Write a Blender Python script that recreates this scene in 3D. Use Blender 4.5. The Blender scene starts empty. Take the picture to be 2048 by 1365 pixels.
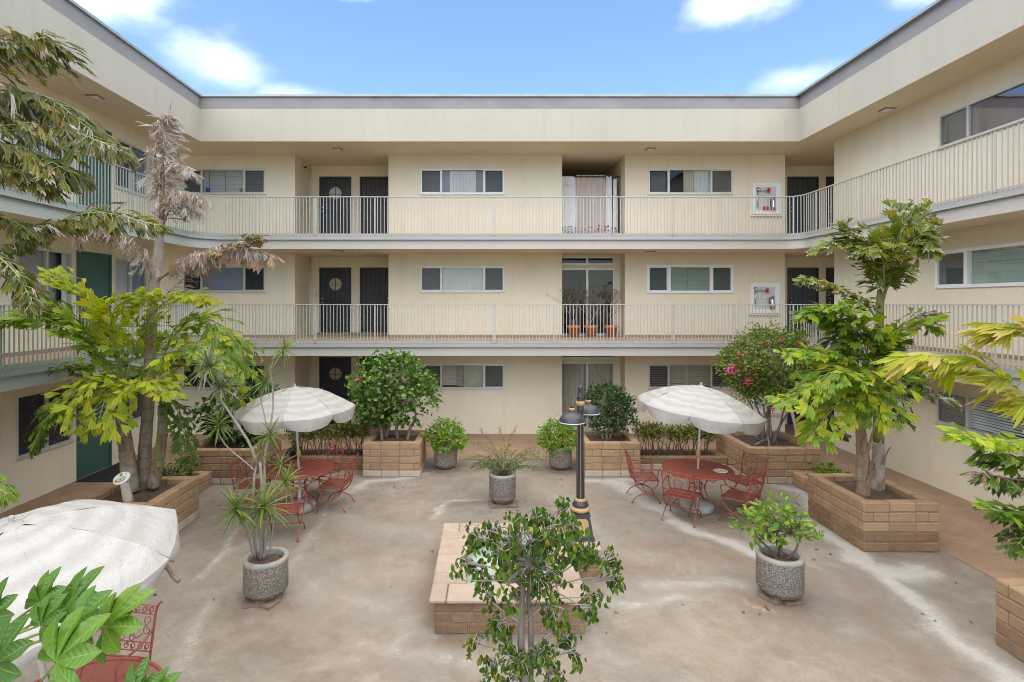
import bpy, bmesh, math, random
import numpy as np
from mathutils import Vector, Matrix, Quaternion, noise
rnd = random.Random(7)
R = math.radians
SC = bpy.context.scene
COL = SC.collection

# ------------------------------------------------------------------ camera
F, CX, HY, H = 1080.0, 972.0, 608.0, 3.64          # focal length and principal point measured in the photograph, eye height in metres
cam_data = bpy.data.cameras.new('camera')
cam = bpy.data.objects.new('camera', cam_data)
COL.objects.link(cam)
cam.location = (0, 0, H)
cam.rotation_euler = (R(90), 0, 0)
cam_data.sensor_fit = 'HORIZONTAL'
cam_data.sensor_width = 36
cam_data.lens = 36 * F / 2048
cam_data.shift_x = (1024 - CX) / 2048
cam_data.shift_y = -(682.5 - HY) / 2048
cam_data.clip_start = 0.05
cam_data.clip_end = 500
SC.camera = cam

# ------------------------------------------------------------------ sky, sun, exposure
SUN_EL, SUN_AZ = 70.0, 200.0        # azimuth clockwise from +Y
world = bpy.data.worlds.new('World')
SC.world = world
world.use_nodes = True
wn, wl = world.node_tree.nodes, world.node_tree.links
wn.clear()
def WN(t, **kw):
    n = wn.new(t)
    for k, v in kw.items():
        setattr(n, k, v)
    return n
def wmath(op, a, b=None, c=None, clamp=False):
    n = WN('ShaderNodeMath', operation=op, use_clamp=clamp)
    for i, v in enumerate((a, b, c)):
        if v is None: continue
        if hasattr(v, 'is_output'): wl.new(v, n.inputs[i])
        else: n.inputs[i].default_value = v
    return n.outputs[0]
out = WN('ShaderNodeOutputWorld')
bg = WN('ShaderNodeBackground')
sky = WN('ShaderNodeTexSky', sky_type='NISHITA')
sky.sun_disc = False
sky.sun_elevation = R(SUN_EL)
sky.sun_rotation = R(SUN_AZ)
sky.air_density = 1.0
sky.dust_density = 0.35
sky.ozone_density = 2.2
SKY_STRENGTH = 0.15
bg.inputs['Strength'].default_value = SKY_STRENGTH
hsv = WN('ShaderNodeHueSaturation')
hsv.inputs['Saturation'].default_value = 1.06
hsv.inputs['Value'].default_value = 0.60
wl.new(sky.outputs[0], hsv.inputs['Color'])
tc = WN('ShaderNodeTexCoord')
sep = WN('ShaderNodeSeparateXYZ')
wl.new(tc.outputs['Generated'], sep.inputs[0])
az = wmath('ARCTAN2', sep.outputs[0], sep.outputs[1])
el = wmath('ARCSINE', sep.outputs[2])
nz = WN('ShaderNodeTexNoise')
nz.inputs['Scale'].default_value = 5.5
nz.inputs['Detail'].default_value = 9
nz.inputs['Roughness'].default_value = 0.56
mp = WN('ShaderNodeMapping')
mp.inputs['Scale'].default_value = (1, 1, 1.9)
wl.new(tc.outputs['Generated'], mp.inputs[0])
wl.new(mp.outputs[0], nz.inputs['Vector'])
nfac = nz.outputs['Fac']
# scattered cumulus, and broad banks out of view added as fill light: each is a soft ellipse in azimuth / elevation whose rim is broken up by noise
def cloud(a, e, ra, re):
    dx = wmath('DIVIDE', wmath('SUBTRACT', az, R(a)), R(ra))
    dy = wmath('DIVIDE', wmath('SUBTRACT', el, R(e)), R(re))
    d = wmath('SQRT', wmath('ADD', wmath('MULTIPLY', dx, dx), wmath('MULTIPLY', dy, dy)))
    v = wmath('ADD', wmath('SUBTRACT', 1.0, d), wmath('MULTIPLY', wmath('SUBTRACT', nfac, 0.5), 2.2))
    v = wmath('MULTIPLY_ADD', v, 0.85, 0.10, clamp=True)
    return wmath('MULTIPLY', wmath('MULTIPLY', v, v), wmath('MULTIPLY_ADD', v, -2.0, 3.0))
clouds = [(-36, 26.5, 6.6, 4.6), (-26, 21.6, 6.6, 2.9), (-20, 19.8, 5, 1.8), (24.5, 27.5, 5.6, 3.2), (29.5, 19.9, 4.6, 1.9), (-13.5, 29.6, 3.6, 1.4),
          (40, 24.5, 4.0, 1.6), (-60, 30, 16, 9), (64, 33, 15, 8), (0, 66, 70, 22), (-60, 55, 40, 16), (75, 52, 45, 16), (100, 38, 34, 15), (-100, 42, 36, 16), (145, 40, 40, 16), (-145, 38, 40, 16), (178, 60, 60, 18), (90, 80, 200, 16), (-90, 80, 200, 16)]
m = None
for c in clouds:
    v = cloud(*c)
    m = v if m is None else wmath('MAXIMUM', m, v)
m = wmath('MULTIPLY', m, wmath('MULTIPLY_ADD', wmath('SUBTRACT', el, R(30)), 2.2, 0.66, clamp=True))   # the low clouds are thinner than those overhead
mix = WN('ShaderNodeMix', data_type='RGBA')
wl.new(m, mix.inputs[0])
wl.new(hsv.outputs[0], mix.inputs[6])
mix.inputs[7].default_value = (6.6, 6.5, 6.35, 1)
wl.new(mix.outputs[2], bg.inputs['Color'])
wl.new(bg.outputs[0], out.inputs[0])

sun_data = bpy.data.lights.new('sun', 'SUN')
sun_data.energy = 1.5
sun_data.angle = R(120)              # thin cloud over the sun: broad, almost shadowless light
sun_data.color = (1.0, 0.93, 0.83)
sun = bpy.data.objects.new('sun', sun_data)
COL.objects.link(sun)
sd = Vector((math.sin(R(SUN_AZ)) * math.cos(R(SUN_EL)), math.cos(R(SUN_AZ)) * math.cos(R(SUN_EL)), math.sin(R(SUN_EL))))
sun.rotation_euler = sd.to_track_quat('Z', 'Y').to_euler()
sun.location = sd * 40

SC.view_settings.view_transform = 'Standard'
SC.view_settings.look = 'None'
SC.view_settings.exposure = 1.70
SC.view_settings.gamma = 1.0
SC.view_settings.use_curve_mapping = False
SC.render.engine = 'CYCLES'
SC.cycles.filter_width = 1.0
SC.cycles.max_bounces = 8
SC.cycles.diffuse_bounces = 5
SC.cycles.transparent_max_bounces = 16
SC.cycles.caustics_reflective = False
SC.cycles.caustics_refractive = False

# ------------------------------------------------------------------ helpers: points
def G(px, py, z=0.0):
    """the point of height z that the photograph shows at pixel px, py"""
    d = F * (H - z) / (py - HY)
    return Vector(((px - CX) * d / F, d, z))
def D(px, py, d):
    return Vector(((px - CX) * d / F, d, H - (py - HY) * d / F))

# ------------------------------------------------------------------ helpers: objects
ORG = {}
def thing(name, label, cat, loc=(0, 0, 0), rotz=0.0, group=None):
    o = bpy.data.objects.new(name, None)
    COL.objects.link(o)
    o.empty_display_size = 0.1
    o.location = loc
    o.rotation_euler = (0, 0, rotz)
    o['label'] = label
    o['category'] = cat
    if group: o['group'] = group
    ORG[o.name] = Vector(loc)
    return o
def tag(o, label=None, cat=None, group=None, kind=None):
    if label: o['label'] = label
    if cat: o['category'] = cat
    if group: o['group'] = group
    if kind: o['kind'] = kind
    return o
def link(name, mesh, parent=None, loc=(0, 0, 0), rot=None, scale=None, matrix=None):
    o = bpy.data.objects.new(name, mesh)
    COL.objects.link(o)
    if parent is not None:
        o.parent = parent
        ORG[o.name] = ORG.get(parent.name, Vector())
    if matrix is not None:
        o.matrix_local = matrix
    else:
        o.location = loc
        if rot: o.rotation_euler = rot
        if scale: o.scale = scale
    return o
def copy_tree(o, parent=None):
    c = o.copy()
    COL.objects.link(c)
    if parent is not None: c.parent = parent
    for ch in list(o.children):
        copy_tree(ch, c)
    return c

class MB:
    """collects shapes and links them as ONE mesh object"""
    def __init__(s):
        s.v, s.f, s.mi, s.sm, s.at = [], [], [], [], []
        s.cur = 0
        s.smooth = False
    def add(s, vs, fs, smooth=None):
        b = len(s.v)
        s.v.extend(tuple(v) for v in vs)
        for f in fs:
            s.f.append(tuple(b + i for i in f))
            s.mi.append(s.cur)
            s.sm.append(s.smooth if smooth is None else smooth)
    def quad(s, a, b, c, d): s.add((a, b, c, d), ((0, 1, 2, 3),))
    def box(s, x0, x1, y0, y1, z0, z1):
        s.add([(x0, y0, z0), (x1, y0, z0), (x1, y1, z0), (x0, y1, z0), (x0, y0, z1), (x1, y0, z1), (x1, y1, z1), (x0, y1, z1)],
              [(0, 3, 2, 1), (4, 5, 6, 7), (0, 1, 5, 4), (1, 2, 6, 5), (2, 3, 7, 6), (3, 0, 4, 7)])
    def obox(s, c, ax, ay, az):
        """box about centre c with half-extent vectors"""
        c, ax, ay, az = Vector(c), Vector(ax), Vector(ay), Vector(az)
        vs = [c + ax * i + ay * j + az * k for k in (-1, 1) for i, j in ((-1, -1), (1, -1), (1, 1), (-1, 1))]
        s.add(vs, [(0, 3, 2, 1), (4, 5, 6, 7), (0, 1, 5, 4), (1, 2, 6, 5), (2, 3, 7, 6), (3, 0, 4, 7)])
    def tube(s, pts, r, seg=6, cap=True, closed=False):
        pts = [Vector(p) for p in pts]
        n = len(pts)
        rs = r if isinstance(r, (list, tuple)) else [r] * n
        t0 = (pts[1] - pts[0]).normalized()
        ref = Vector((0, 0, 1)) if abs(t0.z) < 0.9 else Vector((0, 1, 0))
        nrm = (ref - t0 * ref.dot(t0)).normalized()
        vs = []
        for i, p in enumerate(pts):
            if closed: t = (pts[(i + 1) % n] - pts[i - 1])
            else: t = (pts[min(i + 1, n - 1)] - pts[max(i - 1, 0)])
            t = t.normalized() if t.length > 1e-9 else t0
            nrm = nrm - t * nrm.dot(t)
            if nrm.length < 1e-6: nrm = t.orthogonal()
            nrm.normalize()
            b = t.cross(nrm)
            for k in range(seg):
                a = 2 * math.pi * k / seg
                vs.append(p + (nrm * math.cos(a) + b * math.sin(a)) * rs[i])
        fs = []
        for i in range(n if closed else n - 1):
            j = (i + 1) % n
            for k in range(seg):
                fs.append((i * seg + k, i * seg + (k + 1) % seg, j * seg + (k + 1) % seg, j * seg + k))
        if cap and not closed:
            fs.append(tuple(range(seg - 1, -1, -1)))
            fs.append(tuple((n - 1) * seg + k for k in range(seg)))
        s.add(vs, fs, smooth=True)
    def lathe(s, prof, c=(0, 0, 0), seg=24, smooth=True, wob=None):
        c = Vector(c)
        vs, fs = [], []
        for r, z in prof:
            for k in range(seg):
                a = 2 * math.pi * k / seg
                rr = r * (wob(a, z) if wob else 1)
                vs.append(c + Vector((rr * math.cos(a), rr * math.sin(a), z)))
        for i in range(len(prof) - 1):
            for k in range(seg):
                fs.append((i * seg + k, i * seg + (k + 1) % seg, (i + 1) * seg + (k + 1) % seg, (i + 1) * seg + k))
        s.add(vs, fs, smooth=smooth)
    def disc(s, c, r, seg=24, flip=False):
        c = Vector(c)
        vs = [c + Vector((r * math.cos(2 * math.pi * k / seg), r * math.sin(2 * math.pi * k / seg), 0)) for k in range(seg)]
        s.add(vs, [tuple(range(seg))[::-1] if flip else tuple(range(seg))])
    def mesh(s, name, mats, off=None):
        me = bpy.data.meshes.new(name)
        vs = s.v if off is None else [(a - off[0], b - off[1], c - off[2]) for a, b, c in s.v]
        me.from_pydata(vs, [], s.f)
        for m_ in (mats if isinstance(mats, (list, tuple)) else [mats]):
            me.materials.append(m_)
        me.polygons.foreach_set('material_index', s.mi)
        me.polygons.foreach_set('use_smooth', s.sm)
        me.update()
        return me
    def build(s, name, mats, parent=None, local=False):
        """local=True: the coordinates are already in the parent's space"""
        off = None
        if parent is not None and not local: off = ORG.get(parent.name, Vector())
        return link(name, s.mesh(name, mats, off), parent)

def catmull(pts, n):
    pts = [Vector(p) for p in pts]
    if len(pts) == 2: return [pts[0].lerp(pts[1], i / n) for i in range(n + 1)]
    P = [pts[0] * 2 - pts[1]] + pts + [pts[-1] * 2 - pts[-2]]
    m_ = len(pts) - 1
    res = []
    for i in range(n + 1):
        u = i / n * m_
        k = min(int(u), m_ - 1)
        t = u - k
        a, b, c, d = P[k], P[k + 1], P[k + 2], P[k + 3]
        res.append(0.5 * ((2 * b) + (c - a) * t + (2 * a - 5 * b + 4 * c - d) * t * t + (3 * b - a - 3 * c + d) * t ** 3))
    return res

# ------------------------------------------------------------------ helpers: materials
def srgb(r, g, b):
    f = lambda c: (c / 255 / 12.92) if c / 255 <= 0.04045 else ((c / 255 + 0.055) / 1.055) ** 2.4
    return (f(r), f(g), f(b))
class NT:
    def __init__(s, name):
        s.m = bpy.data.materials.new(name)
        s.m.use_nodes = True
        s.n, s.l = s.m.node_tree.nodes, s.m.node_tree.links
        s.n.clear()
        s.out = s.n.new('ShaderNodeOutputMaterial')
    def N(s, t, **kw):
        n = s.n.new(t)
        for k, v in kw.items():
            if k.startswith('_'): n.inputs[k[1:].replace('_', ' ')].default_value = v
            else: setattr(n, k, v)
        return n
    def L(s, a, b): s.l.new(a, b)
    def math(s, op, a, b=None, c=None, clamp=False):
        n = s.N('ShaderNodeMath', operation=op, use_clamp=clamp)
        for i, v in enumerate((a, b, c)):
            if v is None: continue
            if hasattr(v, 'is_output'): s.L(v, n.inputs[i])
            else: n.inputs[i].default_value = v
        return n.outputs[0]
    def mix(s, f, a, b, blend='MIX'):
        n = s.N('ShaderNodeMix', data_type='RGBA', blend_type=blend)
        for i, v in ((0, f), (6, a), (7, b)):
            if hasattr(v, 'is_output'): s.L(v, n.inputs[i])
            else: n.inputs[i].default_value = v if i == 0 else (*v[:3], 1)
        return n.outputs[2]
    def ramp(s, f, stops):
        n = s.N('ShaderNodeValToRGB')
        e = n.color_ramp.elements
        while len(e) < len(stops): e.new(0.5)
        for k, (p, c) in enumerate(stops):
            e[k].position = p
            e[k].color = (*c, 1) if not isinstance(c, float) else (c, c, c, 1)
        s.L(f, n.inputs[0])
        return n.outputs[0]
    def noise(s, scale, detail=4, rough=0.55, vec=None, dist=0.0, out='Fac'):
        n = s.N('ShaderNodeTexNoise', _Scale=scale, _Detail=detail, _Roughness=rough, _Distortion=dist)
        if vec is not None: s.L(vec, n.inputs['Vector'])
        return n.outputs[out]
    def coord(s, rand=False):
        t = s.N('ShaderNodeTexCoord').outputs['Object']
        if not rand: return t
        oi = s.N('ShaderNodeObjectInfo')
        sc = s.N('ShaderNodeVectorMath', operation='SCALE')
        sc.inputs[0].default_value = (13, 29, 47)
        s.L(oi.outputs['Random'], sc.inputs['Scale'])
        ad = s.N('ShaderNodeVectorMath', operation='ADD')
        s.L(t, ad.inputs[0]); s.L(sc.outputs[0], ad.inputs[1])
        return ad.outputs[0]
    def bump(s, h, strength=0.3, dist=0.01):
        n = s.N('ShaderNodeBump', _Strength=strength, _Distance=dist)
        s.L(h, n.inputs['Height'])
        return n.outputs[0]
    def bsdf(s, col, rough=0.6, metal=0.0, bump=None, spec=0.5):
        b = s.N('ShaderNodeBsdfPrincipled')
        for k, v in (('Base Color', col), ('Roughness', rough), ('Metallic', metal), ('Specular IOR Level', spec)):
            if hasattr(v, 'is_output'): s.L(v, b.inputs[k])
            else: b.inputs[k].default_value = (*v[:3], 1) if k == 'Base Color' else v
        if bump is not None: s.L(bump, b.inputs['Normal'])
        s.L(b.outputs[0], s.out.inputs[0])
        return b
def scale_c(c, k): return tuple(min(1.0, x * k) for x in c)
def pm(name, c, rough=0.6, var=0.12, scale=4.0, bump=0.15, bscale=80.0, metal=0.0, orand=0.0, c2=None, bdist=0.004, spec=0.5):
    """a plain procedural surface: two tones in a soft noise, a finer relief, optional difference from object to object"""
    t = NT(name)
    v = t.coord(rand=orand > 0)
    n1 = t.noise(scale, 6, 0.6, v)
    f = t.math('MULTIPLY_ADD', t.math('SUBTRACT', n1, 0.5), 2.2, 0.5, clamp=True)
    col = t.mix(f, scale_c(c, 1 - var), c2 if c2 else scale_c(c, 1 + var))
    if orand:
        oi = t.N('ShaderNodeObjectInfo')
        h = t.N('ShaderNodeHueSaturation')
        t.L(t.math('MULTIPLY_ADD', oi.outputs['Random'], 2 * orand, 1 - orand), h.inputs['Value'])
        r2 = t.math('FRACT', t.math('MULTIPLY', oi.outputs['Random'], 17.3))
        t.L(t.math('MULTIPLY_ADD', r2, 0.03, 0.485), h.inputs['Hue'])
        t.L(col, h.inputs['Color'])
        col = h.outputs[0]
    b = t.bump(t.noise(bscale, 5, 0.6, v), bump, bdist) if bump else None
    t.bsdf(col, rough, metal, b, spec)
    return t.m
def leafmat(name, cols, trans=0.35, rough=0.42, dry=None, drypos=0.5, vscale=30):
    """leaves: each leaf (mesh island or object) takes its own tone; the attribute 'dry' marks withered tips"""
    t = NT(name)
    geo = t.N('ShaderNodeNewGeometry')
    oi = t.N('ShaderNodeObjectInfo')
    r = t.math('FRACT', t.math('ADD', geo.outputs['Random Per Island'], oi.outputs['Random']))
    k = len(cols)
    col = t.ramp(r, [(i / (k - 1), c) for i, c in enumerate(cols)])
    n = t.noise(vscale, 3, 0.5, t.coord())
    col = t.mix(t.math('MULTIPLY', n, 0.35), col, (0.03, 0.05, 0.01))
    if dry:
        a = t.N('ShaderNodeAttribute', attribute_name='dry').outputs['Fac']
        a = t.math('ADD', a, t.math('MULTIPLY', t.math('SUBTRACT', r, 0.5), 0.9))
        f = t.math('MULTIPLY_ADD', t.math('SUBTRACT', a, drypos), 6.0, 0.0, clamp=True)
        col = t.mix(f, col, dry)
    p = t.N('ShaderNodeBsdfPrincipled', _Roughness=rough)
    p.inputs['Specular IOR Level'].default_value = 0.4
    t.L(col, p.inputs['Base Color'])
    tr = t.N('ShaderNodeBsdfTranslucent')
    h = t.N('ShaderNodeHueSaturation', _Saturation=1.15, _Value=1.25)
    t.L(col, h.inputs['Color']); t.L(h.outputs[0], tr.inputs['Color'])
    mx = t.N('ShaderNodeMixShader')
    mx.inputs[0].default_value = trans
    t.L(p.outputs[0], mx.inputs[1]); t.L(tr.outputs[0], mx.inputs[2])
    t.L(mx.outputs[0], t.out.inputs[0])
    return t.m

M = {}
# walls: sand-finish stucco, faint rain streaks
def stucco(name, c, streak=0.10):
    t = NT(name)
    v = t.coord()
    n1 = t.noise(0.7, 5, 0.6, v)
    mpn = t.N('ShaderNodeMapping')
    mpn.inputs['Scale'].default_value = (3.2, 3.2, 0.25)
    t.L(v, mpn.inputs[0])
    n2 = t.noise(1.0, 6, 0.6, mpn.outputs[0])
    col = t.mix(t.math('MULTIPLY_ADD', n1, 1.6, -0.3, clamp=True), scale_c(c, 0.93), scale_c(c, 1.05))
    col = t.mix(t.math('MULTIPLY_ADD', t.math('SUBTRACT', n2, 0.52), 1.8, 0.0, clamp=True), col, scale_c(c, 1 - 2.0 * streak))
    g = t.noise(120, 4, 0.65, v)
    col = t.mix(t.math('MULTIPLY', g, 0.16), col, scale_c(c, 0.6))
    pt = t.noise(1.9, 7, 0.7, v)
    col = t.mix(t.math('MULTIPLY_ADD', t.math('SUBTRACT', pt, 0.56), 3.5, 0, clamp=True), col, scale_c(c, 0.86))
    g2 = t.noise(38, 5, 0.7, v)
    col = t.mix(t.math('MULTIPLY_ADD', t.math('SUBTRACT', g2, 0.5), 1.1, 0.0, clamp=True), col, scale_c(c, 0.80))
    h = t.math('ADD', t.math('MULTIPLY', g, 0.6), t.math('ADD', t.math('MULTIPLY', g2, 0.9), t.math('MULTIPLY', t.noise(6, 3, 0.5, v), 1.0)))
    t.bsdf(col, 0.92, 0, t.bump(h, 0.5, 0.012), 0.2)
    return t.m
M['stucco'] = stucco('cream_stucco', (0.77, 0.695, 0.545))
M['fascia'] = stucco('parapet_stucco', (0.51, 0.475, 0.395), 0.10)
M['band'] = pm('grey_parapet_paint', (0.25, 0.245, 0.245), 0.7, 0.14, 1.2, 0.15, 60, c2=(0.30, 0.275, 0.265))
M['coping'] = pm('roof_edge_metal', (0.34, 0.37, 0.38), 0.45, 0.15, 2, 0.05, metal=0.3)
def slabpaint():
    t = NT('slab_edge_paint')
    v = t.coord()
    n1 = t.noise(0.8, 5, 0.6, v)
    n2 = t.noise(1.7, 5, 0.65, v, 0.4)
    col = t.mix(t.math('MULTIPLY_ADD', n1, 2.2, -0.6, clamp=True), (0.455, 0.445, 0.405), (0.53, 0.49, 0.44))
    col = t.mix(t.math('MULTIPLY_ADD', t.math('SUBTRACT', n2, 0.55), 5, 0, clamp=True), col, (0.52, 0.42, 0.36))
    sx = t.N('ShaderNodeSeparateXYZ'); t.L(v, sx.inputs[0])
    f = t.math('MULTIPLY_ADD', sx.outputs[0], -0.28, -1.55, clamp=True)
    col = t.mix(t.math('MULTIPLY', f, 0.85), col, (0.27, 0.37, 0.345))
    t.bsdf(col, 0.75, 0, t.bump(t.noise(70, 4, 0.6, v), 0.2, 0.006), 0.3)
    return t.m
M['slab'] = slabpaint()
def guttermat():
    t = NT('drip_edge_paint')
    v = t.coord()
    sx = t.N('ShaderNodeSeparateXYZ'); t.L(v, sx.inputs[0])
    f = t.math('MULTIPLY_ADD', sx.outputs[0], -0.28, -1.5, clamp=True)
    col = t.mix(f, (0.36, 0.355, 0.34), (0.19, 0.30, 0.28))
    col = t.mix(t.math('MULTIPLY', t.noise(3, 5, 0.6, v), 0.5), col, (0.44, 0.42, 0.40))
    t.bsdf(col, 0.6, 0.0, None)
    return t.m
M['gutter'] = guttermat()
M['deck'] = pm('deck_coating', (0.42, 0.32, 0.23), 0.75, 0.14, 2, 0.2, 50)
M['base'] = pm('skirting_paint', (0.28, 0.21, 0.15), 0.7, 0.2, 6)
def railpaint():
    t = NT('railing_paint')
    v = t.coord()
    geo = t.N('ShaderNodeNewGeometry')
    sx = t.N('ShaderNodeSeparateXYZ'); t.L(geo.outputs['Position'], sx.inputs[0])
    f = t.math('MULTIPLY_ADD', sx.outputs[0], -0.16, -0.3, clamp=True)
    col = t.mix(f, (0.43, 0.42, 0.375), (0.26, 0.335, 0.305))
    col = t.mix(t.math('MULTIPLY', t.noise(8, 5, 0.6, geo.outputs['Position']), 0.4), col, (0.46, 0.45, 0.42))
    t.bsdf(col, 0.5)
    return t.m
M['rail'] = railpaint()
M['alu'] = pm('window_aluminium', (0.60, 0.59, 0.555), 0.4, 0.1, 6, 0.02, metal=0.25)
M['white'] = pm('white_vinyl', (0.78, 0.78, 0.77), 0.4, 0.05, 3, 0.03)
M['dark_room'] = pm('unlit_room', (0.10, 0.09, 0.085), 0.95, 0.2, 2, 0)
def glass(name, tint, fac, refl=0.5):
    t = NT(name)
    tr = t.N('ShaderNodeBsdfTransparent'); tr.inputs[0].default_value = (*tint, 1)
    gl = t.N('ShaderNodeBsdfGlossy', _Roughness=0.015); gl.inputs[0].default_value = (0.95, 0.95, 0.95, 1)
    n = t.noise(1.1, 2, 0.5, t.coord())
    t.L(t.bump(n, 0.25, 0.01), gl.inputs['Normal'])
    fr = t.N('ShaderNodeFresnel', _IOR=1.5)
    f = t.math('MULTIPLY_ADD', fr.outputs[0], refl, fac, clamp=True)
    mx = t.N('ShaderNodeMixShader')
    t.L(f, mx.inputs[0]); t.L(tr.outputs[0], mx.inputs[1]); t.L(gl.outputs[0], mx.inputs[2])
    t.L(mx.outputs[0], t.out.inputs[0])
    return t.m
M['glass'] = glass('window_glass', (0.86, 0.89, 0.88), 0.02)
M['glass_low'] = glass('low_reflection_glass', (0.88, 0.91, 0.90), 0.0, 0.10)  # reflection turned down so the blinds behind show
M['glass_dark'] = glass('tinted_glass', (0.50, 0.52, 0.54), 0.02, 0.4)
M['glass_purple'] = glass('purple_film_glass', (0.42, 0.30, 0.40), 0.0, 0.22)
def screen(name, c, a):
    t = NT(name)
    tr = t.N('ShaderNodeBsdfTransparent')
    df = t.N('ShaderNodeBsdfDiffuse'); df.inputs[0].default_value = (*c, 1)
    n = t.noise(300, 2, 0.5, t.coord())
    mx = t.N('ShaderNodeMixShader')
    t.L(t.math('MULTIPLY_ADD', t.math('SUBTRACT', n, 0.5), 0.5, a, clamp=True), mx.inputs[0])
    t.L(tr.outputs[0], mx.inputs[1]); t.L(df.outputs[0], mx.inputs[2])
    t.L(mx.outputs[0], t.out.inputs[0])
    return t.m
M['screen'] = screen('insect_screen', (0.075, 0.08, 0.09), 0.50)
def speckle():
    t = NT('speckled_reflection_glass')
    v = t.coord()
    vo = t.N('ShaderNodeTexVoronoi', _Scale=26.0, _Randomness=1.0); t.L(v, vo.inputs['Vector'])
    n = t.noise(5, 5, 0.7, v)
    spot = t.math('MULTIPLY', t.math('LESS_THAN', vo.outputs['Distance'], 0.23), t.math('GREATER_THAN', n, 0.53))  # pale spots put speckled reflections into the dark glass colour
    col = t.mix(spot, t.mix(n, (0.012, 0.012, 0.016), (0.05, 0.05, 0.055)), (0.34, 0.33, 0.31))
    t.bsdf(col, 0.16, 0, t.bump(vo.outputs['Distance'], 0.3, 0.01))
    return t.m
M['speckle'] = speckle()
M['blind_white'] = pm('white_blind', (0.74, 0.76, 0.76), 0.6, 0.05, 3, 0)
M['blind_grey'] = pm('grey_blind', (0.52, 0.53, 0.52), 0.6, 0.08, 3, 0)
M['blind_green'] = pm('sage_blind', (0.42, 0.52, 0.44), 0.6, 0.08, 3, 0)
M['blind_beige'] = pm('beige_shutter', (0.62, 0.55, 0.43), 0.6, 0.08, 3, 0)
M['blue_blind_reflection'] = pm('blue_shade_and_reflection', (0.32, 0.37, 0.47), 0.7, 0.1, 2, 0)  # blue blinds, and the blue reflection painted behind the upper back window
M['curtain_cream'] = pm('cream_curtain', (0.60, 0.55, 0.43), 0.85, 0.12, 3, 0.1)
M['curtain_white'] = pm('white_curtain', (0.76, 0.76, 0.77), 0.85, 0.07, 3, 0.1)
M['curtain_pink'] = pm('dusty_pink_curtain', (0.58, 0.505, 0.465), 0.9, 0.08, 5, 0.15, 200)
M['navy'] = pm('dark_navy_door_paint', (0.020, 0.022, 0.034), 0.45, 0.25, 6, 0.08, 40)
M['brown_door'] = pm('dark_brown_door', (0.026, 0.021, 0.022), 0.5, 0.25, 6, 0.1, 40)
M['green_door'] = pm('green_door_paint', (0.042, 0.115, 0.095), 0.45, 0.10, 3, 0.05, 40)
M['peep'] = pm('frosted_door_glass', (0.42, 0.34, 0.26), 0.25, 0.1, 4, 0)
M['black'] = pm('black_iron', (0.015, 0.015, 0.017), 0.45, 0.2, 8, 0.05)
M['brass'] = pm('brass', (0.60, 0.48, 0.25), 0.3, 0.1, 8, 0, metal=1.0)
M['steel'] = pm('brushed_steel', (0.55, 0.55, 0.55), 0.35, 0.1, 8, 0, metal=1.0)
M['red'] = pm('fire_red_paint', (0.45, 0.025, 0.025), 0.35, 0.1, 5, 0)
M['gold'] = pm('ochre_paint', (0.40, 0.25, 0.105), 0.5, 0.12, 8, 0.1)
M['lamp_black'] = pm('weathered_black_paint', (0.035, 0.036, 0.045), 0.42, 0.35, 9, 0.08)
M['teal'] = pm('teal_planter', (0.05, 0.27, 0.26), 0.5, 0.15, 5, 0.05)
M['teal2'] = pm('blue_planter', (0.20, 0.38, 0.45), 0.5, 0.15, 5, 0.05)
M['mat_black'] = pm('black_rubber_mat', (0.014, 0.015, 0.018), 0.9, 0.3, 30, 0.4, 200)
M['light_grey'] = pm('soffit_light_grey', (0.26, 0.25, 0.23), 0.5, 0.1, 5, 0)
M['wood_stake'] = pm('weathered_stake', (0.33, 0.29, 0.25), 0.85, 0.2, 6, 0.3)
def block(name, a, b, c, bscale=1.0):
    """slump block: sandy tan, coarse pitted face, chalky salt towards some edges, no two alike"""
    t = NT(name)
    v = t.coord(rand=True)
    oi = t.N('ShaderNodeObjectInfo')
    n1 = t.noise(7, 6, 0.65, v, 0.3)
    n2 = t.noise(55, 5, 0.7, v)
    col = t.mix(t.math('MULTIPLY_ADD', n1, 2.0, -0.5, clamp=True), a, b)
    h = t.N('ShaderNodeHueSaturation')
    t.L(t.math('MULTIPLY_ADD', oi.outputs['Random'], 0.20, 0.90), h.inputs['Value'])
    r2 = t.math('FRACT', t.math('MULTIPLY', oi.outputs['Random'], 23.7))
    t.L(t.math('MULTIPLY_ADD', r2, 0.012, 0.494), h.inputs['Hue'])
    t.L(col, h.inputs['Color'])
    col = h.outputs[0]
    pit = t.math('MULTIPLY_ADD', t.math('SUBTRACT', 0.42, n2), 5.0, 0.0, clamp=True)
    col = t.mix(t.math('MULTIPLY', pit, 0.65), col, scale_c(a, 0.38))
    n3 = t.noise(3.1, 6, 0.7, v, 0.6)
    col = t.mix(t.math('MULTIPLY_ADD', t.math('SUBTRACT', n3, 0.60), 5.0, 0, clamp=True), col, c)
    hgt = t.math('ADD', t.math('MULTIPLY', n2, 1.0), t.math('MULTIPLY', n1, 0.8))
    t.bsdf(col, 0.93, 0, t.bump(hgt, 0.95 * bscale, 0.016), 0.15)
    return t.m
M['block'] = block('tan_slump_block', (0.335, 0.21, 0.12), (0.43, 0.285, 0.172), (0.49, 0.39, 0.30))
M['block_rough'] = block('rough_brown_block', (0.245, 0.153, 0.088), (0.355, 0.23, 0.138), (0.42, 0.33, 0.25), 1.6)
M['block_chalk'] = block('chalky_block', (0.44, 0.36, 0.29), (0.56, 0.46, 0.36), (0.66, 0.61, 0.55))
M['cap'] = block('pale_cap_stone', (0.345, 0.262, 0.20), (0.42, 0.335, 0.265), (0.54, 0.49, 0.43), 1.0)
M['mortar'] = pm('grey_mortar', (0.20, 0.165, 0.135), 0.95, 0.2, 9, 0.5, 60)
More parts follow.
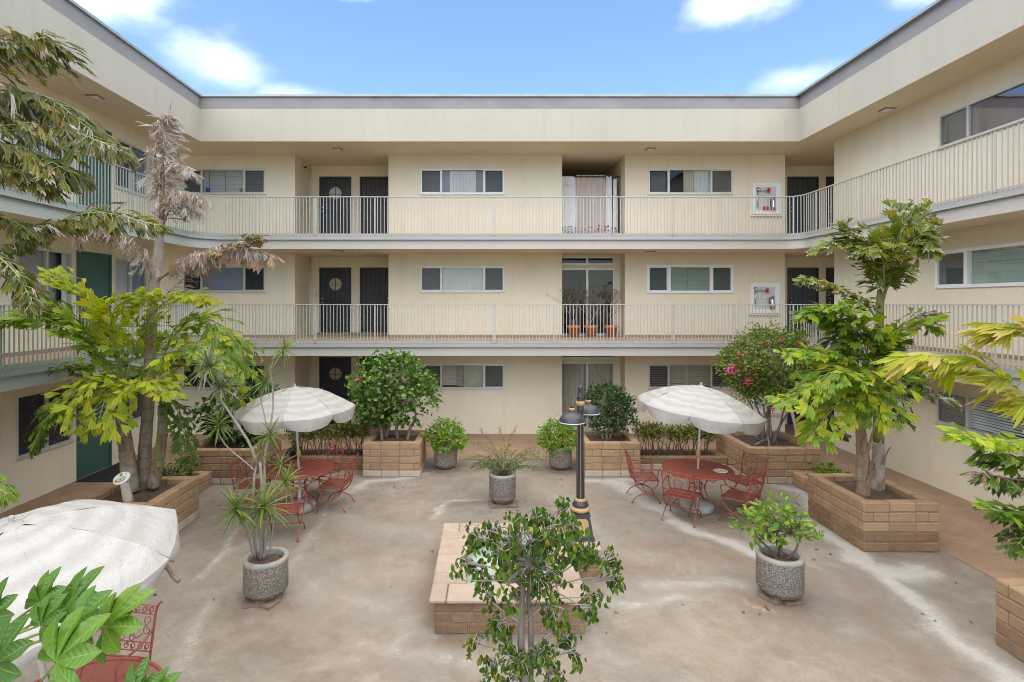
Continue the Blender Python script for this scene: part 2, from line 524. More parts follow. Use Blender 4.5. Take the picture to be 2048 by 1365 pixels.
M['soil'] = pm('dry_soil', (0.085, 0.053, 0.036), 1.0, 0.35, 9, 1.0, 45, c2=(0.155, 0.105, 0.075), bdist=0.03)
M['basin'] = pm('pool_plaster', (0.44, 0.46, 0.42), 0.7, 0.1, 4, 0.2, c2=(0.36, 0.46, 0.35))
def aggregate():
    t = NT('exposed_aggregate')
    v = t.coord(rand=True)
    vo = t.N('ShaderNodeTexVoronoi', _Scale=84.0); t.L(v, vo.inputs['Vector'])
    wnz = t.N('ShaderNodeTexWhiteNoise', noise_dimensions='3D'); t.L(vo.outputs['Position'], wnz.inputs['Vector'])
    col = t.ramp(wnz.outputs['Value'], [(0.0, (0.15, 0.125, 0.095)), (0.35, (0.27, 0.235, 0.19)), (0.7, (0.36, 0.325, 0.27)), (1.0, (0.47, 0.435, 0.38))])
    edge = t.math('MULTIPLY_ADD', t.math('SUBTRACT', vo.outputs['Distance'], 0.42), 5, 0, clamp=True)
    col = t.mix(edge, col, (0.16, 0.14, 0.12))
    hh = t.math('SUBTRACT', 1.0, vo.outputs['Distance'])
    t.bsdf(col, 0.85, 0, t.bump(hh, 0.8, 0.012), 0.25)
    return t.m
M['aggregate'] = aggregate()
M['rim'] = pm('cast_concrete', (0.30, 0.29, 0.26), 0.9, 0.15, 12, 0.4, 90, orand=0.08)
M['terracotta'] = pm('terracotta', (0.52, 0.17, 0.06), 0.8, 0.12, 6, 0.15, orand=0.08)
M['tile'] = pm('clay_tile', (0.20, 0.145, 0.105), 0.9, 0.25, 9, 0.4)
def ironred():
    t = NT('brick_red_iron_paint')
    v = t.coord(rand=True)
    n = t.noise(5, 5, 0.65, v)
    col = t.mix(n, (0.22, 0.042, 0.028), (0.34, 0.085, 0.058))
    col = t.mix(t.math('MULTIPLY_ADD', t.math('SUBTRACT', t.noise(9, 5, 0.7, v), 0.56), 5, 0, clamp=True), col, (0.05, 0.03, 0.026))
    t.bsdf(col, 0.55)
    return t.m
M['iron'] = ironred()
def ironmesh(name='expanded_metal', h=0.21):
    """expanded-metal sheet: the gaps between the strands are open"""
    t = NT(name)
    v = t.coord()
    sx = t.N('ShaderNodeSeparateXYZ'); t.L(v, sx.inputs[0])
    def tri(a, b):
        q = t.math('ADD', t.math('MULTIPLY', sx.outputs[0], a), t.math('MULTIPLY', sx.outputs[1], b))
        return t.math('ABSOLUTE', t.math('SUBTRACT', t.math('FRACT', q), 0.5))
    hole = t.math('MULTIPLY', t.math('LESS_THAN', tri(55, 95), h), t.math('LESS_THAN', tri(-55, 95), h))
    p = t.N('ShaderNodeBsdfPrincipled', _Roughness=0.55)
    n = t.noise(5, 5, 0.6, v)
    t.L(t.mix(n, (0.15, 0.032, 0.022), (0.27, 0.066, 0.044)), p.inputs['Base Color'])
    tr = t.N('ShaderNodeBsdfTransparent')
    mx = t.N('ShaderNodeMixShader')
    t.L(hole, mx.inputs[0]); t.L(p.outputs[0], mx.inputs[1]); t.L(tr.outputs[0], mx.inputs[2])
    t.L(mx.outputs[0], t.out.inputs[0])
    return t.m
M['ironmesh'] = ironmesh()
M['ironmesh_open'] = ironmesh('open_expanded_metal', 0.33)
def canvas():
    t = NT('umbrella_vinyl')
    v = t.coord()
    sx = t.N('ShaderNodeSeparateXYZ'); t.L(v, sx.inputs[0])
    rad = t.math('SQRT', t.math('ADD', t.math('MULTIPLY', sx.outputs[0], sx.outputs[0]), t.math('MULTIPLY', sx.outputs[1], sx.outputs[1])))
    nd = t.noise(3, 4, 0.6, v)
    w = t.math('SINE', t.math('MULTIPLY_ADD', rad, 38.0, t.math('MULTIPLY', nd, 7.0)))
    band = t.math('MULTIPLY_ADD', w, 0.5, 0.5)
    lace = t.noise(8, 3, 0.6, v, 2.2)
    lace = t.math('MULTIPLY_ADD', t.math('SUBTRACT', t.math('ABSOLUTE', t.math('SUBTRACT', lace, 0.5)), 0.008), -70, 0.5, clamp=True)
    col = t.mix(band, (0.435, 0.42, 0.39), (0.515, 0.505, 0.48))
    col = t.mix(t.math('MULTIPLY', lace, 0.50), col, (0.30, 0.29, 0.27))
    grime = t.math('MULTIPLY_ADD', t.math('SUBTRACT', t.noise(4.5, 6, 0.7, v), 0.54), 4, 0, clamp=True)
    edge = t.math('MULTIPLY_ADD', t.math('SUBTRACT', rad, 0.80), 3.2, 0.12, clamp=True)
    col = t.mix(t.math('MULTIPLY', grime, t.math('MULTIPLY_ADD', edge, 0.75, 0.15)), col, (0.24, 0.22, 0.19))
    p = t.N('ShaderNodeBsdfPrincipled', _Roughness=0.6)
    t.L(col, p.inputs['Base Color'])
    wr = t.noise(6, 5, 0.62, v, 0.8)
    t.L(t.bump(wr, 0.7, 0.03), p.inputs['Normal'])
    tr = t.N('ShaderNodeBsdfTranslucent'); t.L(col, tr.inputs[0])
    mx = t.N('ShaderNodeMixShader'); mx.inputs[0].default_value = 0.30
    t.L(p.outputs[0], mx.inputs[1]); t.L(tr.outputs[0], mx.inputs[2])
    t.L(mx.outputs[0], t.out.inputs[0])
    return t.m
M['canvas'] = canvas()
M['pole'] = pm('white_metal_pole', (0.62, 0.61, 0.58), 0.45, 0.1, 6, 0.03)
M['knob'] = pm('varnished_wood', (0.46, 0.27, 0.10), 0.4, 0.15, 8, 0.05)
M['rib'] = pm('bent_brown_rib', (0.16, 0.11, 0.08), 0.5, 0.2, 8, 0.05)
M['plate'] = pm('white_enamel', (0.74, 0.76, 0.72), 0.3, 0.05, 5, 0)
def bark(name, a, b, ring=0.0, sc=14.0):
    t = NT(name)
    v = t.coord()
    mpn = t.N('ShaderNodeMapping'); mpn.inputs['Scale'].default_value = (1, 1, 0.35)
    t.L(v, mpn.inputs[0])
    n = t.noise(sc, 6, 0.7, mpn.outputs[0], 0.4)
    col = t.mix(t.math('MULTIPLY_ADD', n, 2.2, -0.6, clamp=True), a, b)
    n2 = t.noise(3, 4, 0.6, v)
    col = t.mix(t.math('MULTIPLY', n2, 0.45), col, scale_c(a, 0.45))
    if ring:
        sx = t.N('ShaderNodeSeparateXYZ'); t.L(v, sx.inputs[0])
        w = t.math('FRACT', t.math('MULTIPLY_ADD', sx.outputs[2], ring, t.math('MULTIPLY', n2, 0.8)))
        col = t.mix(t.math('MULTIPLY', t.math('LESS_THAN', w, 0.10), 0.38), col, scale_c(a, 0.3))
    t.bsdf(col, 0.9, 0, t.bump(n, 0.7, 0.015), 0.2)
    return t.m
M['bark_palm'] = bark('palm_bark', (0.19, 0.135, 0.085), (0.42, 0.36, 0.29), 5.0, 18)
M['bark_fibre'] = bark('fibrous_palm_sheath', (0.22, 0.13, 0.08), (0.42, 0.30, 0.20), 0, 22)
M['bark_green'] = bark('green_palm_stem', (0.16, 0.18, 0.05), (0.27, 0.27, 0.10), 3.0)
M['bark_pale'] = bark('bleached_palm_stem', (0.30, 0.25, 0.20), (0.50, 0.45, 0.39), 0, 18)
M['bark_grey'] = bark('grey_bark', (0.17, 0.14, 0.115), (0.33, 0.28, 0.24), 0, 20)
M['bark_dark'] = bark('dark_bark', (0.10, 0.075, 0.055), (0.21, 0.16, 0.12), 0, 20)
M['bark_drac'] = bark('ringed_grey_stem', (0.24, 0.20, 0.17), (0.42, 0.37, 0.33), 16)
M['twig'] = pm('bleached_twig', (0.26, 0.22, 0.185), 0.9, 0.25, 12, 0.2)
M['stalk'] = pm('green_stalk', (0.22, 0.26, 0.07), 0.6, 0.2, 8, 0.05)
DRY = (0.50, 0.42, 0.36)
M['lf_olive'] = leafmat('olive_palm_leaf', [(0.10, 0.14, 0.015), (0.19, 0.23, 0.025), (0.13, 0.18, 0.02), (0.34, 0.31, 0.03), (0.16, 0.21, 0.025), (0.075, 0.11, 0.02)], 0.34, 0.38, DRY, 0.98)
M['lf_olive_dark'] = leafmat('dull_green_palm_leaf', [(0.06, 0.075, 0.012), (0.12, 0.135, 0.02), (0.085, 0.10, 0.016), (0.22, 0.19, 0.025), (0.15, 0.155, 0.028), (0.05, 0.065, 0.014), (0.26, 0.16, 0.06)], 0.3, 0.36, (0.36, 0.28, 0.21), 1.12)
M['lf_torn'] = leafmat('sun_scorched_palm_leaf', [(0.11, 0.15, 0.02), (0.19, 0.23, 0.03), (0.13, 0.18, 0.03), (0.34, 0.29, 0.04)], 0.3, 0.4, (0.50, 0.42, 0.36), 0.70)
M['lf_lime'] = leafmat('yellow_green_palm_leaf', [(0.42, 0.51, 0.02), (0.52, 0.56, 0.03), (0.34, 0.47, 0.022), (0.60, 0.57, 0.045), (0.25, 0.39, 0.022)], 0.45, 0.4, (0.50, 0.36, 0.10), 1.05)
M['lf_green'] = leafmat('green_palm_leaf', [(0.15, 0.28, 0.018), (0.25, 0.39, 0.02), (0.11, 0.22, 0.018), (0.36, 0.45, 0.025)], 0.38, 0.38, DRY, 1.15)
M['lf_dark'] = leafmat('dark_palm_leaf', [(0.045, 0.085, 0.012), (0.075, 0.135, 0.016), (0.11, 0.18, 0.02), (0.06, 0.105, 0.015)], 0.3, 0.35, DRY, 1.2)
M['lf_yellow'] = leafmat('pale_yellow_palm_leaf', [(0.44, 0.42, 0.05), (0.52, 0.45, 0.07), (0.32, 0.36, 0.04), (0.58, 0.50, 0.14)], 0.4, 0.42, (0.52, 0.34, 0.16), 1.0)
M['lf_dead'] = leafmat('dead_palm_leaf', [(0.50, 0.44, 0.40), (0.60, 0.56, 0.52), (0.54, 0.49, 0.45), (0.27, 0.18, 0.13), (0.60, 0.55, 0.51)], 0.2, 0.8)
M['lf_brown'] = leafmat('brown_dead_leaf', [(0.30, 0.14, 0.07), (0.42, 0.29, 0.20), (0.22, 0.11, 0.06), (0.52, 0.42, 0.34)], 0.2, 0.8)
M['lf_ficus'] = leafmat('weeping_fig_leaf', [(0.055, 0.135, 0.014), (0.10, 0.21, 0.018), (0.15, 0.28, 0.022), (0.04, 0.10, 0.016), (0.07, 0.14, 0.018), (0.12, 0.19, 0.025), (0.035, 0.085, 0.014), (0.06, 0.125, 0.018), (0.40, 0.33, 0.03)], 0.3, 0.3)
M['lf_hibiscus'] = leafmat('hibiscus_leaf', [(0.045, 0.115, 0.018), (0.085, 0.19, 0.025), (0.15, 0.28, 0.045), (0.065, 0.15, 0.02), (0.26, 0.38, 0.07)], 0.28, 0.3)
M['lf_shrub'] = leafmat('dark_shrub_leaf', [(0.018, 0.048, 0.014), (0.035, 0.085, 0.018), (0.06, 0.13, 0.025), (0.028, 0.065, 0.018)], 0.22, 0.3)
M['lf_bright'] = leafmat('fresh_green_leaf', [(0.13, 0.28, 0.025), (0.21, 0.38, 0.03), (0.29, 0.44, 0.04), (0.09, 0.20, 0.02), (0.36, 0.46, 0.05)], 0.35, 0.35)
M['lf_bougain'] = leafmat('bougainvillea_leaf', [(0.09, 0.19, 0.022), (0.16, 0.28, 0.025), (0.23, 0.32, 0.03), (0.07, 0.13, 0.02), (0.34, 0.34, 0.06), (0.12, 0.22, 0.03), (0.24, 0.13, 0.05)], 0.3, 0.4)
M['lf_hedge'] = leafmat('mottled_hedge_leaf', [(0.05, 0.085, 0.016), (0.13, 0.15, 0.022), (0.30, 0.29, 0.04), (0.07, 0.11, 0.02), (0.18, 0.19, 0.03), (0.04, 0.07, 0.015)], 0.25, 0.4)
M['lf_willow'] = leafmat('willow_leaf', [(0.14, 0.21, 0.05), (0.20, 0.27, 0.07), (0.11, 0.16, 0.05), (0.28, 0.26, 0.12)], 0.35, 0.45)
M['lf_drac'] = leafmat('dracaena_leaf', [(0.08, 0.14, 0.025), (0.15, 0.22, 0.035), (0.24, 0.29, 0.06), (0.10, 0.17, 0.03)], 0.25, 0.35)
M['lf_drac_grey'] = leafmat('grey_green_dracaena_leaf', [(0.10, 0.14, 0.06), (0.17, 0.21, 0.10), (0.26, 0.29, 0.16), (0.12, 0.15, 0.06)], 0.25, 0.4)
def fatsialeaf():
    t = NT('fatsia_leaf')
    oi = t.N('ShaderNodeObjectInfo')
    v = t.coord()
    col = t.ramp(oi.outputs['Random'], [(0, (0.055, 0.14, 0.015)), (0.5, (0.09, 0.205, 0.02)), (1, (0.15, 0.28, 0.026))])
    n = t.noise(5, 4, 0.6, v)
    col = t.mix(t.math('MULTIPLY', n, 0.5), col, (0.05, 0.12, 0.014))
    a = t.N('ShaderNodeAttribute', attribute_name='vein').outputs['Fac']
    f = t.math('MULTIPLY_ADD', t.math('SUBTRACT', a, 0.92), 12.0, 0.0, clamp=True)
    w = t.N('ShaderNodeAttribute', attribute_name='side').outputs['Fac']
    rib = t.math('PINGPONG', t.math('MULTIPLY', w, 7.0), 0.5)
    rf = t.math('MULTIPLY', t.math('LESS_THAN', rib, 0.05), 0.05)
    col = t.mix(t.math('MAXIMUM', t.math('MULTIPLY', f, 0.5), rf), col, (0.36, 0.48, 0.12))
    p = t.N('ShaderNodeBsdfPrincipled', _Roughness=0.36)
    t.L(col, p.inputs['Base Color'])
    t.L(t.bump(t.math('ADD', t.math('MULTIPLY', rib, 0.5), t.math('MULTIPLY', n, 0.8)), 0.30, 0.02), p.inputs['Normal'])
    tr = t.N('ShaderNodeBsdfTranslucent'); t.L(col, tr.inputs[0])
    mx = t.N('ShaderNodeMixShader'); mx.inputs[0].default_value = 0.32
    t.L(p.outputs[0], mx.inputs[1]); t.L(tr.outputs[0], mx.inputs[2]); t.L(mx.outputs[0], t.out.inputs[0])
    return t.m
M['lf_fatsia'] = fatsialeaf()
M['lf_bare'] = leafmat('last_brown_leaf', [(0.16, 0.08, 0.05), (0.30, 0.20, 0.06), (0.10, 0.06, 0.04)], 0.2, 0.6)
M['fl_red'] = leafmat('red_bract', [(0.55, 0.03, 0.05), (0.62, 0.06, 0.16), (0.66, 0.10, 0.04)], 0.35, 0.5)
M['fl_pink'] = leafmat('pink_bract', [(0.62, 0.10, 0.26), (0.70, 0.16, 0.36)], 0.35, 0.5)
# ================================================================== ground
def poly_dist(px, py, pts):
    best = np.full(px.shape, 1e9)
    for (ax, ay), (bx, by) in zip(pts[:-1], pts[1:]):
        dx, dy = bx - ax, by - ay
        l2 = dx * dx + dy * dy + 1e-9
        t = np.clip(((px - ax) * dx + (py - ay) * dy) / l2, 0, 1)
        best = np.minimum(best, np.hypot(px - ax - t * dx, py - ay - t * dy))
    return best
gx0, gx1, gy0, gy1, gs = -8.6, 9.2, 1.2, 15.2, 0.07
nxg, nyg = int((gx1 - gx0) / gs) + 1, int((gy1 - gy0) / gs) + 1
gxs, gys = np.linspace(gx0, gx1, nxg), np.linspace(gy0, gy1, nyg)
GX, GY = np.meshgrid(gxs, gys)
gX, gY = GX.ravel(), GY.ravel()
# wobble the coordinates so that the drawn stains get ragged edges
wob = np.array([noise.noise_vector(Vector((x * 1.1, y * 1.1, 3.0))) for x, y in zip(gX, gY)])
wob2 = np.array([noise.noise_vector(Vector((x * 4.2, y * 4.2, 9.0))) for x, y in zip(gX, gY)])
sX = gX + wob[:, 0] * 0.16 + wob2[:, 0] * 0.06
sY = gY + wob[:, 1] * 0.16 + wob2[:, 1] * 0.06
salt = np.zeros(gX.shape)
damp = np.zeros(gX.shape)
def streak(arr, px, width, amt, soft=1.0):
    pts = [tuple(G(a, b)[:2]) for a, b in px]
    d = poly_dist(sX, sY, pts)
    np.maximum(arr, amt * np.clip((width - d) / (width * soft), 0, 1), out=arr)
# white salt left by water running off the beds and along the falls of the slab
streak(salt, [(1622, 1045), (1690, 1095), (1770, 1165), (1830, 1208)], 0.27, 0.85, 0.9)
streak(salt, [(1690, 1115), (1740, 1135), (1800, 1150), (1850, 1140)], 0.34, 0.95)
streak(salt, [(1820, 1200), (1900, 1262), (1985, 1325), (2060, 1390)], 0.30, 0.75, 1.0)
streak(salt, [(1930, 1270), (2010, 1330)], 0.36, 0.4)
streak(salt, [(1232, 965), (1270, 985), (1312, 1012)], 0.42, 0.85)
streak(salt, [(1300, 1005), (1345, 1040), (1400, 1065), (1450, 1080), (1520, 1110)], 0.26, 0.9)
streak(salt, [(1180, 962), (1285, 958)], 0.22, 0.7)
streak(salt, [(1540, 968), (1600, 985), (1625, 1030)], 0.30, 0.75)
streak(salt, [(1300, 1180), (1350, 1168), (1420, 1158), (1500, 1172)], 0.26, 0.42)
streak(salt, [(1440, 1150), (1465, 1185), (1495, 1206), (1560, 1228)], 0.06, 0.45, 0.8)
streak(salt, [(1170, 1200), (1260, 1215), (1360, 1200)], 0.22, 0.45)
streak(salt, [(850, 948), (790, 960), (735, 965), (700, 985)], 0.22, 0.8)
streak(salt, [(700, 975), (660, 1010), (640, 1060), (590, 1120)], 0.14, 0.45)
streak(salt, [(872, 1018), (905, 1003), (975, 1000)], 0.10, 0.55)
streak(salt, [(890, 1010), (872, 1035)], 0.14, 0.5)
streak(salt, [(640, 1075), (560, 1145), (500, 1230)], 0.22, 0.35)
streak(salt, [(430, 958), (480, 968), (540, 962)], 0.20, 0.65)
streak(salt, [(470, 1060), (440, 1110), (400, 1160)], 0.10, 0.55)
streak(salt, [(420, 1210), (380, 1270), (340, 1350)], 0.20, 0.45)
streak(salt, [(700, 1290), (800, 1310), (900, 1330), (1010, 1345)], 0.22, 0.36)
streak(salt, [(1180, 1250), (1230, 1300), (1260, 1330)], 0.12, 0.30)
streak(salt, [(790, 1285), (830, 1272), (862, 1282), (858, 1315), (820, 1322), (790, 1300), (790, 1285)], 0.035, 0.36, 0.8)
streak(salt, [(700, 1150), (850, 1140)], 0.3, 0.25)
streak(salt, [(560, 1130), (640, 1190), (760, 1215)], 0.55, 0.30)
streak(salt, [(610, 1010), (720, 1050), (830, 1060)], 0.5, 0.26)
streak(salt, [(1060, 960), (1120, 1000), (1210, 1080)], 0.4, 0.28)
streak(salt, [(1250, 1180), (1330, 1260), (1480, 1330)], 0.4, 0.24)
streak(salt, [(1540, 1060), (1600, 1110), (1680, 1190)], 0.30, 0.30)
streak(damp, [(1280, 1090), (1420, 1110), (1560, 1120)], 0.35, 0.5)
streak(damp, [(1640, 1150), (1760, 1250), (1850, 1330)], 0.35, 0.45)
streak(damp, [(1250, 1130), (1330, 1150)], 0.3, 0.45)
streak(damp, [(560, 1000), (700, 1080)], 0.4, 0.4)
streak(damp, [(880, 1080), (860, 1180)], 0.3, 0.55)
streak(damp, [(905, 1012), (968, 1004)], 0.12, 0.9)
streak(damp, [(850, 1190), (862, 1250)], 0.16, 0.7)
streak(damp, [(870, 1295), (980, 1300)], 0.16, 0.65)
streak(damp, [(805, 1300), (850, 1298)], 0.10, 0.5)
streak(damp, [(1468, 1178), (1540, 1222), (1600, 1215)], 0.22, 0.85)
streak(damp, [(1590, 1240), (1650, 1265)], 0.14, 0.45)
streak(damp, [(490, 1220), (560, 1215)], 0.20, 0.6)
streak(damp, [(515, 1245), (545, 1252)], 0.10, 0.7)
streak(damp, [(470, 1075), (520, 1050)], 0.25, 0.55)
streak(damp, [(1330, 1030), (1440, 1045)], 0.3, 0.5)
streak(damp, [(740, 1150), (840, 1100)], 0.5, 0.25)
idx = np.arange(nxg * nyg).reshape(nyg, nxg)
gf = np.stack([idx[:-1, :-1], idx[:-1, 1:], idx[1:, 1:], idx[1:, :-1]], -1).reshape(-1, 4)
me = bpy.data.meshes.new('courtyard_floor')
gz = 0.003 * wob[:, 2]
me.from_pydata(np.stack([gX, gY, gz * 0], -1).tolist(), [], gf.tolist())
for nm, arr in (('salt', salt), ('damp', damp)):
    a = me.attributes.new(nm, 'FLOAT', 'POINT')
    a.data.foreach_set('value', arr.astype(np.float32))
def concrete(name, warm):
    t = NT(name)
    v = t.coord()
    a1 = t.N('ShaderNodeAttribute', attribute_name='salt').outputs['Fac']
    a2 = t.N('ShaderNodeAttribute', attribute_name='damp').outputs['Fac']
    n1 = t.noise(0.55, 6, 0.6, v, 0.6)
    n2 = t.noise(1.6, 7, 0.65, v, 0.8)
    n3 = t.noise(60, 5, 0.75, v)
    n4 = t.noise(150, 3, 0.7, v)
    n5 = t.noise(4.5, 8, 0.72, v, 0.5)
    n6 = t.noise(26, 6, 0.75, v)
    grey, tan = ((0.212, 0.190, 0.160), (0.252, 0.202, 0.147)) if not warm else ((0.275, 0.185, 0.12), (0.33, 0.222, 0.14))
    col = t.mix(t.math('MULTIPLY_ADD', n1, 3.0, -1.0, clamp=True), grey, tan)
    col = t.mix(t.math('MULTIPLY_ADD', t.math('SUBTRACT', n2, 0.51), 4.2, 0, clamp=True), col, scale_c(grey, 1.42))
    col = t.mix(t.math('MULTIPLY', t.math('MULTIPLY_ADD', t.math('SUBTRACT', 0.47, n2), 5, 0, clamp=True), 0.75), col, scale_c(tan, 0.66))
    col = t.mix(t.math('MULTIPLY_ADD', t.math('SUBTRACT', n5, 0.50), 2.6, 0.0, clamp=True), col, scale_c(tan, 0.66))
    col = t.mix(t.math('MULTIPLY_ADD', t.math('SUBTRACT', 0.48, n5), 2.4, 0.0, clamp=True), col, scale_c(grey, 1.32))
    col = t.mix(t.math('MULTIPLY_ADD', t.math('SUBTRACT', n6, 0.50), 2.0, 0.0, clamp=True), col, scale_c(grey, 0.62))
    dm = t.math('MULTIPLY', t.math('MULTIPLY', a2, 1.25), t.math('MULTIPLY_ADD', n2, 1.2, 0.2, clamp=True))
    col = t.mix(dm, col, (0.20, 0.125, 0.08))
    # salt: the drawn runs, plus thin tide lines wherever the noise crosses its middle value
    ridge = t.math('SUBTRACT', 1.0, t.math('MULTIPLY', t.math('ABSOLUTE', t.math('SUBTRACT', t.noise(0.8, 8, 0.68, v, 0.2), 0.5)), 20.0), clamp=True)
    ridge = t.math('MULTIPLY', ridge, t.math('MULTIPLY_ADD', t.math('SUBTRACT', n1, 0.45), 4, 0, clamp=True))
    br = t.math('ADD', t.math('MULTIPLY', t.math('SUBTRACT', n3, 0.5), 1.3), t.math('MULTIPLY', t.math('SUBTRACT', t.noise(7, 7, 0.7, v), 0.5), 1.5))
    on = t.math('MULTIPLY', a1, 3.0, clamp=True)
    brk = t.math('ADD', t.math('MULTIPLY', t.math('SUBTRACT', n5, 0.5), 1.5), t.math('MULTIPLY', t.math('SUBTRACT', n6, 0.5), 1.1))
    s = t.math('ADD', t.math('MULTIPLY', a1, 1.15), t.math('MULTIPLY', brk, on))
    s = t.math('MULTIPLY', t.math('MULTIPLY_ADD', s, 1.7, -0.36, clamp=True), t.math('MULTIPLY_ADD', br, 0.35, 0.80, clamp=True))
    s = t.math('MAXIMUM', s, t.math('MULTIPLY', a1, 0.45))
    s = t.math('MAXIMUM', s, t.math('MULTIPLY', ridge, 0.20 if not warm else 0.0))
    col = t.mix(s, col, (0.46, 0.44, 0.405))
    vc = t.N('ShaderNodeTexVoronoi', feature='DISTANCE_TO_EDGE', _Scale=0.55)
    dv = t.N('ShaderNodeVectorMath', operation='ADD')
    nv = t.N('ShaderNodeTexNoise', _Scale=3.0, _Detail=6.0, _Roughness=0.65); t.L(v, nv.inputs['Vector'])
    sv = t.N('ShaderNodeVectorMath', operation='SCALE'); sv.inputs['Scale'].default_value = 0.45; t.L(nv.outputs['Color'], sv.inputs[0])
    t.L(v, dv.inputs[0]); t.L(sv.outputs[0], dv.inputs[1]); t.L(dv.outputs[0], vc.inputs['Vector'])
    crack = t.math('MULTIPLY', t.math('LESS_THAN', vc.outputs['Distance'], 0.0032), t.math('GREATER_THAN', t.noise(0.55, 2, 0.5, v), 0.60))
    col = t.mix(t.math('MULTIPLY', crack, 0.45), col, (0.07, 0.055, 0.045))
    col = t.mix(t.math('MULTIPLY_ADD', t.math('SUBTRACT', n4, 0.5), 1.6, 0.05, clamp=True), col, scale_c(grey, 0.40))
    col = t.mix(t.math('MULTIPLY_ADD', t.math('SUBTRACT', n3, 0.54), 2.0, 0.0, clamp=True), col, scale_c(grey, 2.1))
    h = t.math('ADD', t.math('MULTIPLY', n4, 0.8), t.math('ADD', t.math('MULTIPLY', n3, 0.8), t.math('MULTIPLY', n2, 0.6)))
    t.bsdf(col, t.math('MULTIPLY_ADD', a2, -0.35, 0.88), 0, t.bump(h, 0.5, 0.006), 0.3)
    return t.m
M['concrete'] = concrete('stained_concrete', False)
M['walk'] = concrete('tan_walkway_coating', True)
me.materials.append(M['concrete'])
link('courtyard_floor', me)['kind'] = 'structure'
b = MB()
b.quad((-200, -200, -0.02), (200, -200, -0.02), (200, 300, -0.02), (-200, 300, -0.02))
g = b.build('ground', M['concrete']); g['kind'] = 'structure'
# tan coated walkway along the three walls
b = MB()
zw = 0.005
b.quad((-6.25, 12.62, zw), (6.72, 12.62, zw), (6.72, 16.4, zw), (-6.25, 16.4, zw))
b.quad((-9.8, 1.0, zw), (-6.25, 1.0, zw), (-6.25, 16.4, zw), (-9.8, 16.4, zw))
b.quad((6.72, 1.0, zw), (11.4, 1.0, zw), (11.4, 16.4, zw), (6.72, 16.4, zw))
w = b.build('walkway', M['walk']); w['kind'] = 'structure'

# ================================================================== apartment building
bld = thing('apartment_building', 'three storey cream stucco apartment building wrapping round the courtyard, with open balcony walkways', 'building', (0, 15, 0))
XR, XL, YB = 8.0, -7.3, 13.8                # courtyard faces of the balconies
WR, WL, YW, YN = 8.9, -8.42, 15.06, 16.27   # wall faces
YS = -1.0
FL = [0.0, 2.70, 5.44]                      # floor levels
CE = [2.31, 5.04, 7.79]                     # ceilings
def arc(cx, cy, r, a0, a1, n=7):
    return [(cx + r * math.cos(R(a0 + (a1 - a0) * i / n)), cy + r * math.sin(R(a0 + (a1 - a0) * i / n))) for i in range(n + 1)]
def court_path(off=0.0, rl=0.75, rr=0.4):
    """balcony edge seen from above, from the right wing round to the left wing; off > 0 moves it into the courtyard"""
    xr, xl, yb = XR - off, XL + off, YB - off
    p = [(xr, YS), (xr, yb - rr)]
    p += [(xr - rr * (1 - math.cos(a)), yb - rr + rr * math.sin(a)) for a in [R(90) * i / 6 for i in range(1, 7)]] if rr > 0.02 else [(xr, yb)]
    if rl > 0.02:
        p += [(xl + rl - rl * math.sin(a), yb - rl + rl * math.cos(a)) for a in [R(90) * i / 8 for i in range(0, 9)]]
    else: p += [(xl, yb)]
    p += [(xl, YS)]
    return p
def slab(path, z0, z1, name, mat, outer=None):
    bm = bmesh.new()
    outer = outer or [(-10.6, YS), (-10.6, 19.5), (11.6, 19.5), (11.6, YS)]
    pts = path + outer
    lo = [bm.verts.new((x, y, z0)) for x, y in pts]
    hi = [bm.verts.new((x, y, z1)) for x, y in pts]
    n = len(pts)
    bm.faces.new(lo); bm.faces.new(hi[::-1])
    for i in range(n):
        bm.faces.new((lo[i], hi[i], hi[(i + 1) % n], lo[(i + 1) % n]))
    bmesh.ops.recalc_face_normals(bm, faces=bm.faces)
    bmesh.ops.triangulate(bm, faces=[f for f in bm.faces if len(f.verts) > 4])
    bmesh.ops.translate(bm, verts=bm.verts, vec=-ORG[bld.name])
    me_ = bpy.data.meshes.new(name); bm.to_mesh(me_); bm.free()
    for m_ in (mat if isinstance(mat, list) else [mat]): me_.materials.append(m_)
    return link(name, me_, bld)
def edge_strip(path, th, z0, z1, name, mat):
    """a strip of thickness th standing proud of the slab along its courtyard edge"""
    b = MB()
    pts = [Vector((x, y, 0)) for x, y in path]
    n = len(pts)
    offs = []
    for i in range(n):
        t = (pts[min(i + 1, n - 1)] - pts[max(i - 1, 0)]).normalized()
        nrm = Vector((-t.y, t.x, 0))
        t1 = (pts[min(i + 1, n - 1)] - pts[min(i, n - 2)]).normalized()
        k = 1 / max(0.5, abs(nrm.dot(Vector((-t1.y, t1.x, 0)))))
        offs.append(pts[i] + nrm * th * k)
    for i in range(n - 1):
        a, c, d, e = pts[i], pts[i + 1], offs[i + 1], offs[i]
        q = lambda p, z: (p.x, p.y, z)
        b.quad(q(e, z0), q(d, z0), q(d, z1), q(e, z1))
        b.quad(q(e, z1), q(d, z1), q(c, z1), q(a, z1))
        b.quad(q(a, z0), q(c, z0), q(d, z0), q(e, z0))
    return b.build(name, mat, bld)
soffit_m = stucco('soffit_stucco', (0.745, 0.655, 0.485), 0.05)
for k in (1, 2):
    r1 = (0.75, 0.4)
    s_ = slab(court_path(0, *r1), CE[k - 1], FL[k] - 0.012, 'balcony_slab', [M['slab'], soffit_m])
    for p in s_.data.polygons:
        if p.normal.z < -0.9: p.material_index = 1
    slab(court_path(-0.03, *r1), FL[k] - 0.012, FL[k], 'balcony_deck', M['deck'])
    edge_strip(court_path(0, *r1), 0.035, FL[k] - 0.155, FL[k] - 0.055, 'drip_edge', M['gutter'])
    edge_strip(court_path(0, *r1), 0.055, FL[k] - 0.168, FL[k] - 0.158, 'drip_lip', M['gutter'])
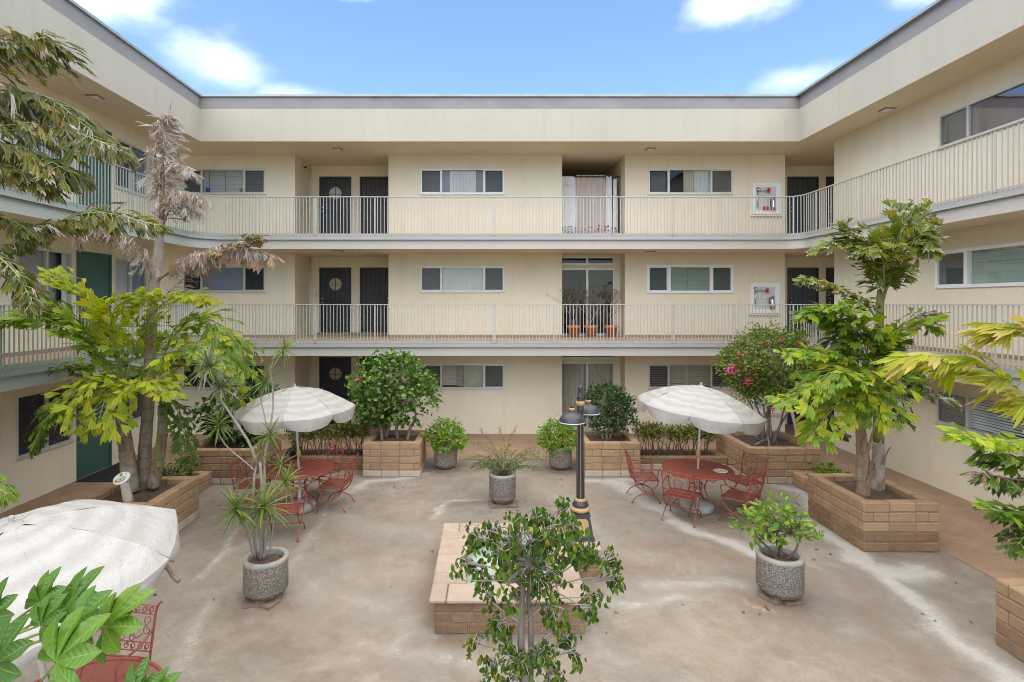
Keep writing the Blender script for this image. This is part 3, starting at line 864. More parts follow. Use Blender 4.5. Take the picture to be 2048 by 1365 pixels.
s_ = slab(court_path(0, 0, 0), CE[2], 8.62, 'parapet', [M['fascia'], soffit_m])
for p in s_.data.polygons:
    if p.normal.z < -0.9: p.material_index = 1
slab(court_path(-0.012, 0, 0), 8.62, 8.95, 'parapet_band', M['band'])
edge_strip(court_path(-0.03, 0, 0), 0.06, 8.93, 8.985, 'roof_coping', M['coping'])
b = MB()
for x in (-2.9, 6.2):                        # lapped joints of the metal coping
    b.box(x, x + 0.12, YB - 0.045, YB + 0.05, 8.925, 8.992)
for y in (7.2, 10.6):
    b.box(XR - 0.045, XR + 0.05, y, y + 0.12, 8.925, 8.992)
    b.box(XL - 0.05, XL + 0.045, y, y + 0.12, 8.925, 8.992)
b.build('coping_joint', M['coping'], bld)

def Tback(y): return lambda u, n, z: (u, y - n, z)
def Tright(x): return lambda u, n, z: (x - n, u, z)
def Tleft(x): return lambda u, n, z: (x + n, u, z)
def wall(T, u0, u1, z0, z1, holes=(), th=0.14, name='wall', mat=None):
    us = sorted({u0, u1, *[h[i] for h in holes for i in (0, 1)]})
    zs = sorted({z0, z1, *[h[i] for h in holes for i in (2, 3)]})
    b = MB()
    for a, c in zip(us[:-1], us[1:]):
        for e, f in zip(zs[:-1], zs[1:]):
            mu, mz = (a + c) / 2, (e + f) / 2
            if any(h[0] < mu < h[1] and h[2] < mz < h[3] for h in holes): continue
            b.quad(T(a, 0, e), T(c, 0, e), T(c, 0, f), T(a, 0, f))
            b.quad(T(a, -th, e), T(a, -th, f), T(c, -th, f), T(c, -th, e))
    for h in list(holes):
        for (p, q) in (((h[0], h[2]), (h[0], h[3])), ((h[1], h[2]), (h[1], h[3])), ((h[0], h[2]), (h[1], h[2])), ((h[0], h[3]), (h[1], h[3]))):
            b.quad(T(p[0], 0, p[1]), T(q[0], 0, q[1]), T(q[0], -th, q[1]), T(p[0], -th, p[1]))
    for u in (u0, u1):
        b.quad(T(u, 0, z0), T(u, 0, z1), T(u, -th, z1), T(u, -th, z0))
    bm = bmesh.new()
    o = b.build(name, mat or M['stucco'], bld)
    return o
def bxT(b, T, u0, u1, n0, n1, z0, z1):
    p = [T(u, n, z) for z in (z0, z1) for u, n in ((u0, n0), (u1, n0), (u1, n1), (u0, n1))]
    b.add(p, [(0, 1, 2, 3), (7, 6, 5, 4), (4, 5, 1, 0), (5, 6, 2, 1), (6, 7, 3, 2), (7, 4, 0, 3)])
def wavy(T, u0, u1, n, z0, z1, amp, per, ph=0.0, nz_=6, flare=0.0, seed=0):
    """a hanging, pleated cloth"""
    b = MB(); b.smooth = True
    nu = max(8, int((u1 - u0) / per * 8))
    for j in range(nz_ + 1):
        for i in range(nu + 1):
            u = u0 + (u1 - u0) * i / nu
            z = z0 + (z1 - z0) * j / nz_
            k = 1 - j / nz_
            w = amp * (0.75 + 0.5 * k) * math.sin(2 * math.pi * (u - u0) / per + ph + 0.7 * math.sin(3 * u + seed) + 0.4 * k)
            uu = (u0 + u1) / 2 + (u - (u0 + u1) / 2) * (1 + flare * k)
            b.v.append(T(uu, n + w, z))
    for j in range(nz_):
        for i in range(nu):
            a = j * (nu + 1) + i
            b.f.append((a, a + 1, a + nu + 2, a + nu + 1)); b.mi.append(0); b.sm.append(True)
    return b
def slats(T, u0, u1, n, z0, z1, pitch, tilt, th=0.028, droop=0.0, gap=None):
    b = MB()
    k = int((z1 - z0) / pitch)
    for i in range(k):
        z = z1 - (i + 0.5) * pitch
        w = rnd.uniform(-0.004, 0.004)
        dn, dz = th / 2 * math.cos(tilt), th / 2 * math.sin(tilt)
        e = rnd.uniform(-droop, droop)
        b.quad(T(u0, n + dn, z - dz + w), T(u1, n + dn, z - dz + w + e), T(u1, n - dn, z + dz + w + e), T(u0, n - dn, z + dz + w))
    return b
def vslats(T, u0, u1, n, z0, z1, pitch, rot):
    b = MB()
    k = int(round((u1 - u0) / pitch))
    for i in range(k):
        u = u0 + (i + 0.5) * (u1 - u0) / k
        r_ = rot + rnd.uniform(-0.12, 0.12)
        du, dn = pitch * 0.56 * math.cos(r_), pitch * 0.56 * math.sin(r_)
        b.quad(T(u - du, n - dn, z0), T(u + du, n + dn, z0), T(u + du, n + dn, z1), T(u - du, n - dn, z1))
    return b
def window(T, u0, u1, z0, z1, splits, kinds, frame='alu', fw=0.035, sill=True, deep=0.0):
    """splits: the mullion centres; kinds: what each light shows. window > frame, pane, insect_screen, blind / curtain, room_lining"""
    w = MB()
    us = [u0] + list(splits) + [u1]
    m_ = M[frame]
    proud = 0.014 + deep
    bxT(w, T, u0, u1, -0.07, proud, z0, z0 + fw); bxT(w, T, u0, u1, -0.07, proud, z1 - fw, z1)
    bxT(w, T, u0, u0 + fw, -0.07, proud - 0.003, z0 + fw, z1 - fw); bxT(w, T, u1 - fw, u1, -0.07, proud - 0.003, z0 + fw, z1 - fw)
    for s_ in splits: bxT(w, T, s_ - fw * 0.62, s_ + fw * 0.62, -0.068, proud - 0.004, z0 + fw, z1 - fw)
    wo = w.build('window', m_, bld)
    if sill:
        b = MB(); bxT(b, T, u0 - 0.02, u1 + 0.02, 0.0, 0.035, z0 - 0.03, z0 - 0.001); b.build('sill', m_, wo)
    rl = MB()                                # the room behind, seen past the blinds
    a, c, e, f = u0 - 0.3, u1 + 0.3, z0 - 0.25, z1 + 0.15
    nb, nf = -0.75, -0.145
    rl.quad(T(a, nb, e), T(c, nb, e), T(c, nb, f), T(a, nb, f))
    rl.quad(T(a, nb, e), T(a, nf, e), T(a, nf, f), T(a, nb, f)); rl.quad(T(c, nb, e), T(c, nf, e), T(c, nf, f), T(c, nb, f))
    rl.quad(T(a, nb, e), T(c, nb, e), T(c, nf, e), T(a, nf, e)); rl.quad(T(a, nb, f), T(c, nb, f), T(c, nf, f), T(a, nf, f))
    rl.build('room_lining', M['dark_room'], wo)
    for i, kd in enumerate(kinds):
        a, c = us[i] + fw * 0.62, us[i + 1] - fw * 0.62
        e, f = z0 + fw, z1 - fw
        kd = dict(kd)
        g_ = kd.get('glass', 'glass')
        b = MB(); b.quad(T(a, -0.035, e), T(c, -0.035, e), T(c, -0.035, f), T(a, -0.035, f)); b.build('pane', M[g_], wo)
        if kd.get('screen'):
            b = MB()
            b.quad(T(a, -0.012, e), T(c, -0.012, e), T(c, -0.012, f), T(a, -0.012, f)); b.cur = 1
            q = 0.014
            bxT(b, T, a, c, -0.018, -0.004, e, e + q); bxT(b, T, a, c, -0.018, -0.004, f - q, f)
            bxT(b, T, a, a + q, -0.018, -0.005, e + q, f - q); bxT(b, T, c - q, c, -0.018, -0.005, e + q, f - q)
            b.build('insect_screen', [M['screen'], m_], wo)
        A, C_ = a - 0.03, c + 0.03
        for t_, args in kd.get('in', ()):
            x0, x1 = A + (C_ - A) * args.get('a', 0), A + (C_ - A) * args.get('b', 1)
            n = args.get('n', -0.075)
            zb, zt = e - 0.03 + args.get('lift', 0), f + 0.03
            if t_ == 'shade':
                b = MB(); bxT(b, T, x0, x1, n - 0.006, n, zb, zt); b.build('shade_or_reflection', M[args['m']], wo)
            elif t_ == 'blind':
                b = slats(T, x0, x1, n, zb, zt, args.get('p', 0.03), args.get('tilt', 1.15), args.get('th', 0.034), args.get('droop', 0.002))
                b.build('venetian_blind', M[args['m']], wo)
            elif t_ == 'vert':
                b = vslats(T, x0, x1, n, zb, zt, 0.095, args.get('rot', 0.12)); b.build('vertical_blind', M[args['m']], wo)
            elif t_ == 'curtain':
                b = wavy(T, x0, x1, n, zb, zt, 0.022, 0.11, seed=x0); b.build('curtain', M[args['m']], wo)
            elif t_ == 'shutter':
                b = slats(T, x0 + 0.02, x1 - 0.02, n, zb + 0.02, zt - 0.02, 0.066, 0.9, 0.07)
                bxT(b, T, x0, x0 + 0.03, n - 0.02, n + 0.02, zb, zt); bxT(b, T, x1 - 0.03, x1, n - 0.02, n + 0.02, zb, zt)
                b.build('shutter', M[args['m']], wo)
            elif t_ == 'sticker':
                b = MB(); b.quad(T(x0, n, args['z0']), T(x1, n, args['z0']), T(x1, n, args['z1']), T(x0, n, args['z1'])); b.build('sticker', M[args['m']], wo)
            elif t_ == 'box':
                b = MB(); bxT(b, T, x0, x1, n - 0.05, n, args['z0'], args['z1']); b.build('box', M[args['m']], wo)
    return wo
M['blue_sticker'] = pm('blue_sticker', (0.02, 0.05, 0.30), 0.4, 0.2, 30, 0)
M['cork'] = pm('brown_card', (0.22, 0.16, 0.09), 0.8, 0.2, 20, 0)
M['pale_shade'] = pm('pale_grey_shade', (0.44, 0.43, 0.44), 0.7, 0.12, 2, 0)
SCR = dict(screen=True)
def scr(*ins): return dict(screen=True, **({'in': ins} if ins else {}))
def gl(*ins, glass='glass'): return {'glass': glass, 'in': ins}
def B(m_, **k): return ('blind', dict(m=m_, **k))
def S(m_, **k): return ('shade', dict(m=m_, **k))
def Cn(m_, **k): return ('curtain', dict(m=m_, **k))

T = Tback(YW)
WZ = [(1.28, 1.96), (3.98, 4.68), (6.71, 7.40)]
wins = {
    'A': (-8.45, -6.16, (-7.93, -6.75)),
    'B': (-1.82, 0.50, (-1.245, -0.055)),
    'C': (4.53, 6.87, (5.10, 6.28)),
}
spec = {
    ('A', 2): [scr(B('blind_grey')), gl(B('blind_white', p=0.026, a=0, b=0.155), B('blind_white', p=0.026, a=0.165, b=0.53), B('blind_white', p=0.026, a=0.54, b=1, lift=0.02),
                                       ('sticker', dict(a=0.09, b=0.185, n=-0.030, z0=6.76, z1=6.88, m='blue_sticker')), ('sticker', dict(a=0.88, b=0.96, n=-0.030, z0=6.765, z1=6.865, m='cork'))), scr(B('blind_white', p=0.026))],
    ('A', 1): [scr(), gl(S('blue_blind_reflection')), scr()],
    ('A', 0): [scr(), gl(S('blind_grey', a=0.4), glass='glass_dark'), scr()],
    ('B', 2): [scr(S('blind_grey', n=-0.3)), gl(S('blue_blind_reflection', n=-0.4), ('vert', dict(m='curtain_white', a=0.20, b=0.80, rot=0.5))), scr(S('blue_blind_reflection', n=-0.3))],  # flat blue panels stand in for the blue reflection in this window
    ('B', 1): [scr(('vert', dict(m='blind_grey'))), gl(('vert', dict(m='blind_white'))), scr(('vert', dict(m='blind_grey')))],
    ('B', 0): [scr(B('blind_beige', a=0.0, b=1)), gl(B('blind_beige', p=0.028, droop=0.012, b=0.36, lift=0.06), B('blind_beige', p=0.028, droop=0.008, a=0.37, b=0.515, tilt=0.7, lift=0.03), B('curtain_cream', p=0.026, a=0.52, tilt=1.35)), scr(B('blind_beige', p=0.028, lift=0.04))],
    ('C', 2): [scr(S('blind_grey', n=-0.3)), gl(Cn('curtain_cream', a=0.37, b=0.64), Cn('blind_white', a=0.62, b=1.0), glass='glass'), scr(Cn('curtain_cream'))],
    ('C', 1): [scr(B('blind_green', p=0.028)), gl(B('blind_green', p=0.028, b=0.46), B('blind_green', p=0.028, a=0.465)), scr(B('blind_green', p=0.028))],
    ('C', 0): [scr(B('blind_beige', p=0.05)), gl(('shutter', dict(m='blind_beige', b=0.44)), ('shutter', dict(m='blind_beige', a=0.45))), scr(B('blind_beige', p=0.05))],
}
segs = {'A': (-9.9, -5.33), 'B': (-2.72, 2.12), 'C': (3.88, 8.34)}
for lv in range(3):
    z0, z1 = FL[lv], CE[lv]
    for key, (u0, u1) in segs.items():
        a, c, sp = wins[key]
        hz = WZ[lv]
        wall(T, u0, u1, z0, z1, [(a, c, *hz)])
        wide = (key, lv) == ('C', 1)
        window(T, a - (0.05 if wide else 0), c + (0.02 if wide else 0), hz[0] - (0.05 if wide else 0), hz[1] + (0.05 if wide else 0), sp, spec[(key, lv)],
               'white' if wide else 'alu', 0.075 if wide else 0.036, sill=not wide, deep=0.02 if wide else 0)
    # returns of the recesses, recess walls
    def ret(x, y0, y1, face):
        b = MB()
        b.box(min(x, x + face * -0.14), max(x, x + face * -0.14), y0 + 0.141, y1, z0, z1)
        b.build('wall', M['stucco'], bld)
    ret(-5.33, YW, YN, 1); ret(-2.72, YW, YN, -1); ret(2.12, YW, YN + (2.6 if lv == 2 else 0.9), 1); ret(3.88, YW, YN + (2.6 if lv == 2 else 0.9), -1); ret(8.34, YW, YN, 1)
    b = MB()
    for (u0, u1, yy) in ((-9.9, -5.33, YW), (-5.19, -2.86, YN), (-2.72, 2.12, YW), (3.88, 8.34, YW), (8.48, 11.4, YN)):
        if lv == 0 and yy == YN and u0 > 8: continue
        b.box(u0, u1, yy - 0.012, yy - 0.0005, z0 + 0.001, z0 + 0.075)
    if lv: b.build('skirting', M['base'], bld)

# ---- doors
def door(T, u0, u1, z0, z1, mat, style, knob_side=1, light=True):
    b = MB()
    fw = 0.045
    bxT(b, T, u0, u0 + fw, -0.05, 0.012, z0, z1); bxT(b, T, u1 - fw, u1, -0.05, 0.012, z0, z1); bxT(b, T, u0 + fw, u1 - fw, -0.05, 0.0125, z1 - fw, z1)
    d = b.build('door', M[mat], bld)
    b = MB()
    a, c = u0 + fw, u1 - fw
    if style == 'flush':
        bxT(b, T, a + 0.004, c - 0.004, -0.06, -0.02, z0 + 0.01, z1 - fw - 0.004)
    else:                                    # vertical boards with sunk joints
        k = 6
        for i in range(k):
            p, q = a + (c - a) * i / k, a + (c - a) * (i + 1) / k
            bxT(b, T, p + 0.005, q - 0.005, -0.06, -0.018 + rnd.uniform(-0.002, 0.002), z0 + 0.01, z1 - fw - 0.004)
        bxT(b, T, a, c, -0.065, -0.034, z0 + 0.008, z1 - fw - 0.002)
    b.build('leaf', M[mat], d)
    cu, cz = (a + c) / 2, z0 + 1.53
    if style == 'round':                     # round light behind an iron cross
        b = MB()
        n = 12
        rr = 0.185
        ring = [(cu + rr * (1 + (0.05 if i % 3 == 0 else 0)) * math.cos(2 * math.pi * i / n), cz + rr * (1 + (0.05 if i % 3 == 0 else 0)) * math.sin(2 * math.pi * i / n)) for i in range(n)]
        b.add([T(u, -0.012, z) for u, z in ring] + [T(u, -0.03, z) for u, z in ring], [tuple(range(n))] + [(i, n + i, n + (i + 1) % n, (i + 1) % n) for i in range(n)])
        b.build('round_light', M['peep'], d)
        b = MB()
        bxT(b, T, cu - 0.007, cu + 0.007, -0.0115, 0.002, cz - rr, cz + rr); bxT(b, T, cu - rr, cu - 0.0075, -0.0115, 0.001, cz - 0.03, cz - 0.016)
        bxT(b, T, cu + 0.0075, cu + rr, -0.0115, 0.001, cz - 0.03, cz - 0.016)
        b.build('grille', M['black'], d)
        b = MB()
        for i in range(11):                  # iron bars of the security gate below
            u = a + 0.03 + (c - a - 0.06) * i / 10
            bxT(b, T, u - 0.006, u + 0.006, -0.010, 0.002, z0 + 0.05, z0 + 1.02)
        bxT(b, T, a, c, -0.011, 0.004, z0 + 1.02, z0 + 1.045); bxT(b, T, a, c, -0.011, 0.004, z0 + 0.03, z0 + 0.05)
        b.build('security_bars', M['black'], d)
    if style == 'board':
        b = MB()
        for zz in (z0 + 1.24, z0 + 1.21):
            bxT(b, T, a, c, -0.017, -0.006, zz, zz + 0.008)
        b.build('rail', M['black'], d)
    ku = a + 0.06 if knob_side < 0 else c - 0.06
    for zz in (z0 + 0.98, z0 + 1.10):
        b = MB(); b.smooth = True
        p0, p1 = Vector(T(ku, -0.018, zz)), Vector(T(ku, 0.045, zz))
        b.tube([p0, p0.lerp(p1, 0.4), p0.lerp(p1, 0.5), p0.lerp(p1, 0.85), p1], [0.018, 0.014, 0.030, 0.030, 0.008], 10)
        b.build('knob', M['steel'], d)
    return d
TN = Tback(YN)
for lv in range(3):
    z0, z1 = FL[lv], CE[lv]
    dz = z0 + 2.03
    wall(TN, -5.33, -2.72, z0, z1, [(-5.02, -4.06, z0, dz), (-3.80, -2.84, z0, dz)], name='wall')
    door(TN, -5.02, -4.06, z0, dz, 'navy', 'round', -1)
    door(TN, -3.80, -2.84, z0, dz, 'brown_door', 'board', 1)
    wall(TN, 8.34, 11.5, z0, z1, [(9.08, 10.02, z0, dz), (10.24, 11.2, z0, dz)])
    door(TN, 9.08, 10.02, z0, dz, 'navy', 'panel' if lv else 'flush', -1)
    door(TN, 10.24, 11.2, z0, dz, 'navy', 'flush', -1)
    # closing walls behind the doors so that no daylight leaks in
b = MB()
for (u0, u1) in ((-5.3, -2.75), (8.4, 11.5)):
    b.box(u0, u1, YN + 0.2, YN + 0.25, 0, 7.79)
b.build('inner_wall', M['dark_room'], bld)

# ---- the niche between wall B and wall C
def slider(z0, z1, yy, left, right, transom=True, curtains=None):
    T_ = Tback(yy)
    u0, u1 = 2.13, 3.70
    f = MB()
    zt = z0 + 1.98
    um = (u0 + u1) / 2
    fw = 0.045
    for (a, c) in ((u0, u0 + fw), (um - 0.035, um + 0.035), (u1 - fw, u1)): bxT(f, T_, a, c, -0.06, 0.02, z0, zt)
    bxT(f, T_, u0 + fw, um - 0.035, -0.06, 0.019, z0, z0 + 0.09); bxT(f, T_, um + 0.035, u1 - fw, -0.06, 0.019, z0, z0 + 0.09)
    bxT(f, T_, u0 + fw, um - 0.035, -0.06, 0.019, zt - 0.07, zt); bxT(f, T_, um + 0.035, u1 - fw, -0.06, 0.019, zt - 0.07, zt)
    if z1 - zt > 0.25:
        bxT(f, T_, u0, u1, -0.06, 0.018, zt + 0.07, zt + 0.13); bxT(f, T_, u0, u1, -0.06, 0.018, z1 - 0.09, z1)
        for (a, c) in ((u0, u0 + fw), (um - 0.03, um + 0.03), (u1 - fw, u1)): bxT(f, T_, a, c, -0.06, 0.017, zt + 0.13, z1 - 0.09)
    d = f.build('sliding_door', M['alu'], bld)
    if z1 - zt > 0.25:
        b = MB(); bxT(b, T_, u0, u1, -0.08, 0.0, zt + 0.001, zt + 0.069); b.build('lintel', M['stucco'], d)
        for (a, c) in ((u0 + fw, um - 0.03), (um + 0.03, u1 - fw)):
            b = MB(); b.quad(T_(a, -0.03, zt + 0.13), T_(c, -0.03, zt + 0.13), T_(c, -0.03, z1 - 0.09), T_(a, -0.03, z1 - 0.09)); b.build('transom_pane', M['glass_dark'], d)
    for (a, c, kd) in ((u0 + fw, um - 0.035, left), (um + 0.035, u1 - fw, right)):
        b = MB(); b.quad(T_(a, -0.03, z0 + 0.09), T_(c, -0.03, z0 + 0.09), T_(c, -0.03, zt - 0.07), T_(a, -0.03, zt - 0.07)); b.build('pane', M[kd[0]], d)
        if kd[1]:
            b = wavy(T_, a - 0.03, c + 0.03, -0.16, z0 + 0.03, z1, 0.025, 0.13, seed=a); b.build('curtain', M[kd[1]], d)
    b = MB(); bxT(b, T_, u1, 3.88, -0.10, 0.0, z0, z1); b.build('jamb', M['stucco'], d)
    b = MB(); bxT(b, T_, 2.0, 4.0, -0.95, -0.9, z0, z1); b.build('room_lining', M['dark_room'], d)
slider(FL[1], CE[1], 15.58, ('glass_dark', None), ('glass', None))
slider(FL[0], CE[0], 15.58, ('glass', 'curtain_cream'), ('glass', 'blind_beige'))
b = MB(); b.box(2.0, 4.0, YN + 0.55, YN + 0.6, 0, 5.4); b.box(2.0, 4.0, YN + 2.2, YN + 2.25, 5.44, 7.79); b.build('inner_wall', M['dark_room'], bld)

# ---- side wings
def side_wing(T, yend, wsets):
    for lv in range(3):
        z0, z1 = FL[lv], CE[lv]
        holes = [(w_[0], w_[1], w_[2] + FL[lv], w_[3] + FL[lv]) for w_ in wsets[lv]]
        wall(T, YS, yend, z0, z1, holes)
        b = MB(); bxT(b, T, YS, yend, 0.0005, 0.012, z0 + 0.001, z0 + 0.075)
        if lv: b.build('skirting', M['base'], bld)
side_wing(Tright(WR), 13.8, {0: [(7.75, 10.66, 1.30, 1.96)], 1: [(7.75, 10.68, 1.24, 1.97)], 2: [(7.75, 10.60, 1.24, 1.89)]})
TR_, TL_ = Tright(WR), Tleft(WL)
window(TR_, 7.75, 10.66, 1.30, 1.96, (8.42, 9.99), [scr(B('blind_grey', p=0.05)), gl(B('blind_white', p=0.05, tilt=0.75, th=0.045, a=0.5), B('blind_white', p=0.05, tilt=0.6, th=0.045, b=0.5), glass='glass_low'), scr(B('blind_grey', p=0.05))])
window(TR_, 7.75, 10.68, FL[1] + 1.24, FL[1] + 1.97, (8.42, 10.0), [scr(B('blind_green', p=0.028)), gl(B('blind_green', p=0.028), glass='glass_low'), scr(B('blind_green', p=0.028))], 'white', 0.06, sill=False, deep=0.015)
window(TR_, 7.75, 10.60, FL[2] + 1.24, FL[2] + 1.89, (8.42, 9.97), [scr(), gl(S('pale_shade', n=-0.35), glass='glass_purple'), scr(S('blind_beige', n=-0.2))])
lw = [(9.68, 10.98, 0.86, 1.98), (12.24, 13.40, 0.86, 1.98)]
ld = (11.10, 12.14, 0.0, 2.04)
side_wing(TL_, 13.8, {0: lw + [ld], 1: lw + [ld], 2: lw + [ld]})
window(TL_, 9.68, 10.98, 0.86, 1.98, (10.36,), [dict(glass='speckle'), dict(glass='speckle')])
window(TL_, 12.24, 13.40, 0.86, 1.98, (12.80,), [dict(glass='speckle'), dict(glass='speckle')])
window(TL_, 9.68, 10.98, FL[1] + 0.86, FL[1] + 1.98, (10.36,), [gl(S('pale_shade'), glass='glass_low'), gl(S('blind_white', a=0.72), S('pale_shade', n=-0.25), glass='glass_low')])
window(TL_, 12.24, 13.40, FL[1] + 0.86, FL[1] + 1.98, (12.80,), [gl(('vert', dict(m='blind_white'))), gl(('vert', dict(m='blue_blind_reflection')))])
window(TL_, 9.68, 10.98, FL[2] + 0.86, FL[2] + 1.98, (10.36,), [gl(S('blue_blind_reflection')), gl(S('blue_blind_reflection'))])
window(TL_, 12.24, 13.40, FL[2] + 0.86, FL[2] + 1.98, (12.80,), [scr(S('pale_shade')), gl(S('blue_blind_reflection'))])
for lv in range(3):
    door(TL_, ld[0], ld[1], FL[lv], FL[lv] + ld[3], 'green_door', 'flush', -1)
b = MB(); bxT(b, TL_, ld[0] - 0.2, ld[1] + 0.2, -0.25, -0.2, 0, 7.79); b.build('inner_wall', M['dark_room'], bld)
b = MB()                                     # far ends of the passages
b.box(11.4, 11.5, 13.8, 16.3, 0, 7.79)
b.box(8.9, 11.5, 13.66, 13.80, 0, 7.79) if False else None
b.build('wall', M['stucco'], bld)

# conduit in the corner of the recess, doorbell plates, lock box
b = MB()
for lv in range(3):
    b.tube([(-5.27, YN - 0.04, FL[lv] + 0.05), (-5.27, YN - 0.04, CE[lv])], 0.014, 6)
b.build('conduit', M['stucco'], bld)
b = MB()
for lv in range(3):
    b.box(-5.12, -5.09, YN - 0.025, YN - 0.001, FL[lv] + 1.18, FL[lv] + 1.27)
b.build('doorbell', M['brass'], bld)

# ================================================================== balcony railings
def railing(name, path, z, label, bars=0.086, phase=0.0, posts=1.52, p0=0.0):
    t = thing(name, label, 'railing', (path[0][0], path[0][1], z), 0, 'balcony railings round the courtyard')
    pts = [Vector((x, y, 0)) for x, y in path]
    cum = [0.0]
    for a, c in zip(pts[:-1], pts[1:]): cum.append(cum[-1] + (c - a).length)
    def at(s_):
        for i in range(len(pts) - 1):
            if s_ <= cum[i + 1] + 1e-9:
                k = (s_ - cum[i]) / max(1e-9, cum[i + 1] - cum[i])
                return pts[i].lerp(pts[i + 1], k), (pts[i + 1] - pts[i]).normalized()
        return pts[-1], (pts[-1] - pts[-2]).normalized()
    ztop, zbot = z + 0.92, z - 0.06
    n = len(pts)
    b = MB()                                 # flat top rail, gently uneven
    for i in range(n - 1):
        m2 = max(1, int((pts[i + 1] - pts[i]).length / 0.76))
        for j in range(m2):
            a, c = pts[i].lerp(pts[i + 1], j / m2), pts[i].lerp(pts[i + 1], (j + 1) / m2)
            d = (c - a).normalized(); nn = Vector((-d.y, d.x, 0))
            za, zc = [ztop + 0.005 * noise.noise(Vector((p.x * 0.5, p.y * 0.5, z))) for p in (a, c)]
            mid = (a + c) / 2
            b.obox((mid.x, mid.y, (za + zc) / 2), (c - a) / 2 + Vector((0, 0, (zc - za) / 2)) + d * 0.002, nn * 0.020, (0, 0, 0.011))
    b.build('top_rail', M['rail'], t)
    tot = cum[-1]
    def bar(w, d_):
        b = MB(); b.box(-w / 2, w / 2, -d_ / 2, d_ / 2, 0, ztop - zbot - 0.012)
        return b.mesh('baluster', M['rail'])
    mb_, mp_ = bar(0.015, 0.015), bar(0.034, 0.014)
    post_s = []
    s_ = p0
    while s_ < tot:
        post_s.append(s_); s_ += posts
    s_ = phase
    O = ORG[t.name]
    while s_ < tot:
        if all(abs(s_ - q) > 0.035 for q in post_s):
            p, d = at(s_)
            link('baluster', mb_, t, loc=(p.x - O.x, p.y - O.y, zbot - O.z), rot=(rnd.uniform(-.004, .004), rnd.uniform(-.004, .004), math.atan2(d.y, d.x)))
        s_ += bars
    for q in post_s:
        p, d = at(q)
        link('post', mp_, t, loc=(p.x - O.x, p.y - O.y, zbot - O.z), rot=(0, 0, math.atan2(d.y, d.x)))
    return t
for k in (1, 2):
    path = court_path(0.045, 0.72, 0.36)
    i1, i2 = 2, len(path) - 2                # bends belong to the back railing
    right, backp, left = path[:2], path[1:-1], path[-2:]
    lv = ('second floor', 'third floor')[k - 1]
    right = [(right[1][0], right[1][1]), (right[0][0], 3.2)]
    left = [left[0], (left[1][0], 3.2)]
    railing('balcony_railing', backp, FL[k], f'{lv} metal balcony railing across the back wing, over the {"planter beds" if k == 1 else "second floor walkway"}', p0=0.35)
    railing('balcony_railing', right, FL[k], f'{lv} metal balcony railing along the right wing{", behind the palm" if k == 1 else ", below the roof"}', p0=0.4)
    railing('balcony_railing', left, FL[k], f'{lv} green tinted balcony railing along the left wing, {"behind yellow palm fronds" if k == 1 else "before the green door"}', p0=0.4)
# ================================================================== fittings on the building
def soffit_light(px, py, z, label):
    d = F * (H - z) / (py - HY)
    x = (px - CX) * d / F
    t = thing('ceiling_light', label, 'ceiling light', (x, d, z), 0, 'square lights under the balconies and roof')
    b = MB(); b.box(-0.12, 0.12, -0.11, 0.11, -0.022, -0.001); b.build('housing', M['light_grey'], t, local=True)
    b = MB(); b.box(-0.085, 0.085, -0.075, 0.075, -0.030, -0.0225); b.build('lens', M['blind_white'], t, local=True)
soffit_light(675, 298, CE[2], 'square grey ceiling light under the roof above the dark entry doors')
soffit_light(1301, 298, CE[2], 'square grey ceiling light under the roof above the curtained niche')
soffit_light(1774, 219, CE[2], 'square grey ceiling light under the roof of the right wing')
soffit_light(190, 193, CE[2], 'square grey ceiling light under the roof of the left wing, beside palm fronds')
soffit_light(677, 502, CE[1], 'square ceiling light under the third floor balcony above the second floor entry doors')
soffit_light(1301, 503, CE[1], 'square ceiling light under the third floor balcony right of the sliding door niche')
t = thing('security_camera', 'tiny black security camera on the wall under the roof near the entry doors', 'camera', (-5.29, 15.75, 7.62))
b = MB(); b.tube([(0, 0, 0), (0.05, -0.05, -0.02), (0.06, -0.14, -0.03)], [0.012, 0.03, 0.033], 8); b.build('housing', M['black'], t, local=True)
b = MB(); b.box(-0.02, 0.012, -0.02, 0.02, 0.02, 0.09); b.build('bracket', M['white'], t, local=True)

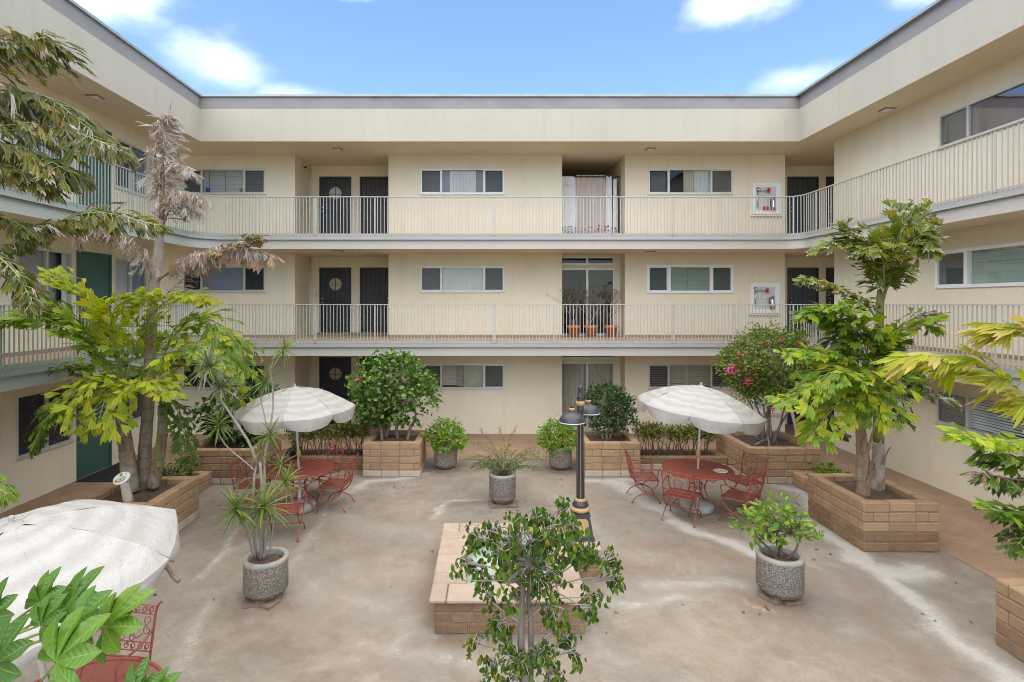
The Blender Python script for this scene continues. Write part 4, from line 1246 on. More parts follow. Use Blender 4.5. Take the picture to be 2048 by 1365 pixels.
# fire hose cabinets in the back wall
def text_mesh(s, size, name, mat, parent, mtx, ext=0.0015):
    cu = bpy.data.curves.new(name, 'FONT')
    cu.body = s; cu.size = size; cu.align_x = 'CENTER'; cu.align_y = 'CENTER'; cu.extrude = ext
    tmp = bpy.data.objects.new(name, cu); COL.objects.link(tmp)
    dg = bpy.context.evaluated_depsgraph_get()
    me_ = bpy.data.meshes.new_from_object(tmp.evaluated_get(dg))
    bpy.data.objects.remove(tmp)
    me_.materials.clear(); me_.materials.append(mat)
    return link(name, me_, parent, matrix=mtx)
def cabinet(x0, x1, z0, z1, label, sign, ext_label, open_box=False):
    y = YW
    t = thing('fire_hose_cabinet', label, 'hose cabinet', ((x0 + x1) / 2, y, z0), 0, 'white fire hose cabinets on the back wall')
    w, h = (x1 - x0) / 2, z1 - z0
    b = MB()
    f = 0.075
    for (a, c, e, g_, p) in ((-w, w, h - f, h, .04), (-w, w, 0, f, .04), (-w, -w + f, f, h - f, .039), (w - f, w, f, h - f, .039)):
        b.box(a, c, -p, -0.001, e, g_)
    f2 = 0.115
    for (a, c, e, g_, p) in ((-w + f, w - f, h - f2, h - f, .02), (-w + f, w - f, f, f2, .02), (-w + f, -w + f2, f2, h - f2, .019), (w - f2, w - f, f2, h - f2, .019)):
        b.box(a, c, -p, -0.001, e, g_)
    b.build('frame', M['white'], t, local=True)
    b = MB(); b.box(-w - 0.05, w + 0.02, -0.075, -0.001, -0.055, -0.02); b.build('sill', M['stucco'], t, local=True)
    b = MB(); b.box(-w + f2, w - f2, -0.006, -0.002, f2, h - f2); b.build('back_panel', M['blind_grey'], t, local=True)
    b = MB()
    b.tube([(-w + 0.13, -0.03, h - 0.2), (0.02, -0.06, h - 0.23)], 0.012, 8)
    b.tube([(-w + 0.13, -0.02, h - 0.14), (-w + 0.19, -0.06, h - 0.22)], 0.04, 8)
    b.tube([(-w + 0.14, -0.03, h - 0.2), (-w + 0.14, -0.03, 0.2)], 0.016, 6)
    b.build('valve_pipe', M['steel'], t, local=True)
    b = MB(); b.box(0.02, 0.075, -0.085, -0.045, h - 0.27, h - 0.15); b.build('valve_handle', M['red'], t, local=True)
    if sign:
        b = MB(); b.box(-0.16, 0.13, -0.022, -0.012, h - 0.42, h - 0.355); p = b.build('sign', M['plate'], t, local=True)
        text_mesh('FIRE HOSE', 0.052, 'lettering', M['red'], p, Matrix.Translation((-0.015, -0.0225, h - 0.3875)) @ Matrix.Rotation(R(90), 4, 'X'))
    if open_box:
        b = MB(); b.box(-0.09, 0.03, -0.05, -0.007, f2, f2 + 0.10); b.box(0.04, 0.10, -0.04, -0.007, f2, f2 + 0.09); b.build('alarm_box', M['red'], t, local=True)
    b = MB(); b.quad((-w + f2, -0.0195, f2), (w - f2, -0.0195, f2), (w - f2, -0.0195, h - f2), (-w + f2, -0.0195, h - f2))
    # the extinguisher stands in the cabinet
    e = thing('fire_extinguisher', ext_label, 'extinguisher', ((x0 + x1) / 2 + w - 0.22, y - 0.065, z0 + f2), 0, 'extinguishers in the hose cabinets')
    b = MB(); b.lathe([(0.0, 0), (0.052, 0.0), (0.055, 0.01), (0.055, 0.07)], seg=14); b.build('base_band', M['red'], e, local=True)
    b = MB(); b.lathe([(0.055, 0.0705), (0.055, 0.24), (0.04, 0.28), (0.018, 0.295), (0.018, 0.32), (0, 0.32)], seg=14); b.build('cylinder', M['steel'], e, local=True)
    b = MB(); b.box(-0.015, 0.06, -0.012, 0.012, 0.321, 0.34); b.box(-0.01, 0.055, -0.01, 0.01, 0.352, 0.362); b.build('lever', M['black'], e, local=True)
    b = MB(); b.tube(catmull([(-0.01, 0, 0.33), (-0.07, 0, 0.32), (-0.085, 0, 0.22), (-0.07, 0, 0.10)], 10), 0.009, 6); b.build('hose', M['black'], e, local=True)
cabinet(7.42, 8.20, 6.13, 7.00, 'white framed fire hose cabinet on the third floor wall with red box inside', False, 'silver and red extinguisher inside the third floor hose cabinet', True)
cabinet(7.36, 8.17, 3.38, 4.22, 'white framed fire hose cabinet on the second floor wall with red lettered sign', True, 'silver and red extinguisher inside the second floor hose cabinet')
cabinet(7.36, 8.17, 0.60, 1.44, 'white framed fire hose cabinet on the ground floor wall behind the bougainvillea', True, 'silver and red extinguisher inside the ground floor hose cabinet')

# curtains and planter boxes in the third floor niche
z0 = FL[2]
rod = thing('curtain_rod', 'thin black curtain rod across the third floor niche', 'curtain rod', (2.14, 15.56, z0 + 1.86))
b = MB(); b.tube([(0, 0, 0), (1.72, 0, 0)], 0.010, 8); b.build('rod', M['black'], rod, local=True)
b = MB(); b.tube([(1.60, -0.02, 0), (1.72, -0.02, 0)], 0.014, 8); b.build('bracket', M['black'], rod, local=True)
Tn = Tback(15.56)
def hang(name, u0, u1, z1, mat, label, per, fl=0.0, grom=True, amp=0.035, ph=0.0):
    b = wavy(Tn, u0, u1, 0.0, z0 + 0.02, z1, amp, per, ph, 10, fl, seed=u0)
    o = b.build(name, M[mat])
    tag(o, label, 'curtain', 'curtains hung in the third floor niche')
    if grom:
        k = int((u1 - u0) / (per / 2))
        for i in range(k):
            b = MB(); u = u0 + (i + 0.5) * (u1 - u0) / k
            b.tube([Tn(u - 0.05, 0.045, z1 - 0.06), Tn(u + 0.04, 0.045, z1 - 0.06)], 0.016, 6)
            b.build('grommet', M['black'], o)
    return o
hang('curtain', 2.14, 2.58, z0 + 1.84, 'curtain_white', 'white curtain with folded top hanging at the left of the niche', 0.30, 0.05, False, 0.012)
b = MB(); b.smooth = True
cw = wavy(Tn, 2.14, 2.52, 0.05, z0 + 1.62, z0 + 1.86, 0.02, 0.2, 1.0, 4).build('folded_valance', M['curtain_white'])
tag(cw, 'white cloth folded over the rod above the left curtain', 'cloth')
hang('curtain', 2.60, 3.44, z0 + 1.91, 'curtain_pink', 'dusty pink curtain with black grommets hanging in the middle of the niche', 0.17, 0.12, True, 0.04)
hang('curtain', 3.46, 3.62, z0 + 1.88, 'curtain_white', 'narrow pale curtain gathered beside the pink curtain', 0.12, 0.35, False, 0.03)
hang('curtain', 3.66, 3.78, z0 + 1.80, 'curtain_white', 'bunched white cloth hanging at the right edge of the niche', 0.10, 0.1, False, 0.03, 2.0)
def leaf_quads(b, c, dirn, L, Wd, nrm=None, curl=0.15, fold=0.18):
    """one leaf, six faces, folded along the midrib and bent down at the tip"""
    d = Vector(dirn).normalized()
    nrm = Vector(nrm) if nrm is not None else Vector((rnd.gauss(0, 0.4), rnd.gauss(0, 0.4), 1))
    s_ = d.cross(nrm)
    if s_.length < 1e-4: s_ = d.orthogonal()
    s_.normalize()
    n_ = s_.cross(d).normalized()
    c = Vector(c)
    P = lambda y, x, z: c + d * (L * y) + s_ * (Wd * x) + n_ * (L * z)
    m1, m2, tip = P(0.35, 0, -0.02), P(0.7, 0, -0.02 - curl * 0.4), P(1.0, 0, -curl)
    l1, l2 = P(0.3, 0.46, fold * 0.5), P(0.65, 0.40, fold * 0.4 - curl * 0.3)
    r1, r2 = P(0.3, -0.46, fold * 0.5), P(0.65, -0.40, fold * 0.4 - curl * 0.3)
    b.add([c, m1, m2, tip, l1, l2, r1, r2], [(0, 1, 4), (0, 6, 1), (1, 2, 5, 4), (1, 6, 7, 2), (2, 3, 5), (2, 7, 3)], smooth=False)
def planter_box(x, w, mat, label, flower, n=14):
    t = thing('planter_box', label, 'planter box', (x, 15.30, z0), 0, 'teal planter boxes on the third floor walkway')
    b = MB()
    h, d = 0.19, 0.09
    b.add([(-w * .46, -d * .9, 0), (w * .46, -d * .9, 0), (w * .46, d * .9, 0), (-w * .46, d * .9, 0), (-w / 2, -d, h), (w / 2, -d, h), (w / 2, d, h), (-w / 2, d, h)],
          [(0, 3, 2, 1), (0, 1, 5, 4), (1, 2, 6, 5), (2, 3, 7, 6), (3, 0, 4, 7)])
    b.box(-w / 2 - 0.008, w / 2 + 0.008, -d - 0.01, -d - 0.001, h - 0.035, h); b.build('box', M[mat], t, local=True)
    b = MB(); b.quad((-w / 2, -d, h - 0.02), (w / 2, -d, h - 0.02), (w / 2, d, h - 0.02), (-w / 2, d, h - 0.02)); b.build('soil', M['soil'], t, local=True)
    b = MB()
    for i in range(n * 5):
        p = Vector((rnd.uniform(-w / 2, w / 2), rnd.uniform(-d, d), h - 0.02))
        L_ = rnd.uniform(0.04, 0.22)
        q = p + Vector((rnd.gauss(0, 0.04), rnd.gauss(0, 0.04), L_))
        leaf_quads(b, q, (rnd.gauss(0, 1), rnd.gauss(0, 1), 0.3), 0.05, 0.035)
    b.build('leaves', M['lf_shrub'], t, local=True)
    if flower:
        b = MB()
        for i in range(7):
            p = Vector((rnd.uniform(-w / 2, w / 2), -0.05, h + rnd.uniform(0.03, 0.25)))
            for k in range(5):
                leaf_quads(b, p, (math.cos(k * 1.26), -0.4, math.sin(k * 1.26)), 0.035, 0.03, (0, -1, 0))
        b.build('flowers', M[flower], t, local=True)
planter_box(2.36, 0.40, 'teal', 'dark teal planter box with leafy plants at the left of the niche', None, 22)
planter_box(2.86, 0.36, 'teal', 'green teal planter box with small seedlings before the pink curtain', None, 6)
planter_box(3.28, 0.36, 'teal2', 'light blue planter box with red flowers before the pink curtain', 'fl_red', 8)
planter_box(3.64, 0.24, 'teal2', 'small pale blue planter box at the right of the niche', None, 10)

# bare plants in terracotta pots outside the second floor sliding door
def bare_plant(x, label, seed, hgt):
    r0 = random.Random(seed)
    t = thing('potted_plant', label, 'potted plant', (x, 15.22, FL[1]), 0, 'terracotta pots outside the sliding door')
    b = MB()
    b.lathe([(0, 0), (0.125, 0), (0.165, 0.25), (0.19, 0.252), (0.195, 0.335), (0.165, 0.335), (0.16, 0.28)], seg=20)
    b.build('pot', M['terracotta'], t, local=True)
    b = MB(); b.disc((0, 0, 0.285), 0.163, 16); b.build('soil', M['soil'], t, local=True)
    b = MB(); lv = MB()
    def grow(p, d, L, r_, depth):
        pts = [p]
        for i in range(3):
            d = (d + Vector((r0.gauss(0, .16), r0.gauss(0, .16), 0.05))).normalized()
            pts.append(pts[-1] + d * L / 3)
        b.tube(pts, [r_, r_ * .9, r_ * .8, r_ * .62], 4, cap=False)
        if depth == 0:
            if r0.random() < 0.35: leaf_quads(lv, pts[-1], (r0.gauss(0, 1), r0.gauss(0, 1), -0.5), 0.05, 0.03)
            return
        for k in range(r0.choice((2, 2, 3))):
            grow(pts[-1 - (k % 2)], (d + Vector((r0.gauss(0, .55), r0.gauss(0, .45), 0.15))).normalized(), L * r0.uniform(.6, .85), r_ * .62, depth - 1)
    for k in range(4):
        grow(Vector((r0.gauss(0, .03), r0.gauss(0, .03), 0.28)), Vector((r0.gauss(0, .16), r0.gauss(0, .12), 1)).normalized(), hgt, 0.013, 4)
    b.build('branches', M['twig'], t, local=True)
    lv.build('leaves', M['lf_bare'], t, local=True)
bare_plant(2.48, 'bare branched shrub in terracotta pot, left of three by sliding door', 3, 0.45)
bare_plant(2.96, 'bare shrub in terracotta pot, middle of three before the sliding door', 5, 0.42)
bare_plant(3.53, 'bare branched shrub in terracotta pot, right of three by sliding door', 8, 0.47)

# door mats
def mat_(x0, x1, y0, y1, label, nm='door_mat'):
    b = MB(); b.box(x0, x1, y0, y1, 0.006, 0.022)
    tag(b.build(nm, M['mat_black']), label, 'door mat', 'black mats outside the doors')
mat_(-8.36, -7.55, 11.0, 12.5, 'black rubber mat outside the ground floor green door')
mat_(-5.1, -4.0, 15.3, 16.1, 'black mat outside the ground floor entry door behind the left umbrella')
# ================================================================== masonry beds
_blocks = {}
def block_mesh(L_, W_, h_, mat, k):
    key = (round(L_, 2), round(W_, 2), round(h_, 3), mat, k)
    if key in _blocks: return _blocks[key]
    r0 = random.Random(hash((key[0], key[1], k)) & 0xffff)
    bm = bmesh.new()
    bmesh.ops.create_cube(bm, size=1)
    for v in bm.verts:
        v.co = Vector((v.co.x * L_, v.co.y * W_, v.co.z * h_)) + Vector((r0.uniform(-.003, .003), r0.uniform(-.004, .004), r0.uniform(-.003, .003)))
    bmesh.ops.bevel(bm, geom=bm.edges[:], offset=0.014, segments=1, affect='EDGES')
    me_ = bpy.data.meshes.new('block')
    bm.to_mesh(me_); bm.free()
    me_.materials.append(M[mat])
    _blocks[key] = me_
    return me_
def lay(t, x0, x1, y0, y1, z0, courses, ch, th, mats, L_=0.39, J=0.006, name='block', skip=()):
    """four walls of slump block in running bond round a bed; local coordinates of t"""
    for c in range(courses):
        z = z0 + ch * (c + 0.5)
        full_x = c % 2 == 0
        runs = []
        ax0, ax1 = (x0, x1) if full_x else (x0 + th, x1 - th)
        ay0, ay1 = (y0 + th, y1 - th) if full_x else (y0, y1)
        runs.append(('x', ax0, ax1, y0 + th / 2, 'front')); runs.append(('x', ax0, ax1, y1 - th / 2, 'back'))
        runs.append(('y', ay0, ay1, x0 + th / 2, 'left')); runs.append(('y', ay0, ay1, x1 - th / 2, 'right'))
        for ax, a, e, p, side in runs:
            if side in skip: continue
            s_ = a
            first = L_ * (0.55 if (c + (ax == 'y')) % 2 else 1.0) * rnd.uniform(0.9, 1.05)
            while s_ < e - 0.02:
                q = min(e, s_ + first)
                if e - q < 0.09: q = e
                first = L_ * rnd.uniform(0.96, 1.04)
                ln = round((q - s_) / 0.02) * 0.02
                mm = mats[min(c, len(mats) - 1)]
                me_ = block_mesh(max(0.04, ln - J), th - 0.001, ch - J, mm, rnd.randrange(3))
                k = (q - s_ - J) / max(0.04, ln - J)
                mid = (s_ + q) / 2
                off = rnd.uniform(-0.003, 0.003)
                if ax == 'x': link(name, me_, t, loc=(mid, p + off, z), scale=(k, 1, 1))
                else: link(name, me_, t, loc=(p + off, mid, z), rot=(0, 0, R(90)), scale=(k, 1, 1))
                s_ = q
def bed(x0, x1, y0, y1, h, label, mats=('block',), courses=5, th=0.15, soil=0.09, skip=(), gsoil=True, name='brick_planter'):
    ox, oy = (x0 + x1) / 2, (y0 + y1) / 2
    t = thing(name, label, 'planter', (ox, oy, 0), 0, 'block masonry planters')
    X0, X1, Y0, Y1 = x0 - ox, x1 - ox, y0 - oy, y1 - oy
    ch = h / courses
    lay(t, X0, X1, Y0, Y1, 0.0, courses, ch, th, mats, skip=skip)
    b = MB()
    i = 0.012
    o2 = th - 0.012
    b.box(X0 + i, X1 - i, Y0 + i, Y0 + o2, 0, h - 0.006); b.box(X0 + i, X1 - i, Y1 - o2, Y1 - i, 0, h - 0.006)
    b.box(X0 + i, X0 + o2, Y0 + o2, Y1 - o2, 0, h - 0.0065); b.box(X1 - o2, X1 - i, Y0 + o2, Y1 - o2, 0, h - 0.0065)
    b.build('mortar', M['mortar'], t, local=True)
    if gsoil:
        n = 16
        b = MB(); b.smooth = True
        a, c, e, f = X0 + th - 0.02, X1 - th + 0.02, Y0 + th - 0.02, Y1 - th + 0.02
        for j in range(n + 1):
            for k in range(n + 1):
                x, y = a + (c - a) * k / n, e + (f - e) * j / n
                r_ = min(1, 2.2 * math.hypot((x - (a + c) / 2) / (c - a), (y - (e + f) / 2) / (f - e)))
                z = h - soil + 0.035 * (1 - r_) + 0.022 * noise.noise(Vector((x * 5 + ox, y * 5, 1))) + 0.012 * noise.noise(Vector((x * 16, y * 16 + ox, 4)))
                b.v.append((x, y, z))
        for j in range(n):
            for k in range(n):
                p = j * (n + 1) + k
                b.f.append((p, p + 1, p + n + 2, p + n + 1)); b.mi.append(0); b.sm.append(True)
        b.build('soil', M['soil'], t, local=True)
    return t
BK = ('block',)
bed(5.53, 6.64, 7.90, 9.29, 0.73, 'tan block planter with two palm trunks, nearest whole planter at the right walkway', ('block_rough', 'block_rough', 'block', 'block', 'block'))
bed(6.17, 6.92, 9.30, 10.88, 0.27, 'low narrow block bed with succulents between two tall right planters', BK, 2, soil=0.03)
bed(5.29, 6.75, 10.89, 12.44, 0.73, 'tan block planter holding the flowering bougainvillea', ('block_chalk', 'block', 'block', 'block', 'block'))
bed(2.08, 3.25, 11.33, 12.50, 0.725, 'square block planter with round dark shrub, right of the lamp post', ('block_chalk', 'block', 'block', 'block', 'block'))
bed(3.255, 5.285, 11.80, 12.50, 0.29, 'low block bed with clipped hedge behind the right table', ('block_chalk', 'block_rough'), 2, soil=0.06, skip=())
bed(-2.59, -1.375, 11.33, 12.50, 0.725, 'square block planter with big leafy hibiscus bush', ('block_chalk', 'block', 'block', 'block', 'block'))
bed(-4.69, -2.595, 11.80, 12.50, 0.29, 'low block bed with mottled hedge behind the left table', ('block_rough', 'block_rough'), 2, soil=0.06)
bed(-6.12, -4.70, 10.87, 12.42, 0.70, 'tan block planter with dark shrub behind the left table chair', ('block_chalk', 'block_rough', 'block', 'block', 'block'))
bed(-6.10, -5.50, 9.235, 10.86, 0.29, 'low block bed with jade plants between two tall left planters', BK, 2, soil=0.05)
bed(-6.12, -4.89, 7.87, 9.23, 0.70, 'tan block planter with three palm trunks and an oval sign', ('block_chalk', 'block', 'block', 'block', 'block'))
bed(5.44, 6.60, 4.20, 5.78, 0.71, 'block planter cut off by the right edge of the photo', ('block_rough', 'block_rough', 'block', 'block', 'block'))

# ---- fountain in the middle of the court
fx0, fx1, fy0, fy1 = -0.57, 1.10, 5.94, 7.92
ft = thing('fountain', 'low rectangular block fountain with pale cap stones in the middle of the court', 'fountain', (0.27, 6.93, 0))
O = Vector((0.27, 6.93, 0))
lay(ft, fx0 - O.x, fx1 - O.x, fy0 - O.y, fy1 - O.y, 0.0, 3, 0.121, 0.20, ('block_rough', 'block_rough', 'block_rough'), L_=0.40)
lay(ft, fx1 + 0.002 - O.x, 1.50 - O.x, 7.16 - O.y, fy1 - O.y, 0.0, 3, 0.121, 0.14, ('block_rough',), L_=0.40)
b = MB()
for (a, c, e, f) in ((fx0 + .012, fx1 - .012, fy0 + .012, fy0 + .18), (fx0 + .012, fx1 - .012, fy1 - .18, fy1 - .012), (fx0 + .012, fx0 + .18, fy0 + .18, fy1 - .18), (fx1 - .18, fx1 - .012, fy0 + .18, fy1 - .18), (fx1 + .015, 1.488, 7.172, fy1 - .013)):
    b.box(a - O.x, c - O.x, e - O.y, f - O.y, 0, 0.36)
b.build('mortar', M['mortar'], ft, local=True)
def cap(x0, x1, y0, y1):
    me_ = block_mesh(x1 - x0 - 0.007, y1 - y0 - 0.007, 0.048, 'cap', rnd.randrange(3))
    link('cap_stone', me_, ft, loc=((x0 + x1) / 2 - O.x, (y0 + y1) / 2 - O.y, 0.363 + 0.024 + rnd.uniform(-0.002, 0.002)))
cx0, cx1, cy0, cy1, cw_ = -0.625, 1.125, 5.88, 7.97, 0.37
xs = [cx0, cx0 + 0.19, cx0 + 0.19 + 0.46, cx0 + 0.19 + 0.88, cx0 + 1.43, cx1]
for a, c in zip(xs[:-1], xs[1:]): cap(a, c, cy0, cy0 + cw_)
xs = [cx0, cx0 + 0.24, cx0 + 0.66, cx0 + 1.08, cx0 + 1.45, cx1]
for a, c in zip(xs[:-1], xs[1:]): cap(a, c, cy1 - 0.30, cy1)
ys = [cy0 + cw_ + i * (cy1 - 0.30 - cy0 - cw_) / 6 for i in range(7)]
for a, c in zip(ys[:-1], ys[1:]):
    cap(cx0, cx0 + 0.40, a, c); cap(cx1 - 0.34, cx1, a, c)
cap(1.13, 1.53, 7.12, 7.53); cap(1.13, 1.53, 7.53, 7.97)
b = MB()
ix0, ix1, iy0, iy1 = cx0 + 0.385 - O.x, cx1 - 0.325 - O.x, cy0 + cw_ - 0.012 - O.y, cy1 - 0.288 - O.y
zb = 0.10
b.quad((ix0, iy0, zb), (ix1, iy0, zb), (ix1, iy1, zb), (ix0, iy1, zb))
for (p, q) in (((ix0, iy0), (ix1, iy0)), ((ix1, iy0), (ix1, iy1)), ((ix1, iy1), (ix0, iy1)), ((ix0, iy1), (ix0, iy0))):
    b.quad((p[0], p[1], zb), (q[0], q[1], zb), (q[0], q[1], 0.362), (p[0], p[1], 0.362))
b.build('basin', M['basin'], ft, local=True)
b = MB()
b.lathe([(0.0, 0.101), (0.17, 0.101), (0.15, 0.16), (0.06, 0.19), (0.05, 0.36), (0.10, 0.40), (0.20, 0.47), (0.19, 0.485), (0.05, 0.44), (0.035, 0.56), (0.05, 0.60), (0.0, 0.63)], c=(0.0, 0.05, 0), seg=16)
b.build('fountain_head', M['tile'], ft, local=True)

# ---- lamp post beside the fountain
lp = thing('lamp_post', 'black and gold fluted lamp post with two dark metal shades beside the fountain', 'lamp post', (1.31, 7.50, 0.412))
def zl(z): return z - 0.412
b = MB()
def frustum(b, w0, w1, z0, z1, d=0.0):
    b.add([(-w0, -w0, z0), (w0, -w0, z0), (w0, w0, z0), (-w0, w0, z0), (-w1, -w1, z1), (w1, -w1, z1), (w1, w1, z1), (-w1, w1, z1)],
          [(0, 3, 2, 1), (4, 5, 6, 7), (0, 1, 5, 4), (1, 2, 6, 5), (2, 3, 7, 6), (3, 0, 4, 7)])
frustum(b, 0.175, 0.170, 0, 0.035); frustum(b, 0.158, 0.112, 0.036, 0.32); frustum(b, 0.122, 0.118, 0.321, 0.345)
b.build('base', M['lamp_black'], lp, local=True)
b = MB()
for k in range(4):
    rot = Matrix.Rotation(R(90 * k), 4, 'Z')
    def wq(z): return 0.158 + (0.112 - 0.158) * (z - 0.036) / 0.284
    pts = []
    for (sx, z) in ((-0.72, 0.075), (0.72, 0.075), (0.70, 0.255), (0.5, 0.285), (-0.5, 0.285), (-0.70, 0.255)):
        w = wq(z)
        pts.append((rot @ Vector((sx * w, -w - 0.003, z))))
    b.add(pts, [tuple(range(6))])
b.build('base_panel', M['gold'], lp, local=True)
b = MB(); b.lathe([(0.09, 0.346), (0.125, 0.36), (0.135, 0.385), (0.125, 0.41), (0.10, 0.42)], seg=20); b.build('collar', M['gold'], lp, local=True)
b = MB(); b.lathe([(0.10, 0.421), (0.115, 0.445), (0.10, 0.465), (0.085, 0.50)], seg=20); b.build('collar', M['lamp_black'], lp, local=True)
b = MB(); b.lathe([(0.083, 0.501), (0.084, 0.52), (0.066, 0.54)], seg=20); b.build('collar', M['gold'], lp, local=True)
b = MB()
nf = 12
prof = [(0.062, 0.541), (0.046, 1.72)]
vs, fs = [], []
for (r_, z) in prof:
    for k in range(nf * 4):
        a = 2 * math.pi * k / (nf * 4)
        vs.append(((r_ * (0.80 if k % 4 in (1, 2) else 1)) * math.cos(a), (r_ * (0.80 if k % 4 in (1, 2) else 1)) * math.sin(a), z))
n = nf * 4
for k in range(n):
    b.cur = 1 if k % 8 == 3 else 0
    b.add([vs[k], vs[(k + 1) % n], vs[n + (k + 1) % n], vs[n + k]], [(0, 1, 2, 3)])
b.build('fluted_shaft', [M['lamp_black'], M['gold']], lp, local=True)
b = MB(); b.lathe([(0.046, 1.721), (0.050, 1.74), (0.050, 1.80), (0.045, 1.81)], seg=16); b.lathe([(0.050, 1.881), (0.045, 1.95), (0.03, 1.98), (0.034, 2.0), (0.03, 2.03), (0.036, 2.04), (0.028, 2.09), (0.0, 2.10)], seg=16); b.build('top_fitting', M['lamp_black'], lp, local=True)
b = MB(); b.lathe([(0.045, 1.811), (0.060, 1.815), (0.060, 1.876), (0.045, 1.880)], seg=16); b.build('collar', M['gold'], lp, local=True)
for sgn in (-1, 1):
    e = Vector((0.165 * sgn, 0.30 * sgn, 0))
    b = MB(); b.tube(catmull([Vector((0, 0, 1.93)), e * 0.5 + Vector((0, 0, 1.955)), e * 0.9 + Vector((0, 0, 1.90)), e + Vector((0, 0, 1.83))], 8), 0.014, 8); b.build('arm', M['lamp_black'], lp, local=True)
    b = MB(); b.lathe([(0.030, 1.845), (0.036, 1.84), (0.036, 1.80), (0.042, 1.785), (0.055, 1.775), (0.12, 1.755), (0.155, 1.71), (0.170, 1.665), (0.172, 1.655), (0.160, 1.66), (0.11, 1.735), (0.0, 1.76)], c=e, seg=24)
    s_ = b.build('lamp_shade', M['lamp_black'], lp, local=True)
    b = MB(); b.lathe([(0.037, 1.802), (0.043, 1.804), (0.043, 1.84), (0.037, 1.843)], c=e, seg=16); b.build('gold_band', M['gold'], s_, local=True)
    b = MB(); b.lathe([(0.1725, 1.651), (0.1745, 1.655), (0.1725, 1.661)], c=e, seg=24); b.build('pale_rim', M['white'], s_, local=True)
    b = MB(); b.lathe([(0.0, 1.67), (0.03, 1.68), (0.035, 1.71), (0.02, 1.75)], c=e, seg=12); b.build('bulb', M['plate'], s_, local=True)

# ================================================================== round concrete pots
def pot(x, y, r_, h_, label, mats='aggregate', zb=0.06):
    t = thing('potted_plant', label, 'potted plant', (x, y, zb), 0, 'round exposed aggregate pots with plants')
    b = MB()
    b.lathe([(0.0, 0.0), (r_ * .80, 0), (r_ * .82, 0.025), (r_ * .95, 0.045), (r_, 0.075), (r_, h_ - 0.05)], seg=40)
    b.build('pot', M[mats], t, local=True)
    b = MB()
    b.lathe([(r_ + 0.002, h_ - 0.05), (r_ + 0.006, h_ - 0.04), (r_ + 0.004, h_ - 0.005), (r_ - 0.01, h_), (r_ - 0.045, h_), (r_ - 0.055, h_ - 0.02), (r_ - 0.058, h_ - 0.12)], seg=40)
    b.build('rim', M['rim'], t, local=True)
    b = MB(); b.smooth = True
    n = 14
    for j in range(4):
        for k in range(n):
            rr = (r_ - 0.056) * j / 3; a = 2 * math.pi * k / n
            b.v.append((rr * math.cos(a), rr * math.sin(a), h_ - 0.07 + 0.03 * (1 - j / 3) + rnd.uniform(-.008, .008)))
    for j in range(3):
        for k in range(n):
            b.f.append((j * n + k, j * n + (k + 1) % n, (j + 1) * n + (k + 1) % n, (j + 1) * n + k)); b.mi.append(0); b.sm.append(True)
    b.build('soil', M['soil'], t, local=True)
    return t
P1 = pot(-2.73, 6.70, 0.262, 0.455, 'round aggregate pot with tall branching dracaena, left of the fountain')
P2 = pot(3.66, 6.73, 0.268, 0.475, 'round aggregate pot with bright green shrub before the right palm planter')
P3 = pot(0.30, 9.85, 0.24, 0.50, 'round aggregate pot with wispy willow leaved plant behind the fountain')
P4 = pot(-0.89, 11.9, 0.25, 0.47, 'round aggregate pot with bushy green plant beside the hibiscus planter')
P5 = pot(1.63, 11.85, 0.25, 0.47, 'round aggregate pot with bushy green plant behind the lamp post')
def tiles(x, y, label, ks):
    t = thing('pot_tile', label, 'tile', (x, y, 0), 0, 'clay tiles the pots stand on')
    for (dx, dy, rz, w, d, z) in ks:
        b = MB(); b.box(-w / 2, w / 2, -d / 2, d / 2, 0, 0.028)
        o = b.build('tile', M['tile'], t, local=True)
        o.location = (dx, dy, z); o.rotation_euler = (0, 0, rz)
tiles(-2.73, 6.70, 'broken clay tiles under the dracaena pot', ((-0.12, -0.13, 0.3, 0.18, 0.24, 0.004), (0.10, -0.16, -0.4, 0.20, 0.20, 0.005), (0.0, 0.12, 0.1, 0.36, 0.22, 0.0045), (0, -0.02, 0.6, 0.30, 0.30, 0.0325)))
tiles(3.66, 6.73, 'stained clay tiles under the bright green shrub pot', ((-0.12, -0.06, 0.5, 0.24, 0.24, 0.004), (0.08, -0.10, 0.15, 0.28, 0.22, 0.005), (0.0, 0.02, 0.1, 0.34, 0.34, 0.033)))
tiles(0.30, 9.85, 'reddish clay tiles under the willow leaved plant pot', ((-0.11, -0.09, 0.1, 0.26, 0.30, 0.004), (0.15, -0.07, -0.1, 0.24, 0.30, 0.005), (0, 0, 0.4, 0.3, 0.3, 0.034)))
tiles(-0.89, 11.9, 'clay tile under the pot beside the hibiscus planter', ((0.02, -0.12, 0.05, 0.40, 0.26, 0.004), (0, 0.05, 0.0, 0.34, 0.30, 0.033)))
tiles(1.63, 11.85, 'clay tile under the bushy pot behind the lamp post', ((-0.02, -0.12, -0.05, 0.40, 0.26, 0.004), (0, 0.05, 0.0, 0.34, 0.30, 0.033)))

